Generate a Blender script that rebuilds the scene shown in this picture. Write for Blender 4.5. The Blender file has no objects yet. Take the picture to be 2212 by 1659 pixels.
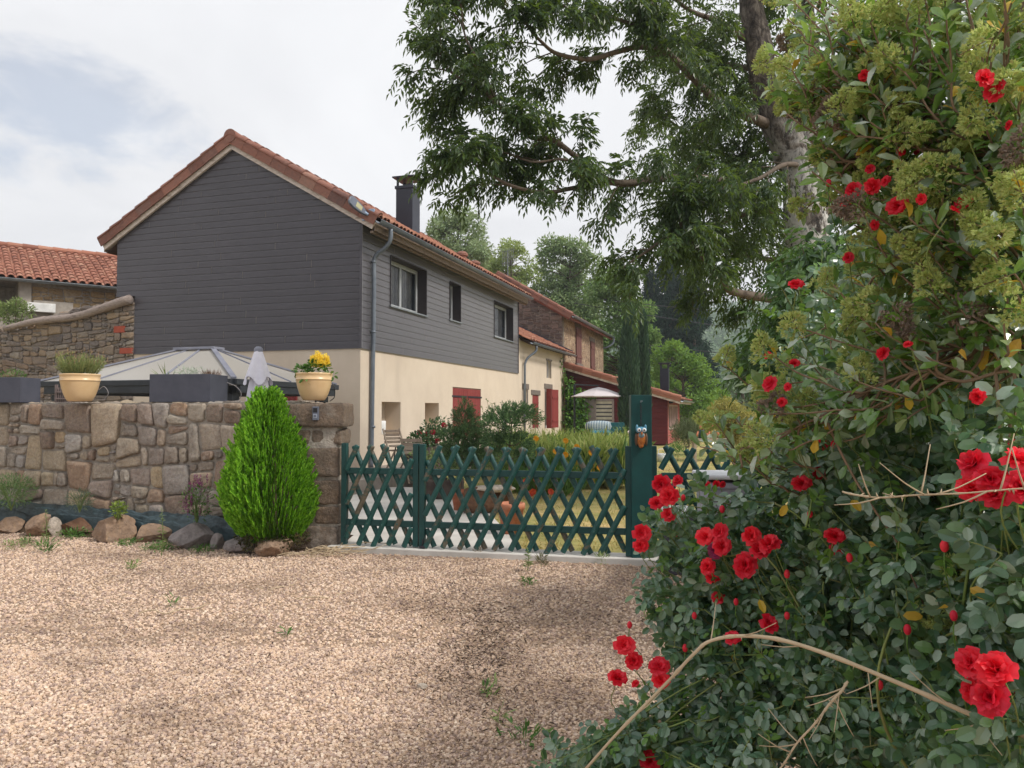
import bpy, math, random
import numpy as np
from mathutils import Vector, noise as mnoise

random.seed(7)
rng = np.random.default_rng(11)
scene = bpy.context.scene
COL = scene.collection
R = math.radians

# ------------------------------------------------------------------ camera
CZ = 1.58
F, U0, V0 = 1661.0, 1106.0, 829.5          # photograph measured on a 2212 px wide copy
PITCH = math.atan(58.5 / F)
cam_d = bpy.data.cameras.new("camera")
cam_o = bpy.data.objects.new("camera", cam_d)
COL.objects.link(cam_o)
cam_o.location = (0, 0, CZ)
cam_o.rotation_euler = (math.pi / 2 + PITCH, 0, 0)
cam_d.sensor_width = 36.0
cam_d.lens = 36.0 * F / 2212.0
cam_d.clip_start = 0.05
cam_d.clip_end = 3000.0
scene.camera = cam_o
CAM = np.array([0, 0, CZ])


def ray(U, V):
    x = (U - U0) / F
    y = (V0 - V) / F
    return np.array([x, math.cos(PITCH) - y * math.sin(PITCH), math.sin(PITCH) + y * math.cos(PITCH)])


def at(U, V, Y):
    d = ray(U, V)
    return CAM + d * (Y / d[1])


def atz(U, V, z):
    d = ray(U, V)
    return CAM + d * ((z - CZ) / d[2])


# frame of the farmhouse: e1 runs along the long wall, e2 to the left along the gable
C0 = np.array([-3.357, 17.0, 0.0])
_a = math.atan((1622 - 1106) / F)
E1 = np.array([math.sin(_a), math.cos(_a), 0.0])
E2 = np.array([-math.cos(_a), math.sin(_a), 0.0])
NR = -E2
UP = np.array([0, 0, 1.0])


def H(s, t, z):
    return C0 + E1 * s + E2 * t + UP * z


def onw(U, V, out=0.0):
    d = ray(U, V)
    l = ((C0 + NR * out - CAM) @ NR) / (d @ NR)
    P = CAM + d * l
    return float((P - C0) @ E1), float(P[2])


def ong(U, V, s=0.0):
    d = ray(U, V)
    l = ((C0 + E1 * s - CAM) @ E1) / (d @ E1)
    P = CAM + d * l
    return float((P - C0) @ E2), float(P[2])


def unit(v):
    v = np.asarray(v, float)
    n = np.linalg.norm(v)
    return v / n if n > 1e-12 else v


# ------------------------------------------------------------------ mesh builder
class MB:
    def __init__(self):
        self.v, self.n = [], 0
        self.f3, self.f4, self.fn = [], [], []

    def add(self, V, F_):
        V = np.asarray(V, float).reshape(-1, 3)
        if isinstance(F_, np.ndarray):
            (self.f3 if F_.shape[1] == 3 else self.f4).append(F_ + self.n)
        else:
            for f in F_:
                self.fn.append([i + self.n for i in f])
        self.v.append(V)
        self.n += len(V)
        return self

    def box(self, c, ax, ay, az, hx, hy, hz):
        c, ax, ay, az = map(lambda q: np.asarray(q, float), (c, ax, ay, az))
        V = [c + ax * hx * i + ay * hy * j + az * hz * k for k in (-1, 1) for j in (-1, 1) for i in (-1, 1)]
        return self.add(V, [(0, 2, 3, 1), (4, 5, 7, 6), (0, 1, 5, 4), (2, 6, 7, 3), (0, 4, 6, 2), (1, 3, 7, 5)])

    def abox(self, x0, x1, y0, y1, z0, z1):
        return self.box(((x0 + x1) / 2, (y0 + y1) / 2, (z0 + z1) / 2), (1, 0, 0), (0, 1, 0), (0, 0, 1),
                        (x1 - x0) / 2, (y1 - y0) / 2, (z1 - z0) / 2)

    def hbox(self, s0, s1, t0, t1, z0, z1):           # box in the house frame
        return self.box(H((s0 + s1) / 2, (t0 + t1) / 2, (z0 + z1) / 2), E1, E2, UP,
                        abs(s1 - s0) / 2, abs(t1 - t0) / 2, abs(z1 - z0) / 2)

    def bar(self, a, b, w, h, up=(0, 0, 1)):
        a, b = np.asarray(a, float), np.asarray(b, float)
        d = unit(b - a)
        s = np.cross(d, up)
        if np.linalg.norm(s) < 1e-6:
            s = np.cross(d, (1, 0, 0))
        s = unit(s)
        u = np.cross(s, d)
        return self.box((a + b) / 2, d, s, u, np.linalg.norm(b - a) / 2, w / 2, h / 2)

    def prism(self, poly, o, ax, ay, n, depth):
        o, ax, ay, n = map(lambda q: np.asarray(q, float), (o, ax, ay, n))
        k = len(poly)
        A = [o + ax * p[0] + ay * p[1] for p in poly]
        V = A + [q + n * depth for q in A]
        fs = [tuple(range(k))[::-1], tuple(range(k, 2 * k))]
        fs += [(i, (i + 1) % k, k + (i + 1) % k, k + i) for i in range(k)]
        return self.add(V, fs)

    def tube(self, pts, rad, n=8, cap=True):
        P = np.asarray(pts, float)
        m = len(P)
        rad = np.broadcast_to(np.asarray(rad, float), (m,))
        T = np.gradient(P, axis=0)
        V = []
        ref = np.array([0.13, 0.31, 0.94])
        u = np.cross(T[0], ref)
        if np.linalg.norm(u) < 1e-9:
            u = np.cross(T[0], (1, 0, 0))
        u = unit(u)
        ang = np.arange(n) * 2 * math.pi / n
        for i in range(m):
            t = unit(T[i])
            u = unit(u - t * (u @ t))
            w = np.cross(t, u)
            V.append(P[i] + rad[i] * (np.outer(np.cos(ang), u) + np.outer(np.sin(ang), w)))
        i, j = np.meshgrid(np.arange(m - 1), np.arange(n), indexing="ij")
        a = i * n + j
        b = i * n + (j + 1) % n
        Fq = np.stack([a, b, b + n, a + n], -1).reshape(-1, 4)
        base = self.n
        self.add(np.concatenate(V), Fq)
        if cap:
            self.fn.append([base + k for k in range(n)][::-1])
            self.fn.append([base + (m - 1) * n + k for k in range(n)])
        return self

    def lathe(self, c, prof, n=28, sx=1.0, sy=1.0):
        c = np.asarray(c, float)
        m = len(prof)
        ang = np.arange(n) * 2 * math.pi / n
        V = np.concatenate([np.stack([c[0] + r * np.cos(ang) * sx, c[1] + r * np.sin(ang) * sy,
                                      np.full(n, c[2] + z)], -1) for r, z in prof])
        i, j = np.meshgrid(np.arange(m - 1), np.arange(n), indexing="ij")
        a = i * n + j
        b = i * n + (j + 1) % n
        return self.add(V, np.stack([a, b, b + n, a + n], -1).reshape(-1, 4))

    def grid(self, fn, nu, nv):
        V = np.array([fn(i / nu, j / nv) for j in range(nv + 1) for i in range(nu + 1)])
        i, j = np.meshgrid(np.arange(nu), np.arange(nv))
        a = j * (nu + 1) + i
        return self.add(V, np.stack([a, a + 1, a + nu + 2, a + nu + 1], -1).reshape(-1, 4))

    def verts(self):
        return np.concatenate(self.v) if self.v else np.zeros((0, 3))

    def mesh(self, name, off=(0, 0, 0), smooth=False):
        V = (self.verts() - np.asarray(off)).astype(np.float32)
        loops, tot = [], []
        for arr, k in ((self.f3, 3), (self.f4, 4)):
            for f in arr:
                loops.append(f.ravel())
                tot.append(np.full(len(f), k))
        if self.fn:
            loops.append(np.array([i for f in self.fn for i in f]))
            tot.append(np.array([len(f) for f in self.fn]))
        L = np.concatenate(loops).astype(np.int32)
        T = np.concatenate(tot).astype(np.int32)
        me = bpy.data.meshes.new(name)
        me.vertices.add(len(V))
        me.vertices.foreach_set("co", V.ravel())
        me.loops.add(len(L))
        me.loops.foreach_set("vertex_index", L)
        me.polygons.add(len(T))
        S = np.concatenate([[0], np.cumsum(T)[:-1]]).astype(np.int32)
        me.polygons.foreach_set("loop_start", S)
        me.polygons.foreach_set("loop_total", T)
        me.polygons.foreach_set("use_smooth", np.full(len(T), smooth))
        me.update(calc_edges=True)
        me.validate()
        return me


def thing(name, label, cat, loc, group=None):
    o = bpy.data.objects.new(name, None)
    o.empty_display_size = 0.2
    COL.objects.link(o)
    o.location = tuple(float(x) for x in loc)
    o["label"] = label
    o["category"] = cat
    if group:
        o["group"] = group
    return o


def root_loc(o):
    L = np.zeros(3)
    while o is not None:
        L = L + np.array(o.location)
        o = o.parent
    return L


def part(name, mb, mat, parent, smooth=False, bevel=0.0, label=None, kind=None, seg=2):
    me = mb.mesh(name, root_loc(parent), smooth)
    o = bpy.data.objects.new(name, me)
    me.materials.append(mat)
    COL.objects.link(o)
    o.parent = parent
    if bevel:
        b = o.modifiers.new("bevel", "BEVEL")
        b.width = bevel
        b.segments = seg
        b.limit_method = "ANGLE"
    if label:
        o["label"] = label
    if kind:
        o["kind"] = kind
    return o


def single(name, mb, mat, label=None, cat=None, group=None, kind=None, smooth=False, bevel=0.0, loc=None):
    V = mb.verts()
    if loc is None:
        loc = np.array([(V[:, 0].min() + V[:, 0].max()) / 2, (V[:, 1].min() + V[:, 1].max()) / 2, V[:, 2].min()])
    me = mb.mesh(name, loc, smooth)
    o = bpy.data.objects.new(name, me)
    me.materials.append(mat)
    COL.objects.link(o)
    o.location = tuple(float(x) for x in loc)
    for k, val in (("label", label), ("category", cat), ("group", group), ("kind", kind)):
        if val:
            o[k] = val
    if bevel:
        b = o.modifiers.new("bevel", "BEVEL")
        b.width = bevel
        b.segments = 2
        b.limit_method = "ANGLE"
    return o


# ------------------------------------------------------------------ materials
def srgb(r, g, b):
    f = lambda c: c / 12.92 if c <= 0.04045 else ((c + 0.055) / 1.055) ** 2.4
    return tuple(f(c / 255.0) for c in (r, g, b)) + (1.0,)


def rgba(c):
    return tuple(c) if len(c) == 4 else tuple(c) + (1.0,)


class N:
    def __init__(self, name):
        self.m = bpy.data.materials.new(name)
        self.m.use_nodes = True
        self.t = self.m.node_tree
        self.t.nodes.clear()
        self.out = self.add("ShaderNodeOutputMaterial")
        self.b = self.add("ShaderNodeBsdfPrincipled")
        self.link(self.b, 0, self.out, 0)

    def add(self, typ, **kw):
        n = self.t.nodes.new(typ)
        for k, v in kw.items():
            setattr(n, k, v)
        return n

    def link(self, a, i, b, j):
        self.t.links.new(a.outputs[i], b.inputs[j])

    def coord(self, kind="Object", scale=None):
        c = self.add("ShaderNodeTexCoord")
        mp = self.add("ShaderNodeMapping")
        self.link(c, kind, mp, 0)
        if scale is not None:
            mp.inputs["Scale"].default_value = scale
        return mp

    def noise(self, scale, detail=4, rough=0.6, vec=None, dist=0.0):
        n = self.add("ShaderNodeTexNoise")
        n.inputs["Scale"].default_value = scale
        n.inputs["Detail"].default_value = detail
        n.inputs["Roughness"].default_value = rough
        n.inputs["Distortion"].default_value = dist
        self.link(vec or self.coord(), 0, n, "Vector")
        return n

    def ramp(self, src, stops, out=0):
        r = self.add("ShaderNodeValToRGB")
        e = r.color_ramp.elements
        while len(e) < len(stops):
            e.new(0.5)
        for k, (p, c) in enumerate(stops):
            e[k].position = p
            e[k].color = rgba(c) if not isinstance(c, (int, float)) else (c, c, c, 1)
        self.link(src, out, r, 0)
        return r

    def mix(self, fac, a, b, mode="MIX", fac_out=0):
        m = self.add("ShaderNodeMix", data_type="RGBA", blend_type=mode)
        if isinstance(fac, (int, float)):
            m.inputs[0].default_value = fac
        else:
            self.link(fac, fac_out, m, 0)
        for k, s in ((6, a), (7, b)):
            if isinstance(s, tuple):
                m.inputs[k].default_value = rgba(s)
            else:
                self.t.links.new(s if hasattr(s, "is_output") else s.outputs[2 if s.bl_idname == "ShaderNodeMix" else 0], m.inputs[k])
        return m

    def col(self, m):
        self.t.links.new(m.outputs[2 if m.bl_idname == "ShaderNodeMix" else 0], self.b.inputs["Base Color"])
        return self

    def bump(self, src, strength=0.5, dist=0.01, out=0, prev=None):
        b = self.add("ShaderNodeBump")
        b.inputs["Strength"].default_value = strength
        b.inputs["Distance"].default_value = dist
        self.link(src, out, b, "Height")
        if prev:
            self.link(prev, 0, b, "Normal")
        self.link(b, 0, self.b, "Normal")
        return b

    def rough(self, v):
        self.b.inputs["Roughness"].default_value = v
        return self


def M(name, colors, rough=0.7, nscale=6.0, island=0.5, bump=0.3, bscale=40.0, bdist=0.01, spec=0.4, metal=0.0,
      stretch=None, contrast=(0.35, 0.65)):
    """island picks a tone per piece, a noise mottles it, a finer noise gives relief"""
    k = N(name)
    k.rough(rough)
    k.b.inputs["Specular IOR Level"].default_value = spec
    k.b.inputs["Metallic"].default_value = metal
    vec = k.coord("Object", stretch)
    nz = k.noise(nscale, 5, 0.65, vec)
    if len(colors) == 1:
        c = colors[0]
        colors = [tuple(x * 0.82 for x in c[:3]), tuple(min(1, x * 1.14) for x in c[:3])]
    stops = [(contrast[0] + (contrast[1] - contrast[0]) * i / (len(colors) - 1), c) for i, c in enumerate(colors)]
    r1 = k.ramp(nz, stops)
    if island > 0:
        g = k.add("ShaderNodeNewGeometry")
        st2 = [(i / (len(colors) - 1), c) for i, c in enumerate(colors)]
        r2 = k.ramp(g, st2, "Random Per Island")
        mx = k.mix(island, r1, r2)
        k.col(mx)
    else:
        k.col(r1)
    if bump:
        b = k.noise(bscale, 4, 0.6, vec)
        k.bump(b, bump, bdist)
    return k.m


def leaf_mat(name, colors, rough=0.4, trans=0.3, tcol=None, spec=0.5, coat=0.0):
    """per-leaf tone, a gloss that catches the sky and some light through the blade"""
    k = N(name)
    k.rough(rough)
    k.b.inputs["Specular IOR Level"].default_value = spec
    g = k.add("ShaderNodeNewGeometry")
    r = k.ramp(g, [(i / max(1, len(colors) - 1), c) for i, c in enumerate(colors)], "Random Per Island")
    k.col(r)
    tr = k.add("ShaderNodeBsdfTranslucent")
    if tcol:
        m2 = k.mix(0.55, r, tuple(tcol))
        k.t.links.new(m2.outputs[2], tr.inputs[0])
    else:
        k.link(r, 0, tr, 0)
    ms = k.add("ShaderNodeMixShader")
    ms.inputs[0].default_value = trans
    k.link(k.b, 0, ms, 1)
    k.link(tr, 0, ms, 2)
    k.link(ms, 0, k.out, 0)
    return k.m


# ------------------------------------------------------------------ foliage
def vnorm(A):
    return A / np.maximum(np.linalg.norm(A, axis=-1, keepdims=True), 1e-9)


def rdirs(n):
    return vnorm(rng.normal(size=(n, 3)))


def leaves(mb, P, D, Nn, L, W, kind="kite", droop=0.15, fold=0.25):
    """P base points, D leaf axes, Nn rough normals (all Nx3); L, W arrays or numbers"""
    P, D, Nn = np.asarray(P), vnorm(np.asarray(D)), np.asarray(Nn)
    n = len(P)
    L = np.broadcast_to(np.asarray(L, float), (n,))[:, None]
    W = np.broadcast_to(np.asarray(W, float), (n,))[:, None]
    S = vnorm(np.cross(D, Nn))
    Nn = np.cross(S, D)
    dz = -Nn * L * droop
    if kind == "kite":
        V = np.stack([P, P + D * L * .45 + S * W / 2 + Nn * W * fold * .5, P + D * L + dz,
                      P + D * L * .45 - S * W / 2 + Nn * W * fold * .5], 1)
        Fq = np.arange(n)[:, None] * 4
        mb.add(V.reshape(-1, 3), np.concatenate([Fq + np.array([[0, 1, 2]]), Fq + np.array([[0, 2, 3]])]))
    else:
        a, b = (0.22, 0.62) if kind == "oval" else (0.25, 0.68)
        wa, wb = (0.82, 0.95) if kind == "oval" else (0.55, 1.0)      # obovate widens towards the tip
        c1 = P + D * L * a
        c2 = P + D * L * b + dz * .35
        tip = P + D * L + dz
        f = Nn * W * fold * .5
        tl = P + D * L * .88 + dz * .75 + S * W * .27 + f * .5
        tr_ = P + D * L * .88 + dz * .75 - S * W * .27 + f * .5
        V = np.stack([P, c1, c2, tip, c1 + S * W / 2 * wa + f, c2 + S * W / 2 * wb + f, c1 - S * W / 2 * wa + f,
                      c2 - S * W / 2 * wb + f, tl, tr_], 1)
        o = np.arange(n)[:, None] * 10
        mb.add(V.reshape(-1, 3), np.concatenate([o + np.array([q]) for q in ([0, 4, 1], [0, 1, 6])]))
        base = mb.n - n * 10
        mb.f4.append(np.concatenate([o + np.array([q]) for q in ([1, 4, 5, 2], [1, 2, 7, 6], [2, 5, 8, 3], [2, 3, 9, 7])]) + base)
    return mb


def pinnate(mb, P, D, Nn, rach, pairs, ll, lw, droop=0.5, kind="kite", spread=0.9, terminal=True, stems=None, fold=0.25):
    """compound leaves: leaflets in pairs along a drooping rachis"""
    P, D, Nn = np.asarray(P), vnorm(np.asarray(D)), np.asarray(Nn)
    n = len(P)
    S = vnorm(np.cross(D, Nn))
    up = np.cross(S, D)
    rach = np.broadcast_to(np.asarray(rach, float), (n,))[:, None]
    g = np.array([0, 0, -1.0])
    aP, aD, aN = [], [], []
    for k in range(pairs):
        t = (k + 1.2) / (pairs + .9)
        pos = P + D * rach * t + g * rach * droop * t * t * .6
        for sg in (-1, 1):
            dd = D * .55 + S * sg * spread + g * droop * .8 + rng.normal(size=(n, 3)) * .16
            aP.append(pos); aD.append(dd); aN.append(up + rng.normal(size=(n, 3)) * .3)
    if terminal:
        aP.append(P + D * rach + g * rach * droop * .6)
        aD.append(D + g * droop * 1.1 + rng.normal(size=(n, 3)) * .1)
        aN.append(up + rng.normal(size=(n, 3)) * .2)
    aP, aD, aN = np.concatenate(aP), np.concatenate(aD), np.concatenate(aN)
    m = len(aP)
    sc = rng.uniform(.75, 1.2, m)
    leaves(mb, aP, aD, aN, ll * sc, lw * sc, kind, fold=fold)
    if stems is not None:
        q = P + D * rach + g * rach * droop * .6
        mid = P + D * rach * .5 + g * rach * droop * .15
        w = S * .0012
        V = np.stack([P - w, P + w, mid - w, mid + w, q], 1)
        o = np.arange(n)[:, None] * 5
        stems.add(V.reshape(-1, 3), o + np.array([[0, 1, 3, 2]]))
        stems.f3.append(o + np.array([[2, 3, 4]]) + stems.n - n * 5)
    return mb


def spline(pts, n):
    P = np.asarray(pts, float)
    if len(P) < 3:
        t = np.linspace(0, 1, n)[:, None]
        return P[0] * (1 - t) + P[-1] * t
    Q = np.concatenate([[2 * P[0] - P[1]], P, [2 * P[-1] - P[-2]]])
    out = []
    m = len(P) - 1
    for u in np.linspace(0, m - 1e-6, n):
        i = int(u)
        f = u - i
        a, b, c, d = Q[i:i + 4]
        out.append(.5 * (2 * b + (c - a) * f + (2 * a - 5 * b + 4 * c - d) * f * f + (3 * b - a - 3 * c + d) * f ** 3))
    return np.array(out)


def wobble(P, amp):
    P = np.array(P)
    n = len(P)
    ph = rng.uniform(0, 6.28, (3, 3))
    t = np.linspace(0, 1, n)
    w = np.sin(t * math.pi) ** .5
    for k in range(3):
        for f in range(3):
            P[:, k] += amp * w * np.sin(t * (4 + 5 * f) + ph[k, f]) / (1 + f)
    return P


_ICO = {}


def ico(sub):
    if sub not in _ICO:
        import bmesh
        bm = bmesh.new()
        bmesh.ops.create_icosphere(bm, subdivisions=sub, radius=1)
        bm.verts.ensure_lookup_table()
        _ICO[sub] = (np.array([v.co[:] for v in bm.verts]), np.array([[v.index for v in f.verts] for f in bm.faces]))
        bm.free()
    return _ICO[sub]


def fbm(P, scale, seed=0.0):
    return np.array([mnoise.fractal(Vector((p[0] * scale + seed, p[1] * scale - seed, p[2] * scale + 2 * seed)), 1.0, 2.0, 4) for p in P])


def rock(mb, c, sx, sy, sz, rot=0.0, seed=0, cuts=11, sub=4):
    r = np.random.default_rng(seed)
    V, Fc = ico(sub)
    V = V.copy()
    for _ in range(cuts):
        n = unit(r.normal(size=3))
        d = r.uniform(.55, .88)
        h = V @ n - d
        V -= np.where(h > 0, h, 0)[:, None] * n * .96
    V += V * (fbm(V, 1.6, seed * 1.3) * .07 + fbm(V, 5.0, seed) * .03)[:, None]
    lo, hi = V.min(0), V.max(0)
    V = (V - (lo + hi) / 2) / ((hi - lo) / 2)
    V *= np.array([sx, sy, sz])
    ca, sa = math.cos(rot), math.sin(rot)
    V = V @ np.array([[ca, sa, 0], [-sa, ca, 0], [0, 0, 1]])
    mb.add(V + np.asarray(c), Fc)
    return mb


# ------------------------------------------------------------------ rubble masonry
def clip(poly, a, b, c):
    """keep a*x + b*y <= c"""
    out = []
    for i in range(len(poly)):
        p, q = poly[i], poly[(i + 1) % len(poly)]
        dp, dq = a * p[0] + b * p[1] - c, a * q[0] + b * q[1] - c
        if dp <= 0:
            out.append(p)
        if (dp < 0 < dq) or (dq < 0 < dp):
            f = dp / (dp - dq)
            out.append((p[0] + (q[0] - p[0]) * f, p[1] + (q[1] - p[1]) * f))
    return out


def inset(poly, d):
    out = list(poly)
    k = len(poly)
    for i in range(k):
        p, q = poly[i], poly[(i + 1) % k]
        ex, ey = q[0] - p[0], q[1] - p[1]
        l = math.hypot(ex, ey)
        if l < 1e-6:
            continue
        nx, ny = ey / l, -ex / l
        out = clip(out, nx, ny, nx * p[0] + ny * p[1] - d)
        if len(out) < 3:
            return []
    return out


def cells(W, Hh, cw, ch, seed, jit=.42, bound=None, sizes=None):
    """uneven voronoi cells (anisotropic) filling W x Hh, running clockwise-free; returns CCW polygons"""
    r = np.random.default_rng(seed)
    pts = []
    nz = max(1, int(round(Hh / ch)))
    for j in range(-1, nz + 1):
        nx = max(1, int(round(W / (cw * r.uniform(.8, 1.25)))))
        off = r.uniform(0, 1)
        for i in range(-1, nx + 2):
            x = (i + off + r.uniform(-jit, jit) - .5) * W / nx
            y = (j + .5 + r.uniform(-jit, jit)) * Hh / nz
            pts.append((x, y))
            if r.random() < .16:                       # a little filler stone beside a big one
                pts.append((x + r.uniform(.35, .6) * cw, y + r.uniform(-.5, .5) * ch))
    A = np.array(pts) / np.array([cw, ch])
    B = bound or [(0, 0), (W, 0), (W, Hh), (0, Hh)]
    out = []
    for i in range(len(A)):
        if not (-.6 * cw < pts[i][0] < W + .6 * cw and -.6 * ch < pts[i][1] < Hh + .6 * ch):
            continue
        poly = list(B)
        d2 = ((A - A[i]) ** 2).sum(1)
        for j in np.argsort(d2)[1:22]:
            nx, ny = (A[j] - A[i])
            mx, my = (A[j] + A[i]) / 2
            a, b = nx / cw, ny / ch
            poly = clip(poly, a, b, nx * mx + ny * my)
            if len(poly) < 3:
                break
        if len(poly) >= 3:
            out.append(poly)
    return out


def split_cells(W, Hh, w_t, h_t, seed, bound=None, small=.16):
    """uneven blocky stones: the face is cut again and again by slightly slanted joints"""
    r = np.random.default_rng(seed)
    out, todo = [], [(bound or [(0, 0), (W, 0), (W, Hh), (0, Hh)], 0)]
    while todo:
        p, dep = todo.pop()
        xs, ys = [q[0] for q in p], [q[1] for q in p]
        w_, h_ = max(xs) - min(xs), max(ys) - min(ys)
        lim = r.uniform(.62, 1.5) if r.random() > small else r.uniform(.25, .5)
        if w_ < w_t * lim * 1.25 and h_ < h_t * lim * 1.25 or abs(area(p)) < w_t * h_t * .09:
            out.append(p)
            continue
        vert = w_ / w_t > h_ / h_t * r.uniform(.8, 1.25)
        a_ = r.normal() * .10 + (0 if vert else math.pi / 2)
        f = r.uniform(.3, .7)
        cx, cy = min(xs) + w_ * (f if vert else r.uniform(.4, .6)), min(ys) + h_ * (r.uniform(.4, .6) if vert else f)
        a, b = math.cos(a_), math.sin(a_)
        c = a * cx + b * cy
        for q in (clip(p, a, b, c), clip(p, -a, -b, -c)):
            if len(q) >= 3:
                todo.append((q, dep + 1))
    return out


def area(poly):
    return .5 * sum(poly[i][0] * poly[(i + 1) % len(poly)][1] - poly[(i + 1) % len(poly)][0] * poly[i][1] for i in range(len(poly)))


def stones(mb, polys, o, ax, ay, n, gap=.012, proud=.03, seed=0, rnd=.25, dom=.35):
    """each cell becomes a worn stone face standing proud of the mortar"""
    r = np.random.default_rng(seed + 99)
    o, ax, ay, n = map(lambda q: np.asarray(q, float), (o, ax, ay, n))
    for poly in polys:
        if area(poly) < 0:
            poly = poly[::-1]
        p = inset(poly, gap * r.uniform(.6, 1.7))
        if len(p) < 3 or abs(area(p)) < .0006:
            continue
        q = []                                          # one round of corner cutting keeps them blocky
        for i in range(len(p)):
            a, b = p[i], p[(i + 1) % len(p)]
            l = math.hypot(b[0] - a[0], b[1] - a[1])
            f = min(.24, rnd * .12 / max(l, .02))
            q.append((a[0] + (b[0] - a[0]) * f, a[1] + (b[1] - a[1]) * f))
            if l > .12:
                q.append((a[0] + (b[0] - a[0]) * .5 + r.normal() * .006, a[1] + (b[1] - a[1]) * .5 + r.normal() * .006))
            q.append((b[0] + (a[0] - b[0]) * f, b[1] + (a[1] - b[1]) * f))
        q = np.array(q)
        c = q.mean(0)
        size = math.sqrt(abs(area(p)))
        h = proud * r.uniform(.5, 1.35)
        tilt = r.normal(size=2) * .06
        rings = [(1.03, -.02, 0), (1.0, .6 * h, .004), (1 - min(.2, .009 / size), .95 * h, .006), (.72, h * 1.02, .012), (.38, h * (1.04), .013)]
        V = []
        k = len(q)
        for sc, hh, nz in rings:
            w = c + (q - c) * sc
            w = w + r.normal(size=w.shape) * nz * .35 * (sc < .99)
            dep = hh + ((w - c) @ tilt) * (hh > 0) + r.normal(size=k) * nz * .5
            V.append(o + np.outer(w[:, 0], ax) + np.outer(w[:, 1], ay) + np.outer(dep, n))
        V.append((o + c[0] * ax + c[1] * ay + n * h * (1 + dom * .3))[None])
        i, j = np.meshgrid(np.arange(len(rings) - 1), np.arange(k), indexing="ij")
        a_ = i * k + j
        b_ = i * k + (j + 1) % k
        Fq = np.stack([a_, b_, b_ + k, a_ + k], -1).reshape(-1, 4)
        e = (len(rings) - 1) * k
        Ft = np.array([[e + j, e + (j + 1) % k, len(rings) * k] for j in range(k)])
        base = mb.n
        mb.add(np.concatenate(V), Fq)
        mb.f3.append(Ft + base)
    return mb


# ------------------------------------------------------------------ roof tiles
def tiles(mb, o, a, d, n, La, Ld, p=.21, row=.34, rad=.082, jit=.006):
    """curved clay tiles: o eave corner, a along the eave, d up the slope, n outward"""
    o, a, d, n = map(lambda q: np.asarray(q, float), (o, a, d, n))
    nc, nr = int(round(La / p)), int(math.ceil(Ld / row))
    p = La / nc
    ang = np.linspace(0, math.pi, 6)
    for j in range(nr):
        v0 = j * row - .03
        v1 = min((j + 1) * row + .04, Ld)
        off = rng.normal(size=(nc, 3)) * jit
        i = np.arange(nc)
        for kind in (1, 0):
            if kind:                                    # cover tile
                xs = -np.cos(ang)
                zs = np.sin(ang)
                cx = (i + .5) * p + off[:, 0]
                prof = [(rad, .035, v0 + off[:, 1] * 2), (rad * .86, .006, np.full(nc, v1))]
            else:                                       # channel tile
                xs = np.linspace(-1, 1, 3)
                zs = np.array([.45, .12, .45])
                cx = i * p + off[:, 2] * .5
                prof = [(rad * .75, .01, np.full(nc, v0)), (rad * .8, -.006, np.full(nc, v1))]
            rows = []
            for rr, lift, v in prof:
                X = cx[:, None] + xs[None] * rr
                Z = zs[None] * rr * .8 + lift
                rows.append(o + X[..., None] * a + v[:, None, None] * d + Z[..., None] * n)
            lip = rows[0] - n * .016                    # thickness seen at the lower end
            if kind:
                rows = [lip] + rows
            k = len(xs)
            m = len(rows)
            V = np.stack(rows, 1).reshape(-1, 3)
            ii, jj = np.meshgrid(np.arange(m - 1), np.arange(k - 1), indexing="ij")
            q = ii * k + jj
            Fq = np.stack([q, q + 1, q + k + 1, q + k], -1).reshape(-1, 4)
            Fq = (Fq[None] + (np.arange(nc) * m * k)[:, None, None]).reshape(-1, 4)
            mb.add(V, Fq)
    return mb


def gutter(mb, a, b, out, r=.065, n=7):
    a, b, out = np.asarray(a, float), np.asarray(b, float), unit(out)
    ang = np.linspace(math.pi, 2 * math.pi, n)
    V = []
    for P in (a, b):
        for rr in (r, r * .9):
            V += [P + out * (r + rr * math.cos(t)) + UP * rr * math.sin(t) for t in ang]
    f = []
    for i in range(n - 1):
        f += [(i, i + 1, 2 * n + i + 1, 2 * n + i), (n + i + 1, n + i, 3 * n + i, 3 * n + i + 1)]
        f += [(i + 1, i, n + i, n + i + 1), (2 * n + i, 2 * n + i + 1, 3 * n + i + 1, 3 * n + i)]
    mb.add(V, f)
    e = unit(b - a)
    mb.tube([a + out * 2 * r - e * .0, b + out * 2 * r], .011, 6)
    return mb


def holes_wall(mb, Pf, a0, a1, z0, z1, holes, depth, nrm):
    """wall face a0..a1 x z0..z1 with real recesses; Pf(a,z) -> world point, nrm outward"""
    nrm = np.asarray(nrm, float)
    A = sorted({a0, a1} | {h[0] for h in holes} | {h[1] for h in holes})
    Z = sorted({z0, z1} | {h[2] for h in holes} | {h[3] for h in holes})
    for i in range(len(A) - 1):
        for j in range(len(Z) - 1):
            ca, cz = (A[i] + A[i + 1]) / 2, (Z[j] + Z[j + 1]) / 2
            if any(h[0] < ca < h[1] and h[2] < cz < h[3] for h in holes):
                continue
            mb.add([Pf(A[i], Z[j]), Pf(A[i + 1], Z[j]), Pf(A[i + 1], Z[j + 1]), Pf(A[i], Z[j + 1])], [(0, 1, 2, 3)])
    for h in holes:
        q = [(h[0], h[2]), (h[1], h[2]), (h[1], h[3]), (h[0], h[3])]
        for k in range(4):
            u, w = q[k], q[(k + 1) % 4]
            dd = h[4] if len(h) > 4 else depth
            mb.add([Pf(*u), Pf(*w), Pf(*w) - nrm * dd, Pf(*u) - nrm * dd], [(0, 1, 2, 3)])
        if len(h) > 5 and h[5]:
            dd = h[4]
            mb.add([Pf(*u) - nrm * dd for u in q], [(0, 1, 2, 3)])
    return mb


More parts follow.
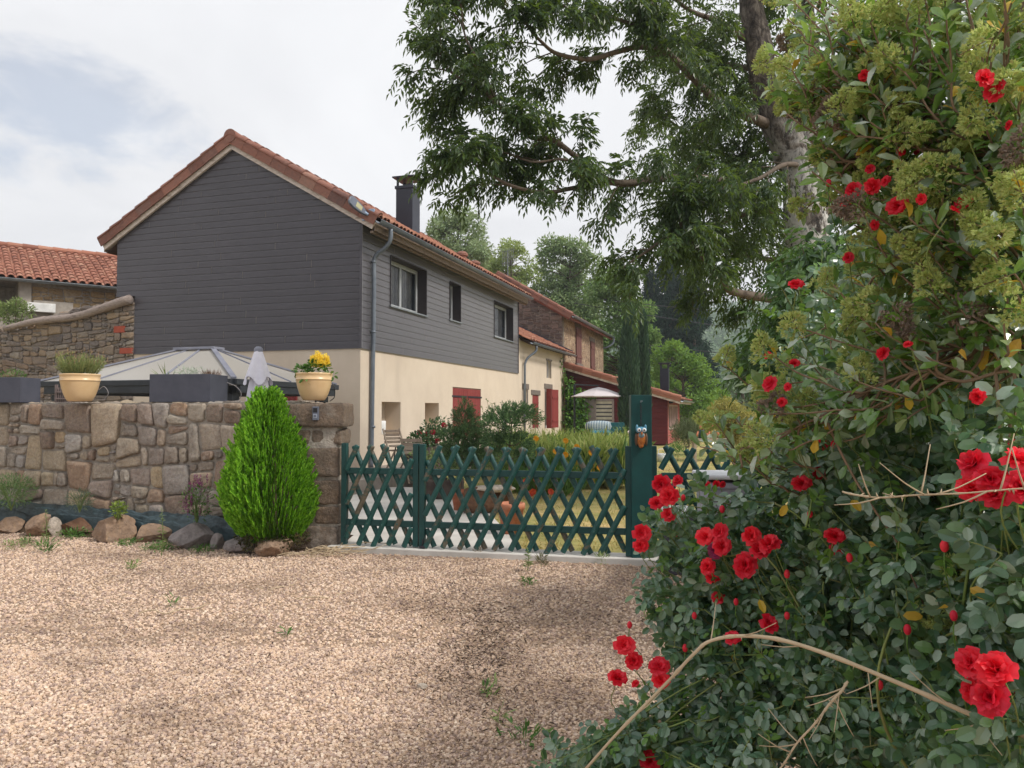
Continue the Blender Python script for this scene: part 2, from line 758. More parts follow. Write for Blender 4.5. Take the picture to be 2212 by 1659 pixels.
def boards(mb, Pf, rows, spans, nrm, proud=.02, seed=0, lo=2.2, hi=4.2, gap=.004):
    """lapped boards; rows = [(z0,z1)], spans(z0,z1) -> list of ((a_lo,a_hi) at z0, (a_lo,a_hi) at z1)"""
    nrm = np.asarray(nrm, float)
    prof = lambda f: proud if f <= .801 else .001 + (proud - .001) * (1 - f) / .199      # flat face, chamfered top edge
    for z0, z1, f0, f1, bid in rows:
        r = np.random.default_rng(seed * 1000 + bid)
        pr0, pr1 = prof(f0), prof(f1)
        for (b0, b1), (t0, t1) in spans(z0, z1):
            L0, L1 = min(b0, t0), max(b1, t1)
            cuts = [L0]
            x = L0 + r.uniform(.4, hi)
            while x < L1 - .5:
                cuts.append(x)
                x += r.uniform(lo, hi)
            cuts.append(L1)
            for i in range(len(cuts) - 1):
                x0, x1 = cuts[i] + gap * (i > 0), cuts[i + 1] - gap * (i < len(cuts) - 2)
                q0a, q0b = max(x0, b0), min(x1, b1)
                q1a, q1b = max(x0, t0), min(x1, t1)
                if q0b <= q0a:
                    continue
                if q1b <= q1a:
                    q1a = q1b = min(max((q0a + q0b) / 2, t0), t1)
                V = [Pf(q0a, z0) + nrm * pr0, Pf(q0b, z0) + nrm * pr0, Pf(q1b, z1) + nrm * pr1, Pf(q1a, z1) + nrm * pr1,
                     Pf(q0a, z0), Pf(q0b, z0)]
                mb.add(V, [(0, 1, 2, 3), (4, 5, 1, 0)] if f0 == 0 else [(0, 1, 2, 3)])
    return mb


def board_rows(z0, z1, pitch, breaks=()):
    rows = []
    z, bid = z0, 0
    while z < z1 - 1e-6:
        e = min(z + pitch, z1)
        bs = [z] + sorted(b for b in list(breaks) + [z + pitch * .8] if z + 1e-4 < b < e - 1e-4) + [e]
        for i in range(len(bs) - 1):
            rows.append((bs[i], bs[i + 1], (bs[i] - z) / pitch, (bs[i + 1] - z) / pitch, bid))
        z = e
        bid += 1
    return rows
# ------------------------------------------------------------------ world, sun, view
SUN_DIR = unit([.72, -.28, .85])
EL = math.asin(SUN_DIR[2])
AZ = math.atan2(SUN_DIR[0], SUN_DIR[1])
w = bpy.data.worlds.new("World")
scene.world = w
w.use_nodes = True
nt = w.node_tree
nt.nodes.clear()
wo = nt.nodes.new("ShaderNodeOutputWorld")
bg = nt.nodes.new("ShaderNodeBackground")
nt.links.new(bg.outputs[0], wo.inputs[0])
sky = nt.nodes.new("ShaderNodeTexSky")
sky.sky_type = "NISHITA"
sky.sun_disc = False
sky.sun_elevation = EL
sky.sun_rotation = AZ
sky.dust_density = 1.5
bg.inputs[1].default_value = 0.1
tc = nt.nodes.new("ShaderNodeTexCoord")


def wmath(op, a, b=None, c=None):
    n = nt.nodes.new("ShaderNodeMath")
    n.operation = op
    for k, s in enumerate((a, b, c)):
        if s is None:
            continue
        if isinstance(s, (int, float)):
            n.inputs[k].default_value = s
        else:
            nt.links.new(s, n.inputs[k])
    return n.outputs[0]


def wnoise(scale, detail, vec, rough=.55, dist=0.0):
    n = nt.nodes.new("ShaderNodeTexNoise")
    n.inputs["Scale"].default_value = scale
    n.inputs["Detail"].default_value = detail
    n.inputs["Roughness"].default_value = rough
    n.inputs["Distortion"].default_value = dist
    nt.links.new(vec, n.inputs["Vector"])
    return n.outputs[0]


sep = nt.nodes.new("ShaderNodeSeparateXYZ")
nt.links.new(tc.outputs["Generated"], sep.inputs[0])
hz = wmath("ADD", wmath("MAXIMUM", sep.outputs[2], 0.0), .22)
cmb = nt.nodes.new("ShaderNodeCombineXYZ")
nt.links.new(wmath("DIVIDE", sep.outputs[0], hz), cmb.inputs[0])
nt.links.new(wmath("DIVIDE", sep.outputs[1], hz), cmb.inputs[1])
cn = wnoise(1.1, 6, cmb.outputs[0], .55, .6)                # cloud relief
cf = wnoise(3.2, 5, cmb.outputs[0], .6, .3)
pd = nt.nodes.new("ShaderNodeVectorMath")
pd.operation = "SUBTRACT"
nt.links.new(tc.outputs["Generated"], pd.inputs[0])
pd.inputs[1].default_value = tuple(unit(ray(140, 240)))
ps = nt.nodes.new("ShaderNodeVectorMath")
ps.operation = "MULTIPLY"
nt.links.new(pd.outputs[0], ps.inputs[0])
ps.inputs[1].default_value = (.85, .85, 1.75)
pl = nt.nodes.new("ShaderNodeVectorMath")
pl.operation = "LENGTH"
nt.links.new(ps.outputs[0], pl.inputs[0])
gap = wmath("ADD", pl.outputs["Value"], wmath("MULTIPLY", wmath("SUBTRACT", cf, .5), .34))
mr = nt.nodes.new("ShaderNodeMapRange")
mr.interpolation_type = "SMOOTHSTEP"
nt.links.new(gap, mr.inputs[0])
mr.inputs[1].default_value = .035
mr.inputs[2].default_value = .125
mr.inputs[3].default_value = .55
mr.inputs[4].default_value = 1.0
cr = nt.nodes.new("ShaderNodeValToRGB")
cr.color_ramp.elements[0].position = .30
cr.color_ramp.elements[0].color = (5.7, 5.75, 5.95, 1)
cr.color_ramp.elements[1].position = .62
cr.color_ramp.elements[1].color = (6.9, 6.95, 7.1, 1)
nt.links.new(cn, cr.inputs[0])
smix = nt.nodes.new("ShaderNodeMix")
smix.data_type = "RGBA"
nt.links.new(mr.outputs[0], smix.inputs[0])
nt.links.new(sky.outputs[0], smix.inputs[6])
nt.links.new(cr.outputs[0], smix.inputs[7])
nt.links.new(smix.outputs[2], bg.inputs[0])

sd = bpy.data.lights.new("sun", "SUN")
sd.energy = 2.2
sd.angle = R(11)
sd.color = (1.0, .95, .87)
so = bpy.data.objects.new("sun", sd)
COL.objects.link(so)
so.rotation_euler = Vector(tuple(-SUN_DIR)).to_track_quat("-Z", "Y").to_euler()
vs = scene.view_settings
vs.view_transform = "Standard"
vs.look = "None"
vs.exposure = 0.56
vs.gamma = 1.0
vs.use_curve_mapping = False
scene.cycles.max_bounces = 6
scene.cycles.transparent_max_bounces = 6
scene.cycles.sample_clamp_indirect = 4.0

# ------------------------------------------------------------------ materials of the place
m_ground = M("dry_soil", [srgb(120, 104, 70), srgb(150, 132, 88), srgb(110, 115, 62)], .95, .35, 0, .5, 12, .03)
k = N("lawn")
n1 = k.noise(.55, 6, .7)
n2 = k.noise(7, 5, .7)
r1 = k.ramp(n1, [(.36, srgb(118, 128, 66)), (.5, srgb(160, 150, 88)), (.62, srgb(196, 170, 116))])
r2 = k.ramp(n2, [(.3, .72), (.7, 1.2)])
k.col(k.mix(1.0, r1, r2, "MULTIPLY")).rough(.95)
k.bump(k.noise(60, 4, .7), .8, .02)
m_lawn = k.m

k = N("gravel_bed")
vo = k.add("ShaderNodeTexVoronoi")
vo.inputs["Scale"].default_value = 55
k.link(k.coord(), 0, vo, "Vector")
big = k.noise(.5, 5, .6)
r1 = k.ramp(vo, [(0, srgb(150, 124, 104)), (.5, srgb(190, 160, 134)), (1, srgb(214, 186, 160))], 1)
r2 = k.ramp(vo, [(0.0, 1.0), (.55, .62)])
dk = k.ramp(big, [(.38, 1.0), (.6, .84)])
k.col(k.mix(1.0, k.mix(1.0, r1, r2, "MULTIPLY"), dk, "MULTIPLY")).rough(.95)
k.bump(vo, .7, -.012)
m_gravel_bed = k.m
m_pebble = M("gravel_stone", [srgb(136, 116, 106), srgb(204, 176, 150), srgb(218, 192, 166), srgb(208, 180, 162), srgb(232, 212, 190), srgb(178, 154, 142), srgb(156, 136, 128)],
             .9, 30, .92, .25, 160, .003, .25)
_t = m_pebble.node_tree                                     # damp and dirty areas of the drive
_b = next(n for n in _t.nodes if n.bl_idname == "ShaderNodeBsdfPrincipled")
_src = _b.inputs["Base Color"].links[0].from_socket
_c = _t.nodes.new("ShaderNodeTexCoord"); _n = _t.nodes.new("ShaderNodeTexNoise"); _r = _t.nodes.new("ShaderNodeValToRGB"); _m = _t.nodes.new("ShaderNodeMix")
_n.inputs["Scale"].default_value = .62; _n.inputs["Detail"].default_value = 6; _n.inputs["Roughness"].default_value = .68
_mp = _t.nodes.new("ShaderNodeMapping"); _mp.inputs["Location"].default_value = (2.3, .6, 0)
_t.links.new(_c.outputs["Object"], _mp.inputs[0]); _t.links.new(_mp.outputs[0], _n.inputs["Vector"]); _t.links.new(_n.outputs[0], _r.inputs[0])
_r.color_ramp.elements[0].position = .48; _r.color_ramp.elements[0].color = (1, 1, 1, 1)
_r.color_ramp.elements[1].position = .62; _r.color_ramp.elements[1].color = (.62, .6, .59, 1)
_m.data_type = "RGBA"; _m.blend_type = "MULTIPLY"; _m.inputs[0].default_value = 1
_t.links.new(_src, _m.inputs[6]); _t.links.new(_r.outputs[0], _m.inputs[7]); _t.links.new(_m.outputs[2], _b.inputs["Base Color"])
m_conc = M("pale_concrete", [srgb(176, 172, 166), srgb(206, 202, 196)], .9, 1.3, 0, .35, 60, .006, .2)
m_conc_d = M("slab_edge_concrete", [srgb(120, 112, 106), srgb(150, 142, 134)], .95, 2, 0, .5, 30, .01, .2)
STONE = [srgb(116, 113, 112), srgb(170, 156, 138), srgb(148, 140, 130), srgb(186, 166, 134), srgb(140, 138, 140), srgb(160, 130, 106), srgb(178, 170, 158), srgb(158, 150, 140), srgb(122, 102, 90), srgb(170, 166, 162), srgb(178, 152, 116)]


def stone_mat(name, cols, isl=.72, ns=7, bs=26, bd=.02, stain=True):
    k = N(name)
    k.rough(.92)
    k.b.inputs["Specular IOR Level"].default_value = .2
    vec = k.coord()
    nz = k.noise(ns, 6, .68, vec, .4)
    r1 = k.ramp(nz, [(.3 + .4 * i / (len(cols) - 1), c) for i, c in enumerate(cols)])
    g = k.add("ShaderNodeNewGeometry")
    r2 = k.ramp(g, [(i / (len(cols) - 1), c) for i, c in enumerate(cols)], "Random Per Island")
    mx = k.mix(isl, r1, r2)
    nz2 = k.noise(ns * 4, 6, .75, vec)
    r3 = k.ramp(nz2, [(.3, .62), (.52, 1.0), (.72, 1.22)])
    mx = k.mix(1.0, mx, r3, "MULTIPLY")
    if stain:
        nz3 = k.noise(2.2, 4, .7, vec)
        r4 = k.ramp(nz3, [(.56, 0.0), (.7, .45)])
        mx = k.mix(r4, mx, srgb(176, 168, 158))
    k.col(mx)
    k.bump(k.noise(bs, 8, .75, vec), .95, bd)
    return k.m


m_stone = stone_mat("field_stone", STONE)
m_pillar = stone_mat("dressed_stone", [srgb(88, 80, 74), srgb(132, 114, 98), srgb(108, 98, 90), srgb(144, 128, 110)], .35, 6, 22, .035)
m_mortar = M("lime_mortar", [srgb(134, 126, 118), srgb(168, 160, 150)], .95, 9, 0, .9, 45, .02, .15)
m_stone_n = stone_mat("rubble_stone", [srgb(100, 96, 96), srgb(142, 128, 118), srgb(124, 118, 116), srgb(164, 144, 120), srgb(138, 118, 104), srgb(156, 148, 138)], .75)
m_brick = M("red_brick", [srgb(150, 72, 56), srgb(172, 92, 74)], .9, 12, .4, .4, 60, .01, .2)
m_rock = stone_mat("boulder", [srgb(126, 106, 94), srgb(160, 132, 108), srgb(148, 128, 116), srgb(176, 146, 114), srgb(138, 116, 100)], .6, 4, 18, .03)
m_rock_b = stone_mat("rusty_boulder", [srgb(86, 62, 50), srgb(120, 86, 62), srgb(104, 88, 80)], .3, 4, 18, .03, False)
m_rock_g = stone_mat("grey_boulder", [srgb(122, 114, 114), srgb(148, 140, 138), srgb(134, 124, 120)], .4, 4, 18, .03, False)
m_rock_w = stone_mat("quartz_boulder", [srgb(176, 164, 152), srgb(206, 192, 176)], .4, 6, 18, .03, False)
m_tarp = M("weed_cloth", [srgb(28, 44, 50), srgb(58, 76, 82), srgb(38, 58, 62)], .45, 4, 0, .8, 14, .02, .5)
m_soil = M("dark_soil", [srgb(62, 50, 42), srgb(92, 76, 62)], .97, 8, 0, .9, 40, .03, .1)

# ------------------------------------------------------------------ ground
g = MB()
g.add([(-900, -60, -.03), (900, -60, -.03), (900, 1500, -.03), (-900, 1500, -.03)], [(0, 1, 2, 3)])
single("ground", g, m_ground, kind="structure", loc=(0, 0, -.03))

GATE_L = np.array([-1.93, 8.80, 0])
GATE_R = np.array([1.22, 8.07, 0])
gdir = unit(GATE_R - GATE_L)
gn = np.array([gdir[1], -gdir[0], 0])                     # towards the viewer


def drive_z(x, y):
    return .012 * mnoise.noise((x * .9, y * .9, 0)) + .004 * mnoise.noise((x * 4, y * 4, 3))


g = MB()
g.grid(lambda u, v: np.array([-9 + 15 * u, -3 + 13.4 * v, drive_z(-9 + 15 * u, -3 + 13.4 * v) - .002]), 150, 134)
single("gravel_drive", g, m_gravel_bed, kind="structure", loc=(0, 0, 0))


def gravel_stones(n, reg, smin, smax):
    P = np.stack([rng.uniform(reg[0], reg[1], n), rng.uniform(reg[2], reg[3], n)], 1)
    keep = (P[:, 1] < 8.92 - .22 * (P[:, 0] + 1.9)) | (P[:, 0] < -2.3)
    keep &= (P[:, 1] < 9.02 - .31 * (P[:, 0] + 2.0))
    keep &= np.abs(P[:, 0]) < P[:, 1] * .72 + .4
    return P[keep], rng.uniform(smin, smax, keep.sum())


P1, s1 = gravel_stones(66000, (-3.7, 2.2, 3.0, 5.2), .006, .0128)
P2, s2 = gravel_stones(92000, (-7.2, 3.0, 5.0, 10.6), .008, .015)
Pp, ss = np.concatenate([P1, P2]), np.concatenate([s1, s2])
n = len(Pp)
zz = np.array([drive_z(x, y) for x, y in Pp])
cube = np.array([(i, j, k_) for k_ in (-1, 1) for j in (-1, 1) for i in (-1, 1)], float)
V = cube[None] * rng.uniform(.62, 1.0, (n, 8, 3)) * np.array([.78, .78, .5])
top = V[:, 4:]
top[:, :, :2] *= rng.uniform(.55, .95, (n, 4, 1))
V *= (ss * rng.uniform(.8, 1.25, n))[:, None, None]
V[:, :, 0] *= rng.uniform(.8, 1.35, n)[:, None]
q = vnorm(np.concatenate([rng.normal(size=(n, 2)) * .22, np.ones((n, 1))], 1))
ph = rng.uniform(0, 6.28, n)
xa = np.stack([np.cos(ph), np.sin(ph), np.zeros(n)], 1)
xa = vnorm(xa - q * (xa * q).sum(1)[:, None])
ya = np.cross(q, xa)
Wd = V[..., 0:1] * xa[:, None] + V[..., 1:2] * ya[:, None] + V[..., 2:3] * q[:, None]
Wd[..., 0] += Pp[:, None, 0]
Wd[..., 1] += Pp[:, None, 1]
Wd[..., 2] += (zz + ss * rng.uniform(-.1, .55, n))[:, None]
fq = np.array([(0, 2, 3, 1), (4, 5, 7, 6), (0, 1, 5, 4), (2, 6, 7, 3), (0, 4, 6, 2), (1, 3, 7, 5)])
g = MB()
g.add(Wd.reshape(-1, 3), (np.arange(n)[:, None, None] * 8 + fq[None]).reshape(-1, 4))
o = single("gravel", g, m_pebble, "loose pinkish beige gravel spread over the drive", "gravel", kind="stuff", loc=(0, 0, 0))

# dark leaf litter and old moss trodden into the gravel
m_litter = M("leaf_litter", [srgb(52, 40, 36), srgb(84, 66, 54), srgb(66, 58, 48)], .95, 20, .9, 0)
g = MB()
cl = [atz(1030, 1330, 0), atz(1045, 1400, 0), atz(1010, 1440, 0), atz(940, 1290, 0), atz(1000, 1270, 0), atz(1080, 1370, 0), atz(960, 1420, 0),
      atz(870, 1310, 0), atz(1060, 1480, 0), atz(1150, 1300, 0), atz(1130, 1540, 0), atz(900, 1450, 0), atz(1250, 1260, 0), atz(1300, 1340, 0)]
Q = np.concatenate([c[:2] + rng.normal(size=(nn, 2)) * np.array([.17, .3]) * f for c, nn, f in
                    zip(cl, (240, 260, 190, 130, 110, 130, 60, 70, 90, 60, 60, 40, 50, 60), (1, 1, .9, 1.2, 1.1, .9, 1.3, 1.4, 1.1, 1.6, 1.2, 1.4, 1.3, 1.3))])
Q = np.concatenate([Q, np.stack([rng.uniform(-6, 2, 500), rng.uniform(3.4, 8.6, 500)], 1)])
Q = Q[Q[:, 1] < 8.75 - .24 * (Q[:, 0] + 1.9)]
d = rdirs(len(Q)) * np.array([1, 1, .25])
leaves(g, np.column_stack([Q, rng.uniform(.016, .034, len(Q))]), d, np.tile(UP, (len(Q), 1)) + rdirs(len(Q)) * .5, rng.uniform(.014, .05, len(Q)), rng.uniform(.005, .015, len(Q)))
single("leaf_litter", g, m_litter, "dark dry leaf litter and moss scattered in the gravel", "leaf litter", kind="stuff", loc=(0, 0, 0))

# concrete sill and path behind the gate, lawn, raised slab
g = MB()
a, b = GATE_L - gdir * .12, GATE_R + gdir * .75
poly = [a + gn * .14, b + gn * .14, b - gn * .2, a - gn * .2]
c2 = np.array([np.append(p_[:2], 0) for p_ in poly])
g.add(np.concatenate([c2 + UP * -.02, c2 + UP * .066]), [(3, 2, 1, 0), (4, 5, 6, 7), (0, 1, 5, 4), (1, 2, 6, 5), (2, 3, 7, 6), (3, 0, 4, 7)])
single("gate_sill", g, m_conc, kind="structure", bevel=.008)
g = MB()
pp = [a - gn * .204, GATE_L + gdir * 2.05 - gn * .204, np.array([-.35, 11.6, 0]), np.array([-.95, 14.2, 0]), np.array([-1.1, 15.4, 0]),
      np.array([-4.4, 15.4, 0]), np.array([-4.4, 9.9, 0])]
g.prism([(q_[0], q_[1]) for q_ in pp], (0, 0, -.02), (1, 0, 0), (0, 1, 0), UP, .084)
single("concrete_path", g, m_conc, kind="structure")
g = MB()
def lawn_pt(u, v):
    x = -1.9 + 46 * u ** 1.6
    y0 = 8.72 - .232 * (min(x, 4.5) + 1.93)
    return np.array([x, y0 + 52 * v ** 1.5, .035 + .02 * mnoise.noise((u * 30, v * 30, 1))])


g.grid(lawn_pt, 60, 60)
lw = single("lawn", g, m_lawn, kind="structure", loc=(0, 0, 0))
Lp = np.stack([rng.uniform(-1.6, 9, 16000), 8.6 + 19 * rng.uniform(0, 1, 16000) ** 1.6], 1)
okk = (Lp[:, 1] > 8.5 - .23 * (Lp[:, 0] - .2)) & ((Lp[:, 0] > .15 - .24 * (Lp[:, 1] - 8.4)) )
Lp = Lp[okk]
m_dry = leaf_mat("dry_grass", [srgb(120, 126, 60), srgb(176, 160, 96), srgb(202, 178, 122), srgb(150, 146, 80)], .7, .3, None, .2)
g = MB()
nn = len(Lp)
leaves(g, np.column_stack([Lp, np.full(nn, .03)]), np.tile(UP, (nn, 1)) * 1.0 + rdirs(nn) * .9, rdirs(nn), rng.uniform(.03, .1, nn), .01 + .0 * Lp[:, 0])
single("grass", g, m_dry, "sparse dry yellowing grass of the lawn behind the gate", "grass", kind="stuff", loc=(0, 0, 0))
g = MB()
g.hbox(-1.5, 12.0, -1.35, .0, -.02, .31)
g.hbox(-3.3, -1.5, -1.35, 6.5, -.02, .31)
g.hbox(-1.5, -.003, .0, 6.5, -.02, .31)
single("terrace_slab", g, m_conc_d, kind="structure", bevel=.01)
# ------------------------------------------------------------------ long stone garden wall with the gate pillar
WZ = 1.685
W0 = np.array([-2.45, 9.12, 0])                            # right end, behind the pillar
g = MB()
LW = 6.2
wt = thing("stone_wall", "low garden wall of large brown field stones in grey mortar", "wall", W0 + E2 * LW * .5 - np.array([0, 0, 0]))
face = MB()
pl = split_cells(LW, WZ, .40, .34, 31, None, .24)
stones(face, pl, W0 + E2 * 0, E2, UP, -E1, .012, .055, 3, .22)
mort = MB()
# mortar core, a little uneven towards the viewer
mort.grid(lambda u, v: W0 + E2 * (LW * u) + UP * (WZ * v) - E1 * (.012 + .008 * mnoise.noise((u * 40, v * 12, 2))), 160, 44)
mort.box(W0 + E2 * LW / 2 + E1 * .23 + UP * WZ / 2, E2, E1, UP, LW / 2, .229, WZ / 2 - .01)
cap = MB()
pl = cells(LW, .44, .30, .22, 15, .35)
stones(cap, pl, W0 + UP * (WZ - .012), E2, E1, UP, .012, .02, 4)
part("mortar", mort, m_mortar, wt)
part("stone_face", face, m_stone, wt, smooth=True)
part("coping", cap, m_stone, wt, smooth=True)

# pillar of big dressed blocks at the end of the wall
PL, PR, PY = -2.64, -1.965, 8.78
pil = thing("stone_gate_pillar", "square gate pillar of big worn stone blocks with a flat top block", "pillar", ((PL + PR) / 2, PY + .3, 0))
g = MB()
ar = np.random.default_rng(3)
courses = [(0, .27), (.285, .50), (.515, .80), (.83, 1.16), (1.19, 1.37), (1.40, 1.67)]


def block(mb, x0, x1, y0, y1, z0, z1, seed, amp=.014, rnd=.03):
    """worn block: box grid pulled to rounded corners and roughened"""
    nx, ny, nz_ = 14, 12, 10
    base = MB()
    c = np.array([(x0 + x1) / 2, (y0 + y1) / 2, (z0 + z1) / 2])
    h = np.array([(x1 - x0) / 2, (y1 - y0) / 2, (z1 - z0) / 2])
    for ax in range(3):
        for sg in (-1, 1):
            o1, o2 = (ax + 1) % 3, (ax + 2) % 3

            def fn(u, v, ax=ax, sg=sg, o1=o1, o2=o2):
                p = np.zeros(3)
                p[ax] = sg * h[ax]
                p[o1] = (u * 2 - 1) * h[o1] * sg
                p[o2] = (v * 2 - 1) * h[o2]
                q = np.clip(p, -h + rnd, h - rnd)
                dd = p - q
                l = np.linalg.norm(dd)
                if l > rnd:
                    p = q + dd / l * rnd
                w_ = p + c
                s_ = mnoise.fractal(Vector(tuple(w_ * 7 + seed)), 1, 2, 5) * amp + mnoise.noise(Vector(tuple(w_ * 2.2 + seed * 2))) * amp * 1.2
                return w_ + unit(p / h) * s_
            base.grid(fn, 16, 12)
    mb.add(base.verts(), np.concatenate(base.f4))


for i, (z0, z1) in enumerate(courses):
    if i in (1, 4):
        cut = PL + (PR - PL) * ar.uniform(.4, .6)
        block(g, PL + ar.uniform(-.01, .02), cut - .01, PY + ar.uniform(0, .03), PY + .56, z0, z1, i)
        block(g, cut + .01, PR + ar.uniform(-.02, .03), PY + ar.uniform(0, .03), PY + .56, z0, z1, i + .5)
    else:
        block(g, PL - (.02 if i == 5 else 0), PR + (.045 if i == 5 else ar.uniform(-.01, .02)), PY + ar.uniform(-.015, .02), PY + .57, z0, z1, i)
mc = MB()
block(mc, PL + .03, PR - .025, PY + .03, PY + .54, 0, 1.64, 9.3, .02)
part("mortar", mc, m_mortar, pil, smooth=True)
part("stone_block", g, m_pillar, pil, smooth=True)

# video doorbell on the pillar
m_dev = M("doorbell_grey", [srgb(96, 102, 116)], .4, 3, 0, 0)
m_blk = M("black_plastic", [srgb(20, 21, 24)], .3, 3, 0, 0)
m_white = M("white_paint", [srgb(222, 222, 220)], .5, 3, 0, 0)
c = at(682, 893, PY - .03)
ic = thing("video_doorbell", "small grey video doorbell with black camera window on the pillar's top block", "doorbell", c)
g = MB(); g.box(c, (1, 0, 0), (0, 1, 0), UP, .036, .016, .078)
part("case", g, m_dev, ic, bevel=.006)
g = MB(); g.box(c + np.array([-.002, -.016, .036]), (1, 0, 0), (0, 1, 0), UP, .023, .003, .026)
part("camera_window", g, m_blk, ic, bevel=.003)
g = MB(); g.box(c + np.array([-.002, -.016, -.03]), (1, 0, 0), (0, 1, 0), UP, .022, .002, .022)
part("button_plate", g, M("light_grey_plate", [srgb(150, 158, 172)], .4, 3, 0, 0), ic)
g = MB(); g.box(c + np.array([-.002, -.0195, -.028]), (1, 0, 0), (0, 1, 0), UP, .014, .002, .014)
part("button", g, m_dev, ic, bevel=.002)

# ------------------------------------------------------------------ raised bed: weed cloth, boulders
T0 = np.array([-2.55, 9.0, 0])
g = MB()


def tarp(u, v):
    P = np.array([-2.3, 8.72, 0]) + E2 * (5.4 * u) + E1 * (.1 + .12 * u)
    back = T0 + E2 * (5.3 * u)
    w_ = P * (1 - v) + back * v
    z = .16 + .22 * v * (0.55 + .45 * u) + .035 * u
    z += .035 * mnoise.fractal(Vector((u * 22, v * 3.2, .3)), 1, 2, 4) + .012 * mnoise.noise((u * 70, v * 9, 4))
    if v < .12:
        z -= (.12 - v) * 1.3
    return w_ + UP * max(z, .005)


g.grid(tarp, 130, 26)
single("weed_cloth", g, m_tarp, "rumpled dark green weed cloth between boulders and stone wall", "ground cloth", smooth=True)
g = MB()
g.grid(lambda u, v: np.array([-2.0, 8.58, 0]) + E2 * (6.0 * u) + E1 * (.5 * v) + UP * (-.01 + .14 * v + .02 * mnoise.noise((u * 30, v * 4, 7))), 90, 10)
single("bed_soil", g, m_soil, kind="structure", smooth=True)

boulders = [  # U0, U1, Vtop, Vbottom, material, label, seed
    (-10, 50, 1117, 1156, m_rock, "flat buff boulder cut off by the left edge of the photo", 21),
    (50, 108, 1109, 1163, m_rock, "angular brown boulder with an orange flank beside the pale one", 32),
    (104, 134, 1116, 1164, m_rock_w, "slim pale upright stone between two brown boulders", 43),
    (130, 210, 1117, 1160, m_rock_b, "dark rusty humped boulder right of the slim pale stone", 54),
    (195, 291, 1112, 1175, m_rock, "largest boulder with a hunched tan top in the row", 65),
    (290, 371, 1132, 1174, m_rock, "squat boulder with a buff top right of the largest one", 76),
    (366, 458, 1129, 1188, m_rock_g, "big grey block boulder with a flat sloping top", 87),
    (452, 482, 1151, 1192, m_rock_g, "small grey upright stone between two grey boulders", 98),
    (484, 552, 1157, 1199, m_rock_g, "low grey boulder just left of the diamond shaped one", 109),
    (553, 632, 1163, 1205, m_rock, "diamond shaped tan boulder in front of the bright conifer", 120)]
for u0, u1, v0, v1, mt, lab, sd_ in boulders:
    b = atz((u0 + u1) / 2, v1 - 4, .0)
    Y = b[1] + .05
    x0, x1 = at(u0, v1, Y)[0], at(u1, v1, Y)[0]
    zt = at(u0, v0, Y)[2]
    hz_ = (zt + .05) / 2
    g = MB()
    rock(g, ((x0 + x1) / 2, Y, hz_ - .05), (x1 - x0) / 2, min(.2, (x1 - x0) * .46), hz_, 0, sd_, 12 if mt is not m_rock_w else 7)
    single("boulder", g, mt, lab, "boulder", "boulders edging the planted bed")

# ------------------------------------------------------------------ old rubble wall beside the gable, with the log on top
NW = 9.5
nb = thing("rubble_wall", "tall old rubble stone wall leaning up to the dark gable", "wall", H(0, 9, 0))


def top_z(t):
    return 4.28 - (t - 6.2) * .148


tN0, tN1 = 6.2, 6.2 + NW
B = [(0, 0), (NW, 0), (NW, top_z(tN1)), (0, top_z(tN0))]
face = MB()
pl = split_cells(NW, 4.4, .34, .17, 41, B)
stones(face, pl, H(-.02, tN0, 0), E2, UP, -E1, .010, .035, 8)
mort = MB()
mort.prism(B, H(-.005, tN0, 0), E2, UP, E1, .55)
part("mortar", mort, m_mortar, nb)
part("stone_face", face, m_stone_n, nb, smooth=True)
# rough stones heaped behind the log
rub = MB()
for i in range(420):
    t = rng.uniform(6.3, 15.5)
    d_ = rng.uniform(.0, 2.6)
    rr = rng.uniform(.07, .17)
    rock(rub, H(d_, t, top_z(t) + .05 + d_ * .3 + rng.uniform(-.04, .05)), rr * 1.3, rr, rr * .6, rng.uniform(0, 3), i, 7, 2)
slab = MB()
slab.add([H(0, 6.25, top_z(6.25) - .01), H(0, 15.6, top_z(15.6) - .01), H(3.2, 15.6, top_z(15.6) + .9), H(3.2, 6.25, top_z(6.25) + .9)], [(0, 1, 2, 3)])
part("wall_top", slab, m_soil, nb)
part("loose_stones", rub, m_stone_n, nb)
br = MB()
for U, V, wd, hh in ((262, 712, .32, .16), (274, 712, .0, 0), (276, 758, .36, .14)):
    if wd:
        t_, z_ = ong(U, V)
        br.box(H(-.045, t_, z_), E2, E1, UP, wd / 2, .03, hh / 2)
part("brick", br, m_brick, nb)
m_log = M("weathered_log", [srgb(120, 108, 104), srgb(164, 150, 142), srgb(140, 126, 120)], .9, 3, 0, .6, 14, .02, .2, stretch=(2, 2, 9))
g = MB()
ta, za = ong(290, 648)
tb, zb = ong(22, 711)
pts = wobble(spline([H(-.13, ta, za), H(-.15, (ta + tb) / 2 - .2, (za + zb) / 2 - .03), H(-.14, tb, zb)], 26), .03)
g.tube(pts, np.linspace(.115, .075, 26) + rng.normal(size=26) * .003, 12)
single("log", g, m_log, "long weathered grey log lying along the sloping rubble wall top", "log", smooth=True)

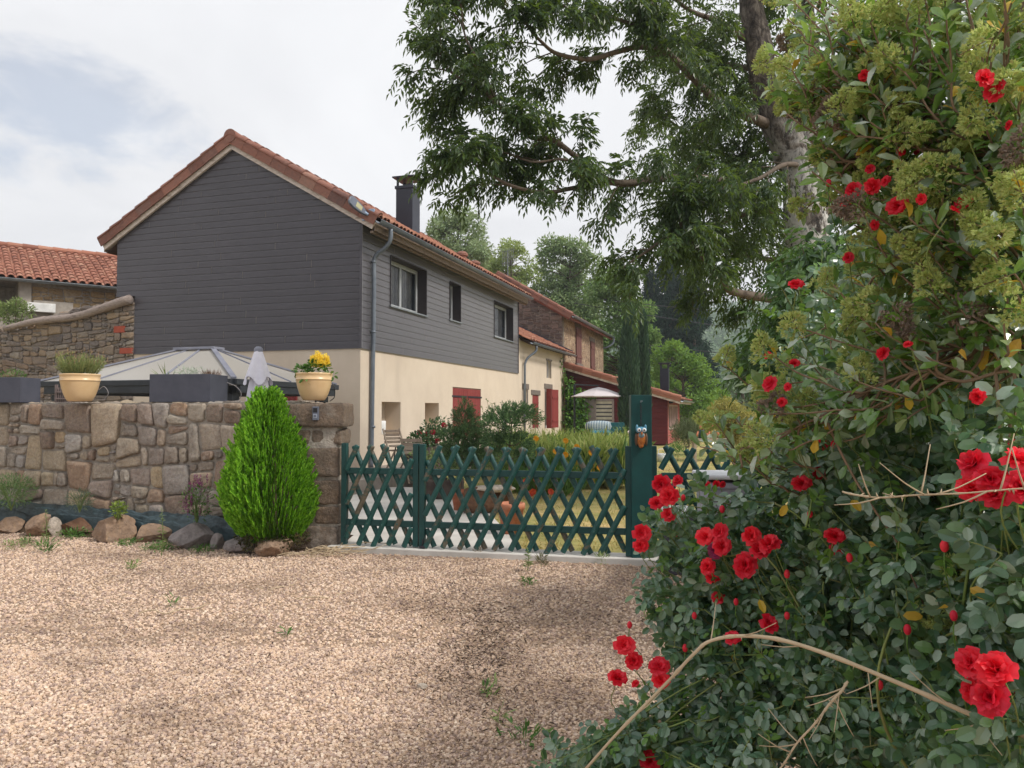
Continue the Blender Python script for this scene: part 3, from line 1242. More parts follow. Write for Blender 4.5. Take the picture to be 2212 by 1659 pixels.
# ------------------------------------------------------------------ barn behind, upper left
m_tile = M("clay_roof_tile", [srgb(120, 80, 68), srgb(154, 102, 84), srgb(168, 118, 98), srgb(140, 92, 76), srgb(182, 140, 118)], .85, 14, .75, .35, 60, .006, .25)
m_tile_old = M("old_roof_tile", [srgb(108, 76, 68), srgb(136, 94, 82), srgb(152, 108, 94), srgb(92, 74, 72), srgb(166, 128, 112)], .9, 8, .7, .4, 50, .008, .2)
m_zinc = M("zinc", [srgb(112, 118, 124), srgb(142, 148, 152)], .42, 3, 0, .05, 30, .003, .5, metal=.35)
m_zinc_d = M("grey_downpipe", [srgb(96, 104, 116), srgb(118, 126, 136)], .45, 2, 0, .05, 20, .003, .5, metal=.2)
m_plaster_g = M("grey_render", [srgb(150, 142, 134), srgb(176, 168, 158)], .95, 4, 0, .5, 30, .01, .1)
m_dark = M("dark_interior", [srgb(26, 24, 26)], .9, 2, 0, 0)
Bd = np.array([.80, .60, 0])                               # facade direction to the right
Bn = np.array([.60, -.80, 0])                              # outward
B0 = at(262, 613, 25.6); B0[2] = 0
eave = 5.76


def BP(a_, z_, out=0.0, back=0.0):
    return B0 + Bd * a_ + UP * z_ + Bn * (out - back)


bn = thing("stone_barn", "old stone barn with a red tile roof behind the rubble wall", "barn", B0 - Bd * 5)
bw = MB()
hl = [(-6.6, -2.9, 4.6, 5.62, 1.6, True)]
holes_wall(bw, lambda a_, z_: BP(a_, z_), -11, 5, 0, eave - .05, hl, .5, Bn)
bw.add([BP(-11, 0), BP(-11, eave), BP(-11, 6.9, 0, 3.4), BP(-11, 0, 0, 3.4)], [(0, 1, 2, 3)])
bw.add([BP(5, 0), BP(5, eave), BP(5, 6.9, 0, 3.4), BP(5, 0, 0, 3.4)], [(0, 1, 2, 3)])
part("wall", bw, m_mortar, bn)
bf = MB()
pl = split_cells(6.0, eave - .25, .42, .2, 77)
pl = [p_ for p_ in pl]
stones(bf, pl, BP(-2.55, 0, .0), Bd, UP, Bn, .012, .03, 12)
part("stone_face", bf, stone_mat("barn_stone", [srgb(128, 108, 82), srgb(168, 142, 106), srgb(150, 128, 100), srgb(182, 158, 118)], .75), bn)
g = MB()
g.box(BP(-2.72, 4.4, .03), Bd, Bn, UP, .17, .06, 1.3)
g.box(BP(-1.95, 4.35, .02), Bd, Bn, UP, .55, .05, .72)
part("rendered_post", g, m_plaster_g, bn, bevel=.02)
g = MB()
du = unit(-Bn * 3.4 + UP * 1.45)
nu_ = np.cross(Bd, du)
Ls = math.hypot(3.4, 1.45) + .4
tiles(g, BP(-11.2, eave, .38) - UP * .09, Bd, du, nu_, 16.4, Ls, .24, .36, .095)
rf = part("roof", g, m_tile, bn)
g = MB()
q0 = BP(-11.2, eave + .0, .38) - UP * .14
g.add([q0, q0 + Bd * 16.4, q0 + Bd * 16.4 + du * Ls, q0 + du * Ls], [(0, 1, 2, 3)])
g.add([q0 + du * Ls, q0 + Bd * 16.4 + du * Ls, q0 + Bd * 16.4 + du * Ls - Bn * 3.4 - UP * 1.4, q0 + du * Ls - Bn * 3.4 - UP * 1.4], [(0, 1, 2, 3)])
part("roof_deck", g, m_log, bn)
g = MB()
rt = q0 + du * (Ls + .02) + UP * .1
for i in range(36):
    a_ = rt + Bd * (i * .455)
    g.tube([a_, a_ + Bd * .47], [.125, .105], 10)
part("ridge_tile", g, m_tile, rf)
g = MB()
gutter(g, BP(-11.2, eave - .13, .36), BP(5.1, eave - .13, .36), Bn, .075)
part("gutter", g, m_zinc, bn, smooth=True)
g = MB()
c = BP(-2.3, 4.82, .22)
g.box(c, Bd, Bn, UP, .38, .12, .14)
part("white_ledge", g, m_white, bn, bevel=.01)
# ------------------------------------------------------------------ farmhouse
k = N("grey_cladding")
vec = k.coord("Object", (1, 1, 9))
nz = k.noise(5, 5, .7, vec)
nz2 = k.noise(.6, 4, .6)
g_ = k.add("ShaderNodeNewGeometry")
r1 = k.ramp(nz, [(.3, srgb(52, 49, 57)), (.7, srgb(66, 62, 70))])
r2 = k.ramp(g_, [(0, .95), (1, 1.04)], "Random Per Island")
r3 = k.ramp(nz2, [(.35, .92), (.65, 1.1)])
k.col(k.mix(1.0, k.mix(1.0, r1, r2, "MULTIPLY"), r3, "MULTIPLY")).rough(.34)
k.bump(k.noise(30, 5, .7, k.coord("Object", (1, 1, 12))), .35, .004)
k.b.inputs["Sheen Weight"].default_value = .55
k.b.inputs["Sheen Roughness"].default_value = .45
m_clad = k.m
k = N("cream_render")
nz = k.noise(.9, 6, .65)
nz2 = k.noise(.5, 5, .7, k.coord("Object", (2.2, 2.2, .35)))
r1 = k.ramp(nz, [(.3, srgb(200, 184, 166)), (.7, srgb(214, 199, 181))])
r2 = k.ramp(nz2, [(.55, 1.0), (.75, .9)])
sx_ = k.add("ShaderNodeSeparateXYZ")
k.link(k.coord(), 0, sx_, 0)
am = k.add("ShaderNodeMath", operation="MULTIPLY_ADD")      # rain splash and damp creeping up from the ground
k.link(k.noise(3.5, 6, .7), 0, am, 0)
am.inputs[1].default_value = 1.3
k.link(sx_, 2, am, 2)
r5 = k.ramp(am, [(.55, .72), (1.0, 1.0)])
k.col(k.mix(1.0, k.mix(1.0, r1, r2, "MULTIPLY"), r5, "MULTIPLY")).rough(.95)
k.bump(k.noise(160, 4, .7), .3, .004)
m_cream = k.m
m_wood = M("weathered_beam", [srgb(96, 82, 74), srgb(142, 126, 114), srgb(118, 104, 96)], .85, 2.5, .2, .4, 18, .008, .2, stretch=(3, 3, 8))
m_rake = M("pale_barge_board", [srgb(176, 160, 150), srgb(208, 196, 188), srgb(150, 134, 122)], .8, 2.2, .1, .3, 20, .006, .2, stretch=(2, 2, 5))
m_soffit = M("dark_soffit", [srgb(70, 56, 48), srgb(92, 74, 62)], .9, 4, .3, .2, 20, .006, .1)
m_navy = M("dark_blue_metal", [srgb(18, 20, 36), srgb(26, 29, 46)], .38, 3, 0, .03, 20, .002, .5)
k = N("window_glass")
k.rough(.04)
k.b.inputs["Base Color"].default_value = srgb(46, 52, 60)
k.b.inputs["Specular IOR Level"].default_value = .9
tr = k.add("ShaderNodeBsdfTransparent")
ms = k.add("ShaderNodeMixShader")
fr = k.add("ShaderNodeFresnel")
fr.inputs[0].default_value = 1.6
ad = k.add("ShaderNodeMath", operation="ADD")
k.link(fr, 0, ad, 0)
ad.inputs[1].default_value = .22
k.link(ad, 0, ms, 0)
k.link(tr, 0, ms, 1)
k.link(k.b, 0, ms, 2)
k.link(ms, 0, k.out, 0)
m_glass = k.m
m_frame = M("grey_frame", [srgb(150, 154, 160), srgb(170, 174, 178)], .5, 3, 0, 0)
m_frame_w = M("white_frame", [srgb(206, 208, 212)], .5, 3, 0, 0)
m_curtain = M("net_curtain", [srgb(150, 150, 156), srgb(190, 190, 194)], .9, 3, 0, .1, 40, .004)
m_red = M("red_shutter", [srgb(122, 52, 52), srgb(142, 68, 64)], .75, 3, .4, .2, 40, .004, .2, stretch=(4, 4, 1))
m_iron = M("black_iron", [srgb(40, 36, 44)], .5, 3, 0, 0)
m_lint = M("grey_stone_lintel", [srgb(104, 96, 92), srgb(126, 116, 108)], .95, 8, 0, .5, 40, .008, .2)

SL = 12.02                                                # length of the clad upper storey
house = thing("farmhouse", "two storey farmhouse with dark grey board cladding above cream render and clay tile roof", "house", H(6, 3.3, 0))
zc = 2.99
EZ = 5.86                                                 # top of the wall at the eave
TR, ZR = 3.38, 7.84                                       # ridge
slope = (ZR - EZ) / TR
TW = 6.76
PW = lambda s, z: H(s, 0, z)
PG = lambda t, z: H(0, t, z)


def hole(u0, u1, vt, vb, d_, back):
    s0, zt = onw(u0, vt)
    s1, _ = onw(u1, vt)
    _, zb = onw(u0, vb)
    return (s0, s1, zb, zt, d_, back)


W1 = hole(842.7, 919.8, 552, 659.3, .3, False)
W2 = hole(970.8, 993.7, 608, 689.5, .3, False)
W3 = hole(1066.7, 1106.9, 649.6, 726, .3, False)
N1 = hole(824.5, 865.3, 867.6, 940.5, .42, True)
N2 = hole(918, 948, 870, 940, .42, True)
SH = hole(977.8, 1038.9, 835.5, 950, .07, True)
SW = hole(1084, 1097, 872, 935, .2, False)

g = MB()
holes_wall(g, PW, 0, SL + .12, .1, EZ + .1, [W1, W2, W3, N1, N2, SH, SW], .3, NR)
holes_wall(g, lambda t, z: H(0, t, z), 0, 6.2, .1, 4.42, [], .3, -E1)
g.add([PG(0, 4.42), PG(TW, 4.42), PG(TW, EZ), PG(TR, ZR), PG(0, EZ)], [(0, 1, 2, 3, 4)])
g.add([H(0, TW, 0), H(SL + .12, TW, 0), H(SL + .12, TW, EZ), H(0, TW, EZ)], [(0, 1, 2, 3)])
g.add([H(SL + .12, 0, .1), H(SL + .12, TW, .1), H(SL + .12, TW, EZ), H(SL + .12, TR, ZR), H(SL + .12, 0, EZ)], [(0, 1, 2, 3, 4)])
part("wall", g, m_cream, house)
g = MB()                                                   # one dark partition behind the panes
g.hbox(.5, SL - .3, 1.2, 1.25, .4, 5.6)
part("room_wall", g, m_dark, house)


def gable_span(z0, z1):
    def lim(z):
        lo = 0 if z <= EZ else (z - EZ) / slope
        hi = 6.2 if z < 4.41 else (TW if z <= EZ else TW - (z - EZ) / slope)
        return lo, hi
    zm = (z0 + z1) / 2
    a_, b_ = lim(z0), lim(z1)
    if zm < 4.41:
        a_ = (a_[0], 6.2); b_ = (b_[0], 6.2)
    else:
        a_ = (a_[0], TW if z0 <= EZ else a_[1])
    return [(a_, b_)]


g = MB()
boards(g, PG, board_rows(zc, ZR - .02, .155, (4.41, EZ)), gable_span, -E1, .012, 2, 2.6, 4.0)
part("gable_cladding", g, m_clad, house)


def wall_span(z0, z1):
    xs = [(0.03, SL)]
    zm = (z0 + z1) / 2
    for h_ in (W1, W2, W3):
        if h_[2] < zm < h_[3]:
            new = []
            for a_, b_ in xs:
                if a_ < h_[0] < b_:
                    new += [(a_, h_[0]), (h_[1], b_)]
                else:
                    new.append((a_, b_))
            xs = new
    return [((a_, b_), (a_, b_)) for a_, b_ in xs]


g = MB()
boards(g, PW, board_rows(zc, EZ + .06, .152, [h_[i] for h_ in (W1, W2, W3) for i in (2, 3)]), wall_span, NR, .012, 4, 2.4, 4.2)
part("side_cladding", g, m_clad, house)
g = MB()
g.bar(H(-.012, -.012, zc - .02), H(-.012, -.012, EZ + .05), .055, .055)
g.bar(H(SL + .02, -.015, zc - .02), H(SL + .02, -.015, EZ), .045, .05)
g.bar(H(.0, -.012, zc - .012), H(SL, -.012, zc - .012), .045, .02)
g.bar(H(-.012, .0, zc - .012), H(-.012, 6.2, zc - .012), .045, .02)
part("corner_trim", g, m_clad, house)


def window(h_, nsash, curtain=True, fmat=m_frame, depth=.24):
    s0, s1, z0, z1 = h_[:4]
    f = MB()
    t = depth
    wdt = .055
    f.hbox(s0, s1, t, t + .05, z0, z0 + wdt); f.hbox(s0, s1, t, t + .05, z1 - wdt, z1)
    f.hbox(s0, s0 + wdt, t, t + .05, z0 + wdt, z1 - wdt); f.hbox(s1 - wdt, s1, t, t + .05, z0 + wdt, z1 - wdt)
    w_ = part("window", f, fmat, house, bevel=.004)
    n_ = nsash
    L = (s1 - s0 - 2 * wdt) / n_
    sm = MB()
    for i in range(n_):
        a_ = s0 + wdt + i * L
        sm.hbox(a_ + .002, a_ + .05, t - .012, t + .03, z0 + wdt + .002, z1 - wdt - .002)
        sm.hbox(a_ + L - .05, a_ + L - .002, t - .012, t + .03, z0 + wdt + .002, z1 - wdt - .002)
        sm.hbox(a_ + .05, a_ + L - .05, t - .012, t + .03, z0 + wdt + .002, z0 + wdt + .05)
        sm.hbox(a_ + .05, a_ + L - .05, t - .012, t + .03, z1 - wdt - .05, z1 - wdt - .002)
    part("sash", sm, fmat, w_, bevel=.004)
    p_ = MB()
    p_.add([H(s0 + wdt, t + .02, z0 + wdt), H(s1 - wdt, t + .02, z0 + wdt), H(s1 - wdt, t + .02, z1 - wdt), H(s0 + wdt, t + .02, z1 - wdt)], [(0, 1, 2, 3)])
    part("pane", p_, m_glass, w_)
    if curtain:
        cu = MB()
        nf = int((s1 - s0) / .02)
        cu.grid(lambda u, v: H(s0 + .05 + (s1 - s0 - .1) * u, t + .14 + .022 * math.sin(u * (s1 - s0) * 52 + .5 * math.sin(u * 31)), z0 + (z1 - z0) * v), nf, 3)
        part("curtain", cu, m_curtain, w_, smooth=True)
    return w_


window(W1, 2); window(W2, 1, False); window(W3, 1)
window(SW, 1, False, m_frame_w, .12)
m_lining = M("dark_lining", [srgb(52, 48, 52)], .6, 3, 0, 0)
for h_ in (W1, W2, W3):                                    # zinc sill and dark metal reveal lining
    g = MB()
    g.hbox(h_[0] - .05, h_[1] + .05, -.06, .24, h_[2] - .045, h_[2] - .005)
    part("window_sill", g, m_zinc, house, bevel=.004)
    g = MB()
    s0, s1, z0, z1 = h_[:4]
    g.hbox(s0 - .022, s0 + .006, -.03, .235, z0, z1); g.hbox(s1 - .006, s1 + .022, -.03, .235, z0, z1)
    g.hbox(s0 + .006, s1 - .006, -.03, .235, z1 - .006, z1 + .022)
    part("window_lining", g, m_lining, house)

# red double shutters over the ground floor opening
s0, s1, z0, z1 = SH[:4]
for a_, b_ in ((s0 + .01, (s0 + s1) / 2 - .008), ((s0 + s1) / 2 + .008, s1 - .01)):
    sh = MB()
    nb_ = 8
    for i in range(nb_):
        x0 = a_ + (b_ - a_) * i / nb_
        sh.hbox(x0 + .003, x0 + (b_ - a_) / nb_ - .003, .012, .055, z0 + .01, z1 - .03)
    sp = part("shutter", sh, m_red, house, bevel=.003)
    for zz_ in (z1 - .27, z0 + .3):
        hg = MB()
        hg.bar(H(a_ - .06 if a_ < s0 + .1 else a_ + .05, -.0, zz_), H(b_ - .04 if a_ < s0 + .1 else b_ + .09, -.0, zz_), .012, .05)
        part("hinge", hg, m_iron, sp)

# roof
OV, EO = .11, .43                                          # verge and eave overhang
dR = unit(E2 * TR + UP * (ZR - EZ))
nRf = np.cross(E1, dR)
if nRf[2] < 0: nRf = -nRf
ev = H(-OV, -EO, EZ - EO * slope + .21)
Lr = (TR + EO) / dR[:2].dot(E2[:2])
g = MB()
tiles(g, ev + nRf * .02, E1, dR, nRf, SL + OV + .15, Lr, .20, .36, .085)
dL = unit(-E2 * TR + UP * (ZR - EZ))
nLf = np.cross(dL, E1)
if nLf[2] < 0: nLf = -nLf
evl = H(-OV, TW + EO, EZ - EO * slope + .21)
tiles(g, evl + nLf * .02, E1, dL, nLf, SL + OV + .15, Lr, .20, .36, .085)
roof = part("roof", g, m_tile, house, smooth=True)
g = MB()
for e_, d_, nn_ in ((ev, dR, nRf), (evl, dL, nLf)):
    a_ = e_ - nn_ * .05
    g.add([a_, a_ + E1 * (SL + OV + .15), a_ + E1 * (SL + OV + .15) + d_ * Lr, a_ + d_ * Lr], [(0, 1, 2, 3)])
    a_ = e_ - nn_ * .09
    g.add([a_, a_ + E1 * (SL + OV + .15), a_ + E1 * (SL + OV + .15) + d_ * Lr, a_ + d_ * Lr], [(0, 1, 2, 3)])
part("roof_deck", g, m_soffit, roof)
g = MB()                                                   # verge tiles along the gable
for e_, d_, nn_, sg in ((ev, dR, nRf, 1), (evl, dL, nLf, -1)):
    nt_ = 10
    L = Lr / nt_
    for i in range(nt_):
        c = e_ + d_ * (i * L) - E1 * .03
        tl = .022 + rng.uniform(-.004, .006)
        prof = [(-.02, -.18), (-.02, .055)] + [(.085 - .105 * math.cos(q_), .055 + .085 * math.sin(q_)) for q_ in np.linspace(.2, math.pi, 7)] + [(.19, .03), (.17, .03)] + \
               [(.085 - .085 * math.cos(q_), .05 + .065 * math.sin(q_)) for q_ in np.linspace(math.pi, 0, 7)] + [(0.0, -.18)]
        A = [c + E1 * x + nn_ * (y + tl) - d_ * .025 for x, y in prof]
        Bq = [c + E1 * (x + .008) + nn_ * (y * .94) + d_ * (L + .03) for x, y in prof]
        k_ = len(prof)
        g.add(A + Bq, [(j, (j + 1) % k_, k_ + (j + 1) % k_, k_ + j) for j in range(k_)] + [tuple(range(k_))[::-1]])
part("verge_tile", g, m_tile_old, roof)
g = MB()
rp = H(-OV - .06, TR, ZR + .24)
for i in range(28):
    a_ = rp + E1 * (i * .455)
    g.tube([a_ - UP * .03, a_ + E1 * .49 - UP * .045], [.165, .145], 14)
part("ridge_tile", g, m_tile_old, roof)
g = MB()                                                   # barge boards
for sg, e_, d_, nn_ in ((1, ev, dR, nRf), (-1, evl, dL, nLf)):
    c = e_ + E1 * .03 - nn_ * .175
    g.box(c + d_ * (Lr / 2 - .01), d_, E1, nn_, Lr / 2 - .0, .022, .085)
part("barge_board", g, m_rake, house, bevel=.004)
g = MB()
for sg, e_, d_, nn_ in ((1, ev, dR, nRf), (-1, evl, dL, nLf)):
    g.box(e_ + E1 * .2 - nn_ * .215 + d_ * (Lr / 2), d_, E1, nn_, Lr / 2, .15, .02)
part("soffit_board", g, m_rake, house)
g = MB()                                                   # eave beams
zb_ = EZ - EO * slope + .02
g.bar(H(-OV + .06, -EO + .07, zb_ + .03), H(SL + .1, -EO + .07, zb_ + .03), .04, .2)
g.bar(H(-OV + .06, -EO + .15, zb_ - .085), H(SL + .1, -EO + .15, zb_ - .085), .08, .05)
g.bar(H(-OV + .06, TW + EO - .07, zb_ + .03), H(SL + .1, TW + EO - .07, zb_ + .03), .04, .22)
part("eave_beam", g, m_wood, house, bevel=.008)
g = MB()
g.add([H(-OV + .1, -EO + .09, zb_ - .1), H(SL + .1, -EO + .09, zb_ - .1), H(SL + .1, 0, zb_ + .12), H(-OV + .1, 0, zb_ + .12)], [(0, 1, 2, 3)])
g.add([H(-OV + .1, TW + EO - .09, zb_ - .1), H(SL + .1, TW + EO - .09, zb_ - .1), H(SL + .1, TW, zb_ + .12), H(-OV + .1, TW, zb_ + .12)], [(0, 1, 2, 3)])
part("soffit", g, m_soffit, house)
g = MB()
gz = zb_ + .135
gutter(g, H(-OV - .05, -EO - .0, gz), H(SL + .15, -EO - .0, gz), NR, .075)
part("gutter", g, m_zinc_d, house, smooth=True)
g = MB()
pts = [H(.45, -EO - .07, gz - .06), H(.45, -EO - .06, gz - .3), H(.45, -EO + .06, gz - .48), H(.45, -.16, gz - .62), H(.45, -.085, gz - .8), H(.45, -.085, gz - 1.2)]
g.tube(np.concatenate([spline(pts, 24), [H(.45, -.085, 3.2), H(.45, -.07, 2.75), H(.43, -.06, .4), H(.43, -.06, .31)]]), .05, 12)
for z_ in (4.95, 3.35, 1.2):
    g.tube([H(.45, -.08, z_), H(.45, -.08, z_ + .05)], .058, 12)
part("downpipe", g, m_zinc_d, house, smooth=True)
# chimney
c = H(5.75, 1.55, 0)
zb_c = EZ + 1.55 * slope - .28
g = MB()
g.box(c + UP * (zb_c + .75), E1, E2, UP, .27, .27, 1.0)
g.box(c + UP * (zb_c + 1.77), E1, E2, UP, .30, .30, .045)
for i in (-1, 1):
    for j in (-1, 1):
        g.box(c + E1 * .23 * i + E2 * .23 * j + UP * (zb_c + 1.93), E1, E2, UP, .03, .03, .12)
g.box(c + UP * (zb_c + 1.86), E1, E2, UP, .12, .12, .05)
ch = part("chimney", g, m_navy, house, bevel=.006)
g = MB()
g.box(c + UP * (zb_c + 2.07), E1, E2, UP, .36, .36, .022)
part("chimney_cap", g, m_navy, ch, bevel=.006)
for U, V, s_, hh in ((930, 497, 8.2, .34), (955, 511, 9.4, .26)):
    c = H(s_, .75, EZ + .75 * slope + .16)
    g = MB()
    g.lathe(c, [(.15, -.2), (.15, hh * .55), (.2, hh * .6), (.2, hh * .8), (.13, hh), (0, hh)], 16)
    part("roof_vent", g, m_tile_old, roof, smooth=False)
# loose cable under the eave
m_cable = M("grey_cable", [srgb(130, 126, 128)], .6, 3, 0, 0)
g = MB()
cb = [onw(U, V, .06) for U, V in ((842, 480), (868, 506), (915, 534))]
g.tube(spline([H(s_, -.06, z_) for s_, z_ in cb], 20), .007, 5)
cb = [onw(U, V, .06) for U, V in ((928, 545), (945, 568), (963, 590), (990, 597), (1018, 583))]
g.tube(spline([H(s_, -.06, z_) for s_, z_ in cb], 30), .007, 5)
part("cable", g, m_cable, house)

# floodlight on the eave corner
fl = thing("floodlight", "grey street style floodlight on a pale metal bracket at the eave corner", "floodlight", H(-.3, -.4, 5.7))
g = MB()
a_, b_ = at(785, 460, 16.75), at(757, 434, 16.5)
d_ = unit(b_ - a_)
s_ = unit(np.cross(d_, np.array([.3, -.9, .5])))
nf_ = np.cross(s_, d_)
prof = [(-.05, .05), (.12, .1), (.3, .125), (.42, .11), (.46, .06)]
top_ = [(x, y) for x, y in prof] + [(x, -y) for x, y in prof[::-1]]
g.prism(top_, a_, d_, s_, nf_, .06)
part("lamp_head", g, m_dev, fl, bevel=.012)
g = MB()
g.prism([(.1, .06), (.27, .07), (.27, -.07), (.1, -.06)], a_ - nf_ * .004, d_, s_, nf_, .003)
g.prism([(.1, .06), (.27, .07), (.27, -.07), (.1, -.06)], a_ + nf_ * .061, d_, s_, nf_, .003)
part("lens", g, M("lamp_lens", [srgb(170, 166, 130)], .3, 3, 0, 0), fl)
g = MB()
c = at(796, 464, 16.8)
g.box(c, E1, E2, UP, .02, .15, .12)
g.tube([c - E1 * .02, a_ + nf_ * .03], .035, 8)
part("bracket", g, M("pale_bracket", [srgb(150, 170, 196)], .4, 3, 0, 0, metal=.3), fl, bevel=.006)

# ------------------------------------------------------------------ low cream wing
SA, SB = SL + .122, 19.15
wing = thing("cottage_wing", "low cream wing with small windows and orange tile roof right of the clad house", "house wing", H(15.5, 2, 0))
AW = hole(1131.6, 1138.5, 841, 905, .22, False)
AS = hole(1150, 1163.5, 853, 925, .08, True)
AO = hole(1178, 1190, 840, 925, .2, False)
SLt = hole(1182, 1189, 779, 816, .2, False)
g = MB()
holes_wall(g, PW, SA, SB, .1, 4.3, [AW, AS, AO, SLt], .2, NR)
g.add([H(SB, 0, 0), H(SB, 5, 0), H(SB, 5, 6.6), H(SB, 0, 4.3)], [(0, 1, 2, 3)])
part("wall", g, m_cream, wing)
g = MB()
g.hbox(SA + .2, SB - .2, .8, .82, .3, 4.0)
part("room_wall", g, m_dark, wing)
g = MB()
for h_, tp in ((AW, .22), (AS, .2), (AO, .22), (SLt, .08)):
    g.hbox(h_[0] - .2, h_[1] + .2, -.03, .12, h_[3] + .002, h_[3] + tp)
for h_ in (AW, AO, SLt):
    g.hbox(h_[0] - .1, h_[0] - .002, -.02, .1, h_[2], h_[3]); g.hbox(h_[1] + .002, h_[1] + .1, -.02, .1, h_[2], h_[3])
part("lintel", g, m_lint, wing, bevel=.012)
house_keep = house
house = wing
window(AW, 1, False, m_frame_w, .1); window(AO, 1, False, m_frame_w, .1); window(SLt, 1, False, m_frame, .1)
house = house_keep
sh = MB()
s0, s1, z0, z1 = AS[:4]
for i in range(5):
    x0 = s0 + (s1 - s0) * i / 5
    sh.hbox(x0 + .003, x0 + (s1 - s0) / 5 - .003, .01, .05, z0, z1 - .01)
for z_ in (z0 + .3, z1 - .35):
    sh.hbox(s0 + .03, s1 - .03, -.012, .009, z_, z_ + .09)
part("shutter", sh, m_red, wing, bevel=.003, label="closed narrow red shutter under a grey lintel")
s0, s1, z0, z1 = AO[:4]
for pv, ang in ((s0 - .02, -100), (s1 + .05, -22)):
    sh = MB()
    dd = E1 * math.cos(R(ang)) * (1 if pv > s0 else 1) + NR * abs(math.sin(R(ang)))
    if pv < s0:
        dd = unit(-E1 * .18 + NR * .98)
    else:
        dd = unit(E1 * .97 + NR * .2)
    side = np.cross(dd, UP)
    for i in range(4):
        sh.box(H(pv, -.03, (z0 + z1) / 2) + dd * (.055 + i * .11 * (.5 if pv < s0 else 1.5)), dd, side, UP, .053 * (.5 if pv < s0 else 1.5), .017, (z1 - z0) / 2)
    for z_ in (z0 + .3, z1 - .35):
        sh.box(H(pv, -.03, z_) + dd * (.14 if pv < s0 else .3) + side * .03, dd, side, UP, .1 if pv < s0 else .28, .012, .045)
    part("shutter", sh, m_red, wing, bevel=.003, label="open red shutter beside the white window")
slA = .49
dA = unit(E2 + UP * slA)
nA = np.cross(E1, dA)
if nA[2] < 0: nA = -nA
evA = H(SA + .02, -.42, 4.3 - .42 * slA + .12)
g = MB()
tiles(g, evA, E1, dA, nA, SB - SA + .55, 4.2, .22, .36, .09)
rfA = part("roof", g, m_tile, wing, smooth=True)
g = MB()
a_ = evA - nA * .05
g.add([a_, a_ + E1 * (SB - SA + .55), a_ + E1 * (SB - SA + .55) + dA * 4.2, a_ + dA * 4.2], [(0, 1, 2, 3)])
for i in range(16):                                         # rafter ends
    s_ = SA + .2 + i * .46
    g.bar(H(s_, -.4, 4.3 - .4 * slA - .0), H(s_, .1, 4.3 + .1 * slA), .06, .09)
part("roof_deck", g, m_soffit, rfA)
g = MB()
gutter(g, H(SA + .1, -.42, 4.3 - .42 * slA + .05), H(SB + .5, -.42, 4.3 - .42 * slA + .05), NR, .07)
part("gutter", g, m_zinc_d, wing, smooth=True)
g = MB()
zg = 4.05
g.tube(np.concatenate([spline([H(12.9, -.48, zg), H(12.88, -.46, zg - .2), H(12.7, -.2, zg - .45), H(12.62, -.1, zg - .7)], 14), [H(12.62, -.09, .3)]]), .045, 10)
g.tube([H(12.62, -.09, 1.3), H(12.62, -.09, 1.36)], .052, 10)
part("downpipe", g, m_zinc_d, wing, smooth=True)
g = MB()                                                   # lead flashing where the wing roof meets the stone house
g.box(evA + E1 * (SB - SA - .04) + dA * 2.1 + nA * .09, dA, E1, nA, 2.1, .09, .05)
part("flashing", g, M("lead_flashing", [srgb(62, 62, 74)], .6, 3, 0, 0), rfA)

# ------------------------------------------------------------------ taller stone house
k = N("small_rubble")
vec = k.coord("Object", (1, 1, 1.7))
vo = k.add("ShaderNodeTexVoronoi", feature="DISTANCE_TO_EDGE")
vo.inputs["Scale"].default_value = 4.3
k.link(vec, 0, vo, "Vector")
vc = k.add("ShaderNodeTexVoronoi")
vc.inputs["Scale"].default_value = 4.3
k.link(vec, 0, vc, "Vector")
bw_ = k.add("ShaderNodeRGBToBW")
k.link(vc, 1, bw_, 0)
r1 = k.ramp(bw_, [(.2, srgb(122, 98, 80)), (.4, srgb(160, 134, 108)), (.6, srgb(142, 116, 96)), (.8, srgb(178, 154, 126))])
r2 = k.ramp(vo, [(.0, 1.0), (.07, 0.0)])
nz = k.noise(14, 5, .7)
r3 = k.ramp(nz, [(.3, .75), (.7, 1.15)])
k.col(k.mix(r2, k.mix(1.0, r1, r3, "MULTIPLY"), srgb(186, 168, 144))).rough(.95)
hr = k.ramp(vo, [(0, 0.0), (.12, 1.0)])
k.bump(hr, .9, .04)
m_rub_shader = k.m
sth = thing("stone_house", "tall rubble stone house with closed brown shutters behind the cream wing", "house", H(24.3, 3, 0))
S0, S1 = 19.16, 29.4
ez2 = 6.1
g = MB()
g.add([PW(S0, 0), PW(S1, 0), PW(S1, ez2), PW(S0, ez2)], [(0, 1, 2, 3)])
g.add([H(S1, 0, 0), H(S1, 6, 0), H(S1, 6, ez2), H(S1, 3, 7.9), H(S1, 0, ez2)], [(0, 1, 2, 3, 4)])
part("side_wall", g, m_rub_shader, sth)
g = MB()
Bp = [(0, 0), (6.2, 0), (6.2, ez2 - 3.6), (3.1, 7.9 - 3.6), (0, ez2 - 3.6)]
stones(g, split_cells(6.2, 4.3, .4, .2, 61, Bp), H(S0, 0, 3.6), E2, UP, -E1, .012, .035, 9)
part("gable_stone", g, stone_mat("dark_gable_stone", [srgb(92, 82, 80), srgb(130, 114, 106), srgb(110, 98, 94), srgb(82, 74, 74)], .7), sth)
g = MB()
g.prism([(0, 0), (6.2, 0), (6.2, ez2), (3.1, 7.9), (0, ez2)], H(S0 + .012, 0, 0), E2, UP, E1, .3)
part("gable_mortar", g, m_mortar, sth)
sl2 = 1.8 / 3.05
d2 = unit(E2 + UP * sl2)
n2_ = np.cross(E1, d2)
if n2_[2] < 0: n2_ = -n2_
e2_ = H(S0 - .32, -.48, ez2 - .48 * sl2 + .1)
g = MB()
tiles(g, e2_, E1, d2, n2_, S1 - S0 + .6, 4.15, .22, .38, .09)
d2l = unit(-E2 + UP * sl2)
n2l = np.cross(d2l, E1)
if n2l[2] < 0: n2l = -n2l
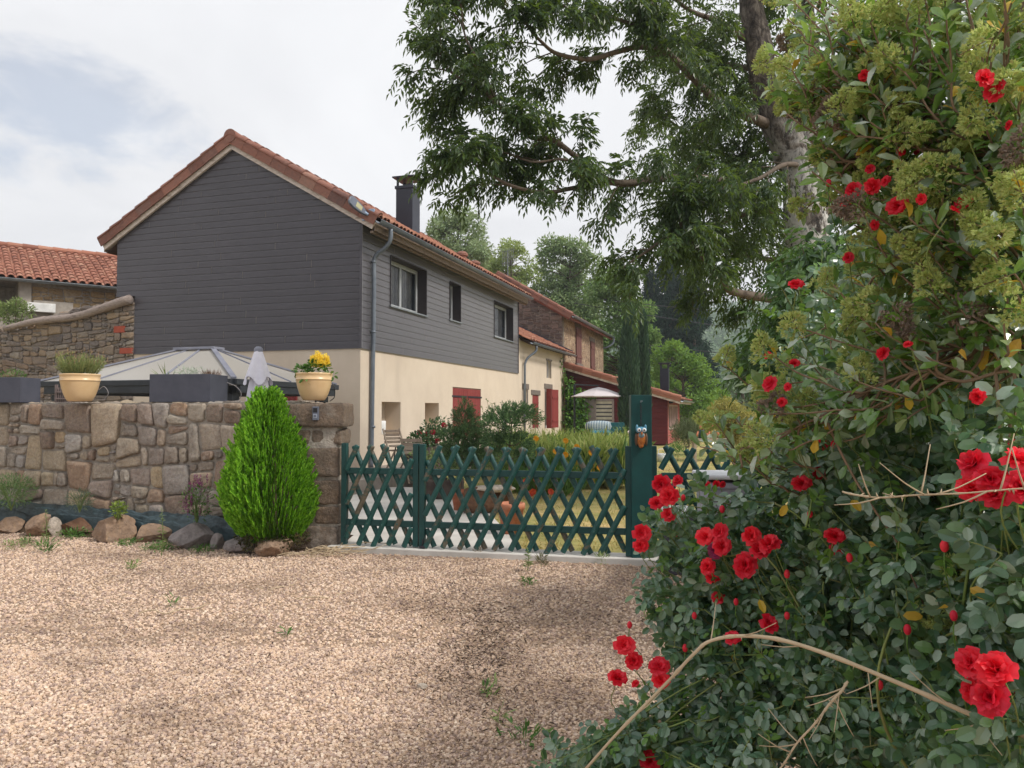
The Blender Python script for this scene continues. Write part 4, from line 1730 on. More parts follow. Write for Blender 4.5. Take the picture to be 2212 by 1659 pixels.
tiles(g, H(S0 - .32, 6.68, ez2 - .48 * sl2 + .1), E1, d2l, n2l, S1 - S0 + .6, 4.15, .22, .38, .09)
rf2 = part("roof", g, m_tile_old, sth)
g = MB()
a_ = e2_ - n2_ * .05
g.add([a_, a_ + E1 * (S1 - S0 + .6), a_ + E1 * (S1 - S0 + .6) + d2 * 4.15, a_ + d2 * 4.15], [(0, 1, 2, 3)])
a_ = H(S0 - .32, 6.68, ez2 - .48 * sl2 + .05)
g.add([a_, a_ + E1 * (S1 - S0 + .6), a_ + E1 * (S1 - S0 + .6) + d2l * 4.15, a_ + d2l * 4.15], [(0, 1, 2, 3)])
m_rbrown = M("red_brown_wood", [srgb(112, 62, 52), srgb(138, 84, 68)], .8, 4, .2, .2, 30, .004, .2)
part("roof_deck", g, m_soffit, rf2)
g = MB()
for i in range(10):
    c = e2_ + d2 * (i * .415) - E1 * .02
    g.box(c + d2 * .21 - n2_ * .02 + n2_ * .012 * (1 if i % 2 else 0), d2, E1, n2_, .225, .03, .12)
    g.tube([c + n2_ * .09 + E1 * .08, c + d2 * .44 + n2_ * .075 + E1 * .08], [.1, .09], 10)
part("verge_tile", g, m_tile_old, rf2)
g = MB()
g.box(e2_ + d2 * 2.07 - n2_ * .16 + E1 * .05, d2, E1, n2_, 2.05, .02, .05)
g.bar(H(S0 - .3, -.47, ez2 - .48 * sl2 + .0), H(S1 + .25, -.47, ez2 - .48 * sl2 + .0), .03, .14)
part("barge_board", g, m_rbrown, sth)
g = MB()
gutter(g, H(S0 - .3, -.5, ez2 - .48 * sl2 + .1), H(S1 + .3, -.5, ez2 - .48 * sl2 + .1), NR, .08)
g.tube(spline([H(S1 + .2, -.58, ez2 - .25), H(S1 + .2, -.56, ez2 - .5), H(S1 + .05, -.3, ez2 - .75), H(S1 + .0, .1, ez2 - .85)], 12), .05, 8)
part("gutter", g, m_zinc_d, sth, smooth=True)
m_shb = M("brown_shutter", [srgb(92, 62, 60), srgb(116, 80, 74)], .85, 3, .4, .3, 30, .006, .2, stretch=(3, 3, 1))
for (ua, ub, va, vb) in ((1242.7, 1253.5, 704, 783), (1274.6, 1283, 735, 806)):
    s0, z1 = onw(ua, va)
    s1, _ = onw(ub, va)
    _, z0 = onw(ua, vb)
    z1 -= .05
    g = MB()
    for i in range(6):
        x0 = s0 + (s1 - s0) * i / 6
        g.hbox(x0 + .005, x0 + (s1 - s0) / 6 - .005, -.07, -.02, z0, z1)
    for z_ in (z0 + .25, z1 - .4):
        g.hbox(s0 + .04, s1 - .04, -.095, -.071, z_, z_ + .13)
    part("shutter", g, m_shb, sth)
    g = MB()
    g.hbox(s0 - .15, s1 + .15, -.03, .1, z1 + .02, z1 + .22)
    part("lintel", g, m_lint, sth)
    g = MB()
    g.hbox(s0 - .1, s1 + .1, -.12, .1, z0 - .14, z0 - .02)
    part("sill", g, m_lint, sth)

# ------------------------------------------------------------------ red timber extension
m_redw = M("shaded_red_board", [srgb(88, 32, 38), srgb(106, 44, 48)], .7, 3, .4, .15, 30, .004, .3, stretch=(1, 1, 5))  # red boards with the gable's shade put into the colour
ext = thing("timber_extension", "low dark red timber clad extension with tiled lean-to roof at the garden end", "house extension", H(22.5, -2.5, 0))
XS, XW, XL = 19.8, 4.66, 6.0
z_hi, z_lo = 3.58, 2.16
slx = (z_hi - z_lo) / XW
PX = lambda t, z: H(XS, -t, z)
g = MB()


def ext_span(z0, z1):
    f = lambda z: XW if z <= z_lo else XW - (z - z_lo) / slx
    return [((0, f(z0)), (0, f(z1)))]


boards(g, PX, board_rows(.1, z_hi, .16, (z_lo,)), ext_span, -E1, .018, 21, 4, 6)
part("gable_boarding", g, m_redw, ext)
PY_ = lambda s, z: H(s, -XW, z)
wz0, wz1 = onw(1444, 938)[1], 1.75
_s = lambda U: (lambda d_: float(((CAM + d_ * (((H(0, -XW, 0) - CAM) @ NR) / (d_ @ NR))) - C0) @ E1))(ray(U, 900))
ws0, ws1 = max(XS + .35, _s(1442)), min(XS + XL - .3, _s(1462.5))
wins = [(ws0 + (ws1 - ws0) * i / 4 + .06, ws0 + (ws1 - ws0) * (i + 1) / 4 - .06, .78, 1.82, .15, False) for i in range(4)]


def ext_side(z0, z1):
    zm = (z0 + z1) / 2
    xs = [(XS, XS + XL)]
    if .78 < zm < 1.82:
        xs = []
        e_ = XS
        for w_ in wins:
            xs.append((e_, w_[0])); e_ = w_[1]
        xs.append((e_, XS + XL))
    return [((a_, b_), (a_, b_)) for a_, b_ in xs]


m_redw2 = M("lit_red_board", [srgb(148, 74, 70), srgb(172, 98, 92)], .75, 3, .4, .15, 30, .004, .25, stretch=(1, 1, 5))  # same red boards, colour lightened for the side that catches the light
g = MB()
boards(g, PY_, board_rows(.1, z_lo, .16, (.78, 1.82)), ext_side, NR, .018, 22, 4, 6)
part("side_boarding", g, m_redw2, ext)
g = MB()
for w_ in wins:
    g.bar(PY_(w_[0], .78), PY_(w_[0], 1.82), .07, .07); g.bar(PY_(w_[1], .78), PY_(w_[1], 1.82), .07, .07)
g.bar(PY_(wins[0][0], .76), PY_(wins[-1][1], .76), .08, .07); g.bar(PY_(wins[0][0], 1.84), PY_(wins[-1][1], 1.84), .08, .07)
wf = part("window", g, M("pink_grey_frame", [srgb(182, 156, 150)], .6, 3, 0, 0), ext)
g = MB()
g.add([PY_(wins[0][0], .78) - NR * .06, PY_(wins[-1][1], .78) - NR * .06, PY_(wins[-1][1], 1.82) - NR * .06, PY_(wins[0][0], 1.82) - NR * .06], [(0, 1, 2, 3)])
part("pane", g, M("red_tinted_pane", [srgb(70, 26, 34), srgb(84, 34, 40)], .15, 2, 0, 0, spec=.6), wf)
g = MB()
g.hbox(XS + .1, XS + XL, -XW + .15, -.1, .05, z_lo - .1)
part("inner_wall", g, M("dull_red_inside", [srgb(96, 44, 46)], .9, 3, 0, 0), ext)
dX = unit(E2 + UP * slx)
nX = np.cross(E1, dX)
if nX[2] < 0: nX = -nX
eX = H(XS - .45, -XW - .62, z_lo - .62 * slx + .12)
LX = (XW + .62) / dX[:2].dot(E2[:2])
g = MB()
tiles(g, eX, E1, dX, nX, XL + .8, LX, .22, .36, .09)
rfx = part("roof", g, m_tile, ext)
g = MB()
nt_ = 12
for i in range(nt_):
    L = LX / nt_
    c = eX + dX * (i * L) - E1 * .02
    g.box(c + dX * L / 2 - nX * .01 + nX * .02 * rng.uniform(0, 1), dX, E1, nX, L / 2 + .01, .03, .10)
    g.tube([c + nX * .1 + E1 * .08, c + dX * (L + .03) + nX * .085 + E1 * .08], [.1, .09], 10)
part("verge_tile", g, m_tile, rfx)
g = MB()
a_ = eX - nX * .05
g.add([a_, a_ + E1 * (XL + .8), a_ + E1 * (XL + .8) + dX * LX, a_ + dX * LX], [(0, 1, 2, 3)])
part("roof_deck", g, m_soffit, rfx)
g = MB()
g.box(eX + dX * LX / 2 - nX * .15, dX, E1, nX, LX / 2, .02, .045)
g.bar(H(XS - .4, -XW - .58, z_lo - .62 * slx), H(XS + XL + .3, -XW - .58, z_lo - .62 * slx), .03, .13)
part("barge_board", g, m_rake, ext)
g = MB()
gutter(g, H(XS - .4, -XW - .62, z_lo - .62 * slx + .07), H(XS + XL + .35, -XW - .62, z_lo - .62 * slx + .07), NR, .07)
part("gutter", g, m_zinc, ext, smooth=True)
# glazed door with blind in the gable side
tA, zA = ong(1284, 857, XS)
tB, zB = ong(1327, 930, XS)
g = MB()
a0, a1 = -tA, -tB
zA, zB = 2.13, .2
g.box(PX(a0 - .28, 1.16) - E1 * .05, E2, E1, UP, .26, .03, .98)
for x0, x1, z0, z1 in ((a0, a0 + .09, zB, zA), (a1 - .09, a1, zB, zA), (a0, a1, zA - .09, zA), (a0, a1, zB, zB + .2), (a0, a1, 1.0, 1.08)):
    g.box(PX((x0 + x1) / 2, (z0 + z1) / 2) - E1 * .05, E2, E1, UP, (x1 - x0) / 2, .04, (z1 - z0) / 2)
dr = part("door", g, M("mauve_frame", [srgb(140, 130, 132), srgb(164, 152, 152)], .6, 3, 0, 0), ext)
g = MB()
for i in range(10):
    z_ = .35 + i * .18
    g.box(PX((a0 + a1) / 2, z_) - E1 * .035, E2, E1, UP, (a1 - a0) / 2 - .09, .004, .058)
part("blind", g, M("striped_blind", [srgb(196, 192, 180)], .8, 3, 0, 0), dr)
g = MB()
g.add([PX(a0 + .05, .2) - E1 * .03, PX(a1 - .05, .2) - E1 * .03, PX(a1 - .05, 2.1) - E1 * .03, PX(a0 + .05, 2.1) - E1 * .03], [(0, 1, 2, 3)])
part("pane", g, M("dark_pane", [srgb(84, 82, 92)], .2, 3, 0, 0), dr)
# its metal chimney
cx = at(1436, 830, 36.5)
g = MB()
g.box((cx[0], cx[1], 2.6), E1, E2, UP, .2, .2, 1.0)
for i in (-1, 1):
    for j in (-1, 1):
        g.box((cx[0], cx[1], 3.7) + E1 * .17 * i + E2 * .17 * j, E1, E2, UP, .03, .03, .12)
g.box((cx[0], cx[1], 3.84), E1, E2, UP, .27, .27, .03)
part("chimney", g, m_navy, ext, bevel=.006)
g = MB()
cc_ = H(XS - .2, -XW - .1, 1.98)
g.box(cc_ + E1 * .8, E1, E2, UP, .07, .1, .05)
part("wall_lamp", g, m_blk, ext, bevel=.01)

# television aerial
c = at(1097, 590, 37)
an = thing("tv_aerial", "metal television aerial on a mast above the far tiled roof", "aerial", (c[0], c[1], c[2] - .3))
g = MB()
tp = at(1097, 540, 37)
g.tube([c - UP * .6, tp], .022, 6)
part("mast", g, m_zinc, an)
g = MB()
for z_, V in ((0, 545), (1, 558), (2, 570)):
    l_, r_ = at(1085, V, 37.2), at(1113, V - 6, 36.6)
    g.tube([l_, r_], .012, 5)
    for i in range(7):
        q_ = l_ + (r_ - l_) * i / 6
        g.tube([q_ - np.array([.1, .25, -.05]), q_ + np.array([.1, .25, -.05])], .008, 4)
for i in range(6):
    q_ = at(1086 + i * 4.6, 537 - i * .8, 37)
    g.tube([q_, q_ - UP * .9], .008, 4)
part("elements", g, m_zinc, an)
# ------------------------------------------------------------------ green lattice gate
k = N("worn_green_paint")
vec = k.coord("Object")
nz = k.noise(3.2, 7, .72, vec, .6)
g_ = k.add("ShaderNodeNewGeometry")
ad = k.add("ShaderNodeMath", operation="ADD")
k.link(nz, 0, ad, 0)
m2 = k.add("ShaderNodeMath", operation="MULTIPLY")
k.link(g_, "Random Per Island", m2, 0)
m2.inputs[1].default_value = .16
k.link(m2, 0, ad, 1)
r0 = k.ramp(k.noise(26, 5, .7, vec), [(.3, srgb(14, 62, 60)), (.7, srgb(30, 86, 80))])
r1 = k.ramp(k.noise(30, 5, .7, vec), [(.3, srgb(72, 62, 52)), (.7, srgb(124, 108, 88))])
fk = k.ramp(ad, [(.63, 0.0), (.68, .85)])
k.col(k.mix(fk, r0, r1)).rough(.5)
k.bump(k.noise(50, 4, .7, vec), .3, .003)
m_lat = k.m
m_green = M("green_paint", [srgb(10, 56, 56), srgb(20, 72, 70)], .48, 4, .1, .15, 40, .002, .4)
GUP = np.array([0, 0, 1.0])


def gp(a_, z, out=0.0):
    return GATE_L + gdir * a_ + GUP * z + gn * out


def g_along(U):                                             # distance along the gate line at image column U
    d_ = ray(U, 1000)
    nn_ = np.array([gdir[1], -gdir[0], 0])
    P = CAM + d_ * (((GATE_L - CAM) @ nn_) / (d_ @ nn_))
    return float((P - GATE_L) @ gdir)


ZB, ZT = .075, 1.215                                         # leaf foot and post top
z_r1, z_r2 = .905, .325                                      # rails


def lattice(lo, hi, first, pitch, lean, zlo, zhi, r_=.03):
    """crossing half-round battens, kept inside the leaf"""
    front, back = MB(), MB()
    hgt = zhi - zlo
    n_ = 0
    for mb, sg, out in ((front, 1, .047), (back, -1, -.02)):
        kx = int((hi - lo) / pitch) + 6
        for i in range(-4, kx):
            xt = first + i * pitch - (.08 if sg < 0 else 0)           # tops come in pairs
            xb = xt - sg * lean
            p0, p1 = np.array([xb, zlo]), np.array([xt, zhi])
            t0, t1 = 0.0, 1.0
            dx = p1[0] - p0[0]
            ta_, tb_ = (lo - p0[0]) / dx, (hi - p0[0]) / dx
            t0, t1 = max(t0, min(ta_, tb_)), min(t1, max(ta_, tb_))
            if t1 - t0 < .12:
                continue
            a_, b_ = p0 + (p1 - p0) * t0, p0 + (p1 - p0) * t1
            j1, j2 = rng.normal(size=2) * .006, rng.normal(size=2) * .005
            A, Bq = gp(a_[0] + j1[0], a_[1] + j1[1] * (t0 == 0) * 1.4, out), gp(b_[0] + j2[0], b_[1] + j2[1] * (t1 == 1) * 1.4, out)
            ax = unit(Bq - A)
            s_ = np.cross(ax, gn)
            prof = [(-r_, 0), (-r_ * .92, .013), (-r_ * .55, .026), (0, .031), (r_ * .55, .026), (r_ * .92, .013), (r_, 0)]
            V = []
            ends = [(A, .97), (A + ax * .006, 1), (Bq - ax * .012, 1), (Bq, .82)]
            for q_, sc in ends:
                V += [q_ + s_ * x * sc + gn * y * sc for x, y in prof]
            kk = len(prof)
            f = []
            for e_ in range(3):
                for j in range(kk):
                    j2_ = (j + 1) % kk
                    f.append((e_ * kk + j, e_ * kk + j2_, (e_ + 1) * kk + j2_, (e_ + 1) * kk + j))
            f += [tuple(range(kk))[::-1], tuple(range(3 * kk, 4 * kk))]
            mb.add(V, f)
            if sg > 0:                                      # coach bolts where the battens cross the rails
                for zr in (z_r1, z_r2):
                    w_ = (zr - zlo) / hgt
                    if t0 + .03 < w_ < t1 - .03:
                        q_ = A + (Bq - A) * ((w_ - t0) / (t1 - t0)) + gn * .03
                        mb.tube([q_, q_ + gn * .008], [.011, .007], 7)
    return front, back


def leaf_parts(root, x0, x1, hinge_first, first, pitch):
    pw = .062
    for xa, nm in ((x0, "post"), (x1 - pw, "post")):
        g = MB()
        g.box(gp(xa + pw / 2, (ZB + ZT) / 2 + rng.uniform(-.004, .006), .012), gdir, gn, GUP, pw / 2, .032, (ZT - ZB) / 2)
        part(nm, g, m_green, root, bevel=.004)
    for zr in (z_r1, z_r2):
        g = MB()
        g.box(gp((x0 + x1) / 2, zr, .015), gdir, gn, GUP, (x1 - x0) / 2 - pw - .001, .024, .034)
        part("rail", g, m_green, root, bevel=.005)
    fr_, bk = lattice(x0 + pw + .005, x1 - pw - .005, first, pitch, pitch * 2.92, .085, 1.19)
    part("front_battens", fr_, m_lat, root)
    part("back_battens", bk, m_lat, root)


aL0, aL1 = 0.0, g_along(906)
aR0, aR1 = g_along(908.5), g_along(1364)
gl = thing("lattice_gate", "narrow left leaf of the green lattice gate next to the stone pillar", "gate", gp((aL0 + aL1) / 2, ZB), "leaves of the double lattice gate")
leaf_parts(gl, aL0, aL1, True, g_along(775.7), .181)
gr = thing("lattice_gate", "wide right leaf of the green lattice gate beside the tall post with the owl", "gate", gp((aR0 + aR1) / 2, ZB), "leaves of the double lattice gate")
leaf_parts(gr, aR0, aR1, False, g_along(956.2), (g_along(1333) - g_along(956.2)) / 10)
g = MB()
g.box(gp(aR0 + .05, .085, .06), gdir, gn, GUP, .03, .02, .012)
g.box(gp(aR0 + .05, .12, .055), gdir, gn, GUP, .006, .006, .05)
part("drop_bolt", g, m_iron, gr)
for zr in (z_r1, z_r2):
    g = MB()
    g.box(gp(aR1 + .02, zr, .01), gdir, gn, GUP, .03, .02, .028)
    part("hinge", g, m_iron, gr)

# tall post
po = at(1387, 1195, 8.0); po[2] = 0
pz = at(1387, 853, 8.0)[2]
gx = (at(1409, 1000, 8.0) - at(1364, 1000, 8.0))[0]
pst = thing("gate_post", "tall square dark green timber post with the owl ornament hanging on it", "post", po)
g = MB()
g.box((po[0], po[1] + .06, (pz + .0) / 2), (1, 0, 0), (0, 1, 0), GUP, gx / 2, .075, pz / 2)
part("post", g, m_green, pst, bevel=.005)
g = MB()
s_po = po + np.array([gx / 2 + .033, .1, 0])
g.box((s_po[0], s_po[1], .61), (1, 0, 0), (0, 1, 0), GUP, .03, .04, .605)
part("side_post", g, m_green, pst, bevel=.004)

# owl ornament on a short chain
oc = at(1387, 939, 7.9)
oc[1] = po[1] - .045
owl = thing("owl_ornament", "painted blue and orange owl ornament hanging on the tall green post", "ornament", oc)
m_or = M("orange_glaze", [srgb(196, 116, 40), srgb(150, 84, 40), srgb(214, 140, 56)], .35, 30, 0, .2, 60, .004, .5)
m_bl = M("blue_glaze", [srgb(70, 128, 156), srgb(96, 150, 172)], .35, 20, 0, .2, 60, .004, .5)
m_br = M("brown_glaze", [srgb(82, 58, 42), srgb(110, 80, 54)], .4, 20, 0, .3, 60, .004, .4)
V, Fc = ico(3)
g = MB(); g.add(oc + V * np.array([.052, .03, .075]) + np.array([0, 0, -.045]), Fc)
g.add(oc + V * np.array([.03, .02, .035]) + np.array([0, 0, -.105]), Fc)
part("body", g, m_or, owl, smooth=True)
g = MB(); g.add(oc + V * np.array([.058, .034, .036]) + np.array([0, -.006, .045]), Fc)
for sg in (-1, 1):
    g.add(oc + V * np.array([.014, .012, .03]) + np.array([.044 * sg, -.004, .074]), Fc)
hd = part("head", g, m_bl, owl, smooth=True)
for sg in (-1, 1):
    g = MB(); g.add(oc + V * np.array([.021, .014, .021]) + np.array([.026 * sg, -.034, .048]), Fc)
    e_ = part("eye", g, m_white, hd, smooth=True)
    g = MB(); g.add(oc + V * np.array([.009, .007, .009]) + np.array([.025 * sg, -.046, .048]), Fc)
    part("pupil", g, m_blk, hd, smooth=True)
g = MB(); g.lathe(oc + np.array([0, -.042, .012]), [(0, -.022), (.012, .004), (.009, .016), (0, .02)], 10)
part("beak", g, m_or, hd, smooth=True)
g = MB()
for sg in (-1, 1):
    g.add(oc + V * np.array([.016, .024, .066]) + np.array([.05 * sg, .0, -.05]), Fc)
part("wing", g, m_br, owl, smooth=True)
g = MB(); g.add(oc + V * np.array([.032, .014, .026]) + np.array([0, -.024, -.008]), Fc)
part("breast", g, M("grey_blue_glaze", [srgb(112, 134, 140)], .4, 20, 0, 0), owl, smooth=True)
g = MB()
for i in range(11):
    c_ = oc + np.array([0, .012, .085 + i * .022])
    an_ = np.linspace(0, 2 * math.pi, 9)
    ring = [c_ + (np.array([math.cos(q_), 0, 0]) if i % 2 else np.array([0, math.cos(q_), 0])) * .008 + UP * math.sin(q_) * .014 for q_ in an_]
    g.tube(ring, .003, 5, False)
part("chain", g, m_iron, owl)
g = MB(); g.tube([oc + np.array([0, .03, .335]), oc + np.array([0, -.012, .335])], .006, 6)
g.box(oc + np.array([.004, -.012, .345]), (1, 0, 0), (0, 1, 0), GUP, .012, .003, .006)
part("hook", g, m_zinc, owl)

# fence bay right of the post
fn0 = at(1428, 1000, 8.05); fn0[2] = 0
fence = thing("lattice_fence", "green lattice fence bay half hidden by roses right of the tall post", "fence", fn0 + np.array([1, 0, 0]))
g_save = (GATE_L, gdir, gn)
GATE_L = fn0
gdir = unit(np.array([1, -.16, 0]))
gn = np.array([gdir[1], -gdir[0], 0])
for zr in (z_r1, z_r2):
    g = MB(); g.box(gp(1.25, zr, .015), gdir, gn, GUP, 1.25, .024, .034)
    part("rail", g, m_green, fence, bevel=.005)
fr_, bk = lattice(0, 2.5, .12, .21, .6, .09, 1.2)
part("front_battens", fr_, m_green, fence)
part("back_battens", bk, m_green, fence)
g = MB(); g.box(gp(2.54, .6, .0), gdir, gn, GUP, .035, .035, .6)
part("post", g, m_green, fence, bevel=.004)
GATE_L, gdir, gn = g_save

# bins behind the roses
m_bin = M("grey_bin_plastic", [srgb(140, 142, 154), srgb(156, 158, 168)], .5, 3, 0, .08, 30, .003, .4)
m_lid = M("pale_lid", [srgb(206, 208, 214)], .35, 3, 0, 0, spec=.6)
bc = at(1565, 1020, 7.0); bc[2] = 0
bi = thing("wheelie_bin", "grey wheelie bin with a pale flat lid behind the roses", "bin", bc)
g = MB()
zt = at(1565, 1030, 7.0)[2] - .03
prof0 = [(-.18, -.22), (.18, -.22), (.18, .2), (-.18, .2)]
V = [bc + np.array([x, y, .08]) for x, y in prof0] + [bc + np.array([x * 1.18, y * 1.15, zt]) for x, y in prof0]
g.add(V, [(3, 2, 1, 0), (4, 5, 6, 7), (0, 1, 5, 4), (1, 2, 6, 5), (2, 3, 7, 6), (3, 0, 4, 7)])
g.box(bc + UP * (zt - .03), (1, 0, 0), (0, 1, 0), UP, .225, .27, .03)
part("body", g, m_bin, bi, bevel=.02)
g = MB(); g.box(bc + UP * (zt + .015), (1, 0, 0), (0, 1, 0), UP, .2, .24, .014)
part("rim_gap", g, m_blk, bi, bevel=.005)
g = MB(); g.box(bc + UP * (zt + .05) + np.array([0, -.01, 0]), (1, 0, 0), (0, 1, 0), UP, .235, .285, .022)
part("lid", g, m_lid, bi, bevel=.015)
for sg in (-1, 1):
    g = MB(); g.tube([bc + np.array([.2 * sg - .02, .2, .1]), bc + np.array([.2 * sg + .02, .2, .1])], .1, 16)
    part("wheel", g, m_blk, bi)
g = MB()
for j_, strokes in enumerate(([(-.5, .5, .5, .5), (0, .5, 0, -.5)], [(-.4, -.5, -.4, .5), (-.4, .5, .3, .5), (.3, .5, .3, .05), (.3, .05, -.4, .05), (-.1, .05, .35, -.5)], [(0, -.5, 0, .5)])):
    for xa, ya, xb, yb in strokes:
        o_ = bc + np.array([-.15 + .05 * j_, -.246, zt - .1])
        g.bar(o_ + np.array([xa * .034, 0, ya * .045]), o_ + np.array([xb * .034, 0, yb * .045]), .003, .008)
part("lettering", g, m_dev, bi)
bx = at(1468, 1101, 7.45)
lowb = thing("storage_box", "low dark grey box with a pale top between green post and bin", "box", (bx[0], bx[1], 0))
g = MB(); g.box((bx[0], bx[1] + .15, bx[2] / 2 - .02), (1, 0, 0), (0, 1, 0), UP, .148, .148, bx[2] / 2 - .02)
part("body", g, M("charcoal_plastic", [srgb(58, 58, 66), srgb(72, 72, 80)], .6, 3, 0, 0), lowb, bevel=.012)
g = MB(); g.box((bx[0], bx[1] + .15, bx[2] - .02), (1, 0, 0), (0, 1, 0), UP, .155, .155, .024)
part("lid", g, m_lid, lowb, bevel=.012)
# ------------------------------------------------------------------ things on the wall
m_pot = M("cream_glaze", [srgb(208, 174, 128), srgb(220, 190, 148)], .32, 2.5, 0, .05, 30, .003, .5)
m_plgrey = M("anthracite_planter", [srgb(66, 68, 80), srgb(76, 78, 90)], .6, 5, 0, .08, 60, .002, .35)
m_terra = M("terracotta", [srgb(170, 102, 76), srgb(192, 124, 96), srgb(180, 128, 104)], .85, 6, 0, .25, 50, .004, .2)


def pot(U, V0_, V1_, wpx, Y, label, rimlabel=None):
    b = at(U, V1_, Y)
    b[2] = WZ + .02
    Rr = wpx / F * Y / 2
    hh = at(U, V0_, Y)[2] - b[2]
    t = thing("flower_pot", label, "flower pot", b, "cream pots on the wall")
    prof = [(0, 0), (Rr * .55, 0), (Rr * .62, .012), (Rr * .76, hh * .22), (Rr * .88, hh * .46), (Rr * .955, hh * .7), (Rr * .965, hh * .735), (Rr * .985, hh * .74),
            (Rr * .985, hh * .775), (Rr * .97, hh * .78), (Rr * .98, hh * .93), (Rr * 1.0, hh * .95), (Rr, hh * .99), (Rr * .97, hh), (Rr * .91, hh * .99), (Rr * .88, hh * .86), (0, hh * .86)]
    g = MB(); g.lathe(b, prof, 40)
    part("pot", g, m_pot, t, smooth=True)
    g = MB(); g.lathe(b, [(0, hh * .88), (Rr * .9, hh * .88)], 24)
    part("soil", g, m_soil, t)
    return t, b + UP * hh * .9, Rr, hh


def spikes(mb, c, n, spread, h0, h1, w, lean=.35, base=.0):
    ang = rng.uniform(0, 2 * math.pi, n)
    rr = spread * np.sqrt(rng.uniform(0, 1, n))
    P = c + np.stack([np.cos(ang) * rr, np.sin(ang) * rr, np.full(n, base)], 1)
    D = np.stack([np.cos(ang) * rr / spread * lean, np.sin(ang) * rr / spread * lean, np.ones(n)], 1) + rng.normal(size=(n, 3)) * .12
    Lh = rng.uniform(h0, h1, n)
    leaves(mb, P, D, rdirs(n), Lh, w, "kite", .1)
    return P + vnorm(D) * Lh[:, None], P, vnorm(D), Lh


def bushy(mb, c, rx, ry, rz, n, ll, lw, kind="kite", up=.4, shell=.45, droop=.15):
    d_ = rdirs(n)
    rad = shell + (1 - shell) * rng.uniform(0, 1, n) ** .6
    P = c + d_ * rad[:, None] * np.array([rx, ry, rz])
    D = d_ + rng.normal(size=(n, 3)) * .5 + UP * up
    leaves(mb, P, D, UP + rdirs(n) * .7, ll * rng.uniform(.7, 1.25, n), lw * rng.uniform(.7, 1.2, n), kind, droop)


m_lav = leaf_mat("lavender_leaf", [srgb(112, 128, 72), srgb(140, 150, 92), srgb(160, 164, 108)], .7, .25)
m_lavf = leaf_mat("faded_lavender_head", [srgb(150, 122, 92), srgb(176, 146, 104), srgb(132, 110, 96)], .9, .2)
m_mid = leaf_mat("mid_green_leaf", [srgb(52, 92, 38), srgb(80, 120, 54), srgb(104, 140, 70)], .5, .3, srgb(120, 160, 50))
m_pale = leaf_mat("pale_green_leaf", [srgb(128, 146, 90), srgb(150, 164, 104), srgb(108, 132, 72)], .6, .3)
m_silver = leaf_mat("silver_leaf", [srgb(196, 206, 190), srgb(216, 222, 208), srgb(170, 184, 160)], .8, .2)
m_yel = leaf_mat("yellow_petal", [srgb(250, 222, 70), srgb(254, 232, 96), srgb(246, 210, 60)], .6, .3, srgb(255, 235, 90))
m_stem = M("green_stem", [srgb(84, 104, 56), srgb(112, 124, 72)], .7, 4, .4, 0)
m_twig = M("brown_twig", [srgb(92, 74, 60), srgb(132, 112, 92)], .9, 8, .4, .2, 40, .003)
m_drystem = M("dry_stem", [srgb(164, 144, 116), srgb(196, 178, 150)], .85, 8, .5, .2, 60, .002)

p1, c1, r1_, h1_ = pot(172, 808, 868, 80, 9.95, "cream pot of faded lavender at the left on the stone wall")
lav = thing("lavender", "faded lavender plant growing in the left cream pot", "plant", c1)
g = MB()
tips, P_, D_, L_ = spikes(g, c1, 150, .17, .16, .36, .008, .7)
for f in (.25, .4, .55, .7, .85):
    m_ = len(P_)
    for sgn in range(3):
        leaves(g, P_ + D_ * (L_ * f)[:, None], D_ + rdirs(m_) * .7, rdirs(m_), .045, .007)
part("foliage", g, m_lav, lav)
g = MB()
sel = rng.random(len(tips)) < .4
tt = tips[sel]
for dz in (0, .012, .024, .036):
    leaves(g, tt + UP * dz + D_[sel] * .0, D_[sel] + rdirs(len(tt)) * .5, rdirs(len(tt)), .02, .012)
part("flower_heads", g, m_lavf, lav)

p2, c2, r2_, h2_ = pot(678, 806, 868, 79, 9.02, "cream pot with yellow flowers on top of the gate pillar")
p2_pl = thing("celosia", "yellow plumed flowers with green leaves in the pot above the pillar", "flowers", c2)
g = MB()
bushy(g, c2 + np.array([.03, 0, .08]), .15, .13, .09, 150, .06, .035, "oval")
bushy(g, c2 + np.array([-.16, -.03, .05]), .08, .08, .05, 40, .06, .04, "oval")
bushy(g, c2 + np.array([-.05, -.19, -.03]), .05, .03, .06, 12, .06, .04, "oval", -.5)
bushy(g, c2 + np.array([.2, 0, .01]), .06, .06, .03, 12, .06, .04, "oval", -.2)
part("foliage", g, m_mid, p2_pl)
g = MB()
for i in range(34):
    an_, rr = rng.uniform(0, 6.28), .12 * math.sqrt(rng.random())
    b = c2 + np.array([.05 + math.cos(an_) * rr, math.sin(an_) * rr * .8, .09 + rng.uniform(0, .05)])
    hh = rng.uniform(.09, .15)
    n_ = 70
    t = rng.uniform(0, 1, n_)
    a2 = rng.uniform(0, 6.28, n_)
    rad = .024 * (1 - t * .75)
    P_ = b + np.stack([np.cos(a2) * rad, np.sin(a2) * rad, t * hh], 1)
    leaves(g, P_, np.stack([np.cos(a2), np.sin(a2), np.full(n_, .9)], 1), rdirs(n_), .022, .012)
part("plumes", g, m_yel, p2_pl)

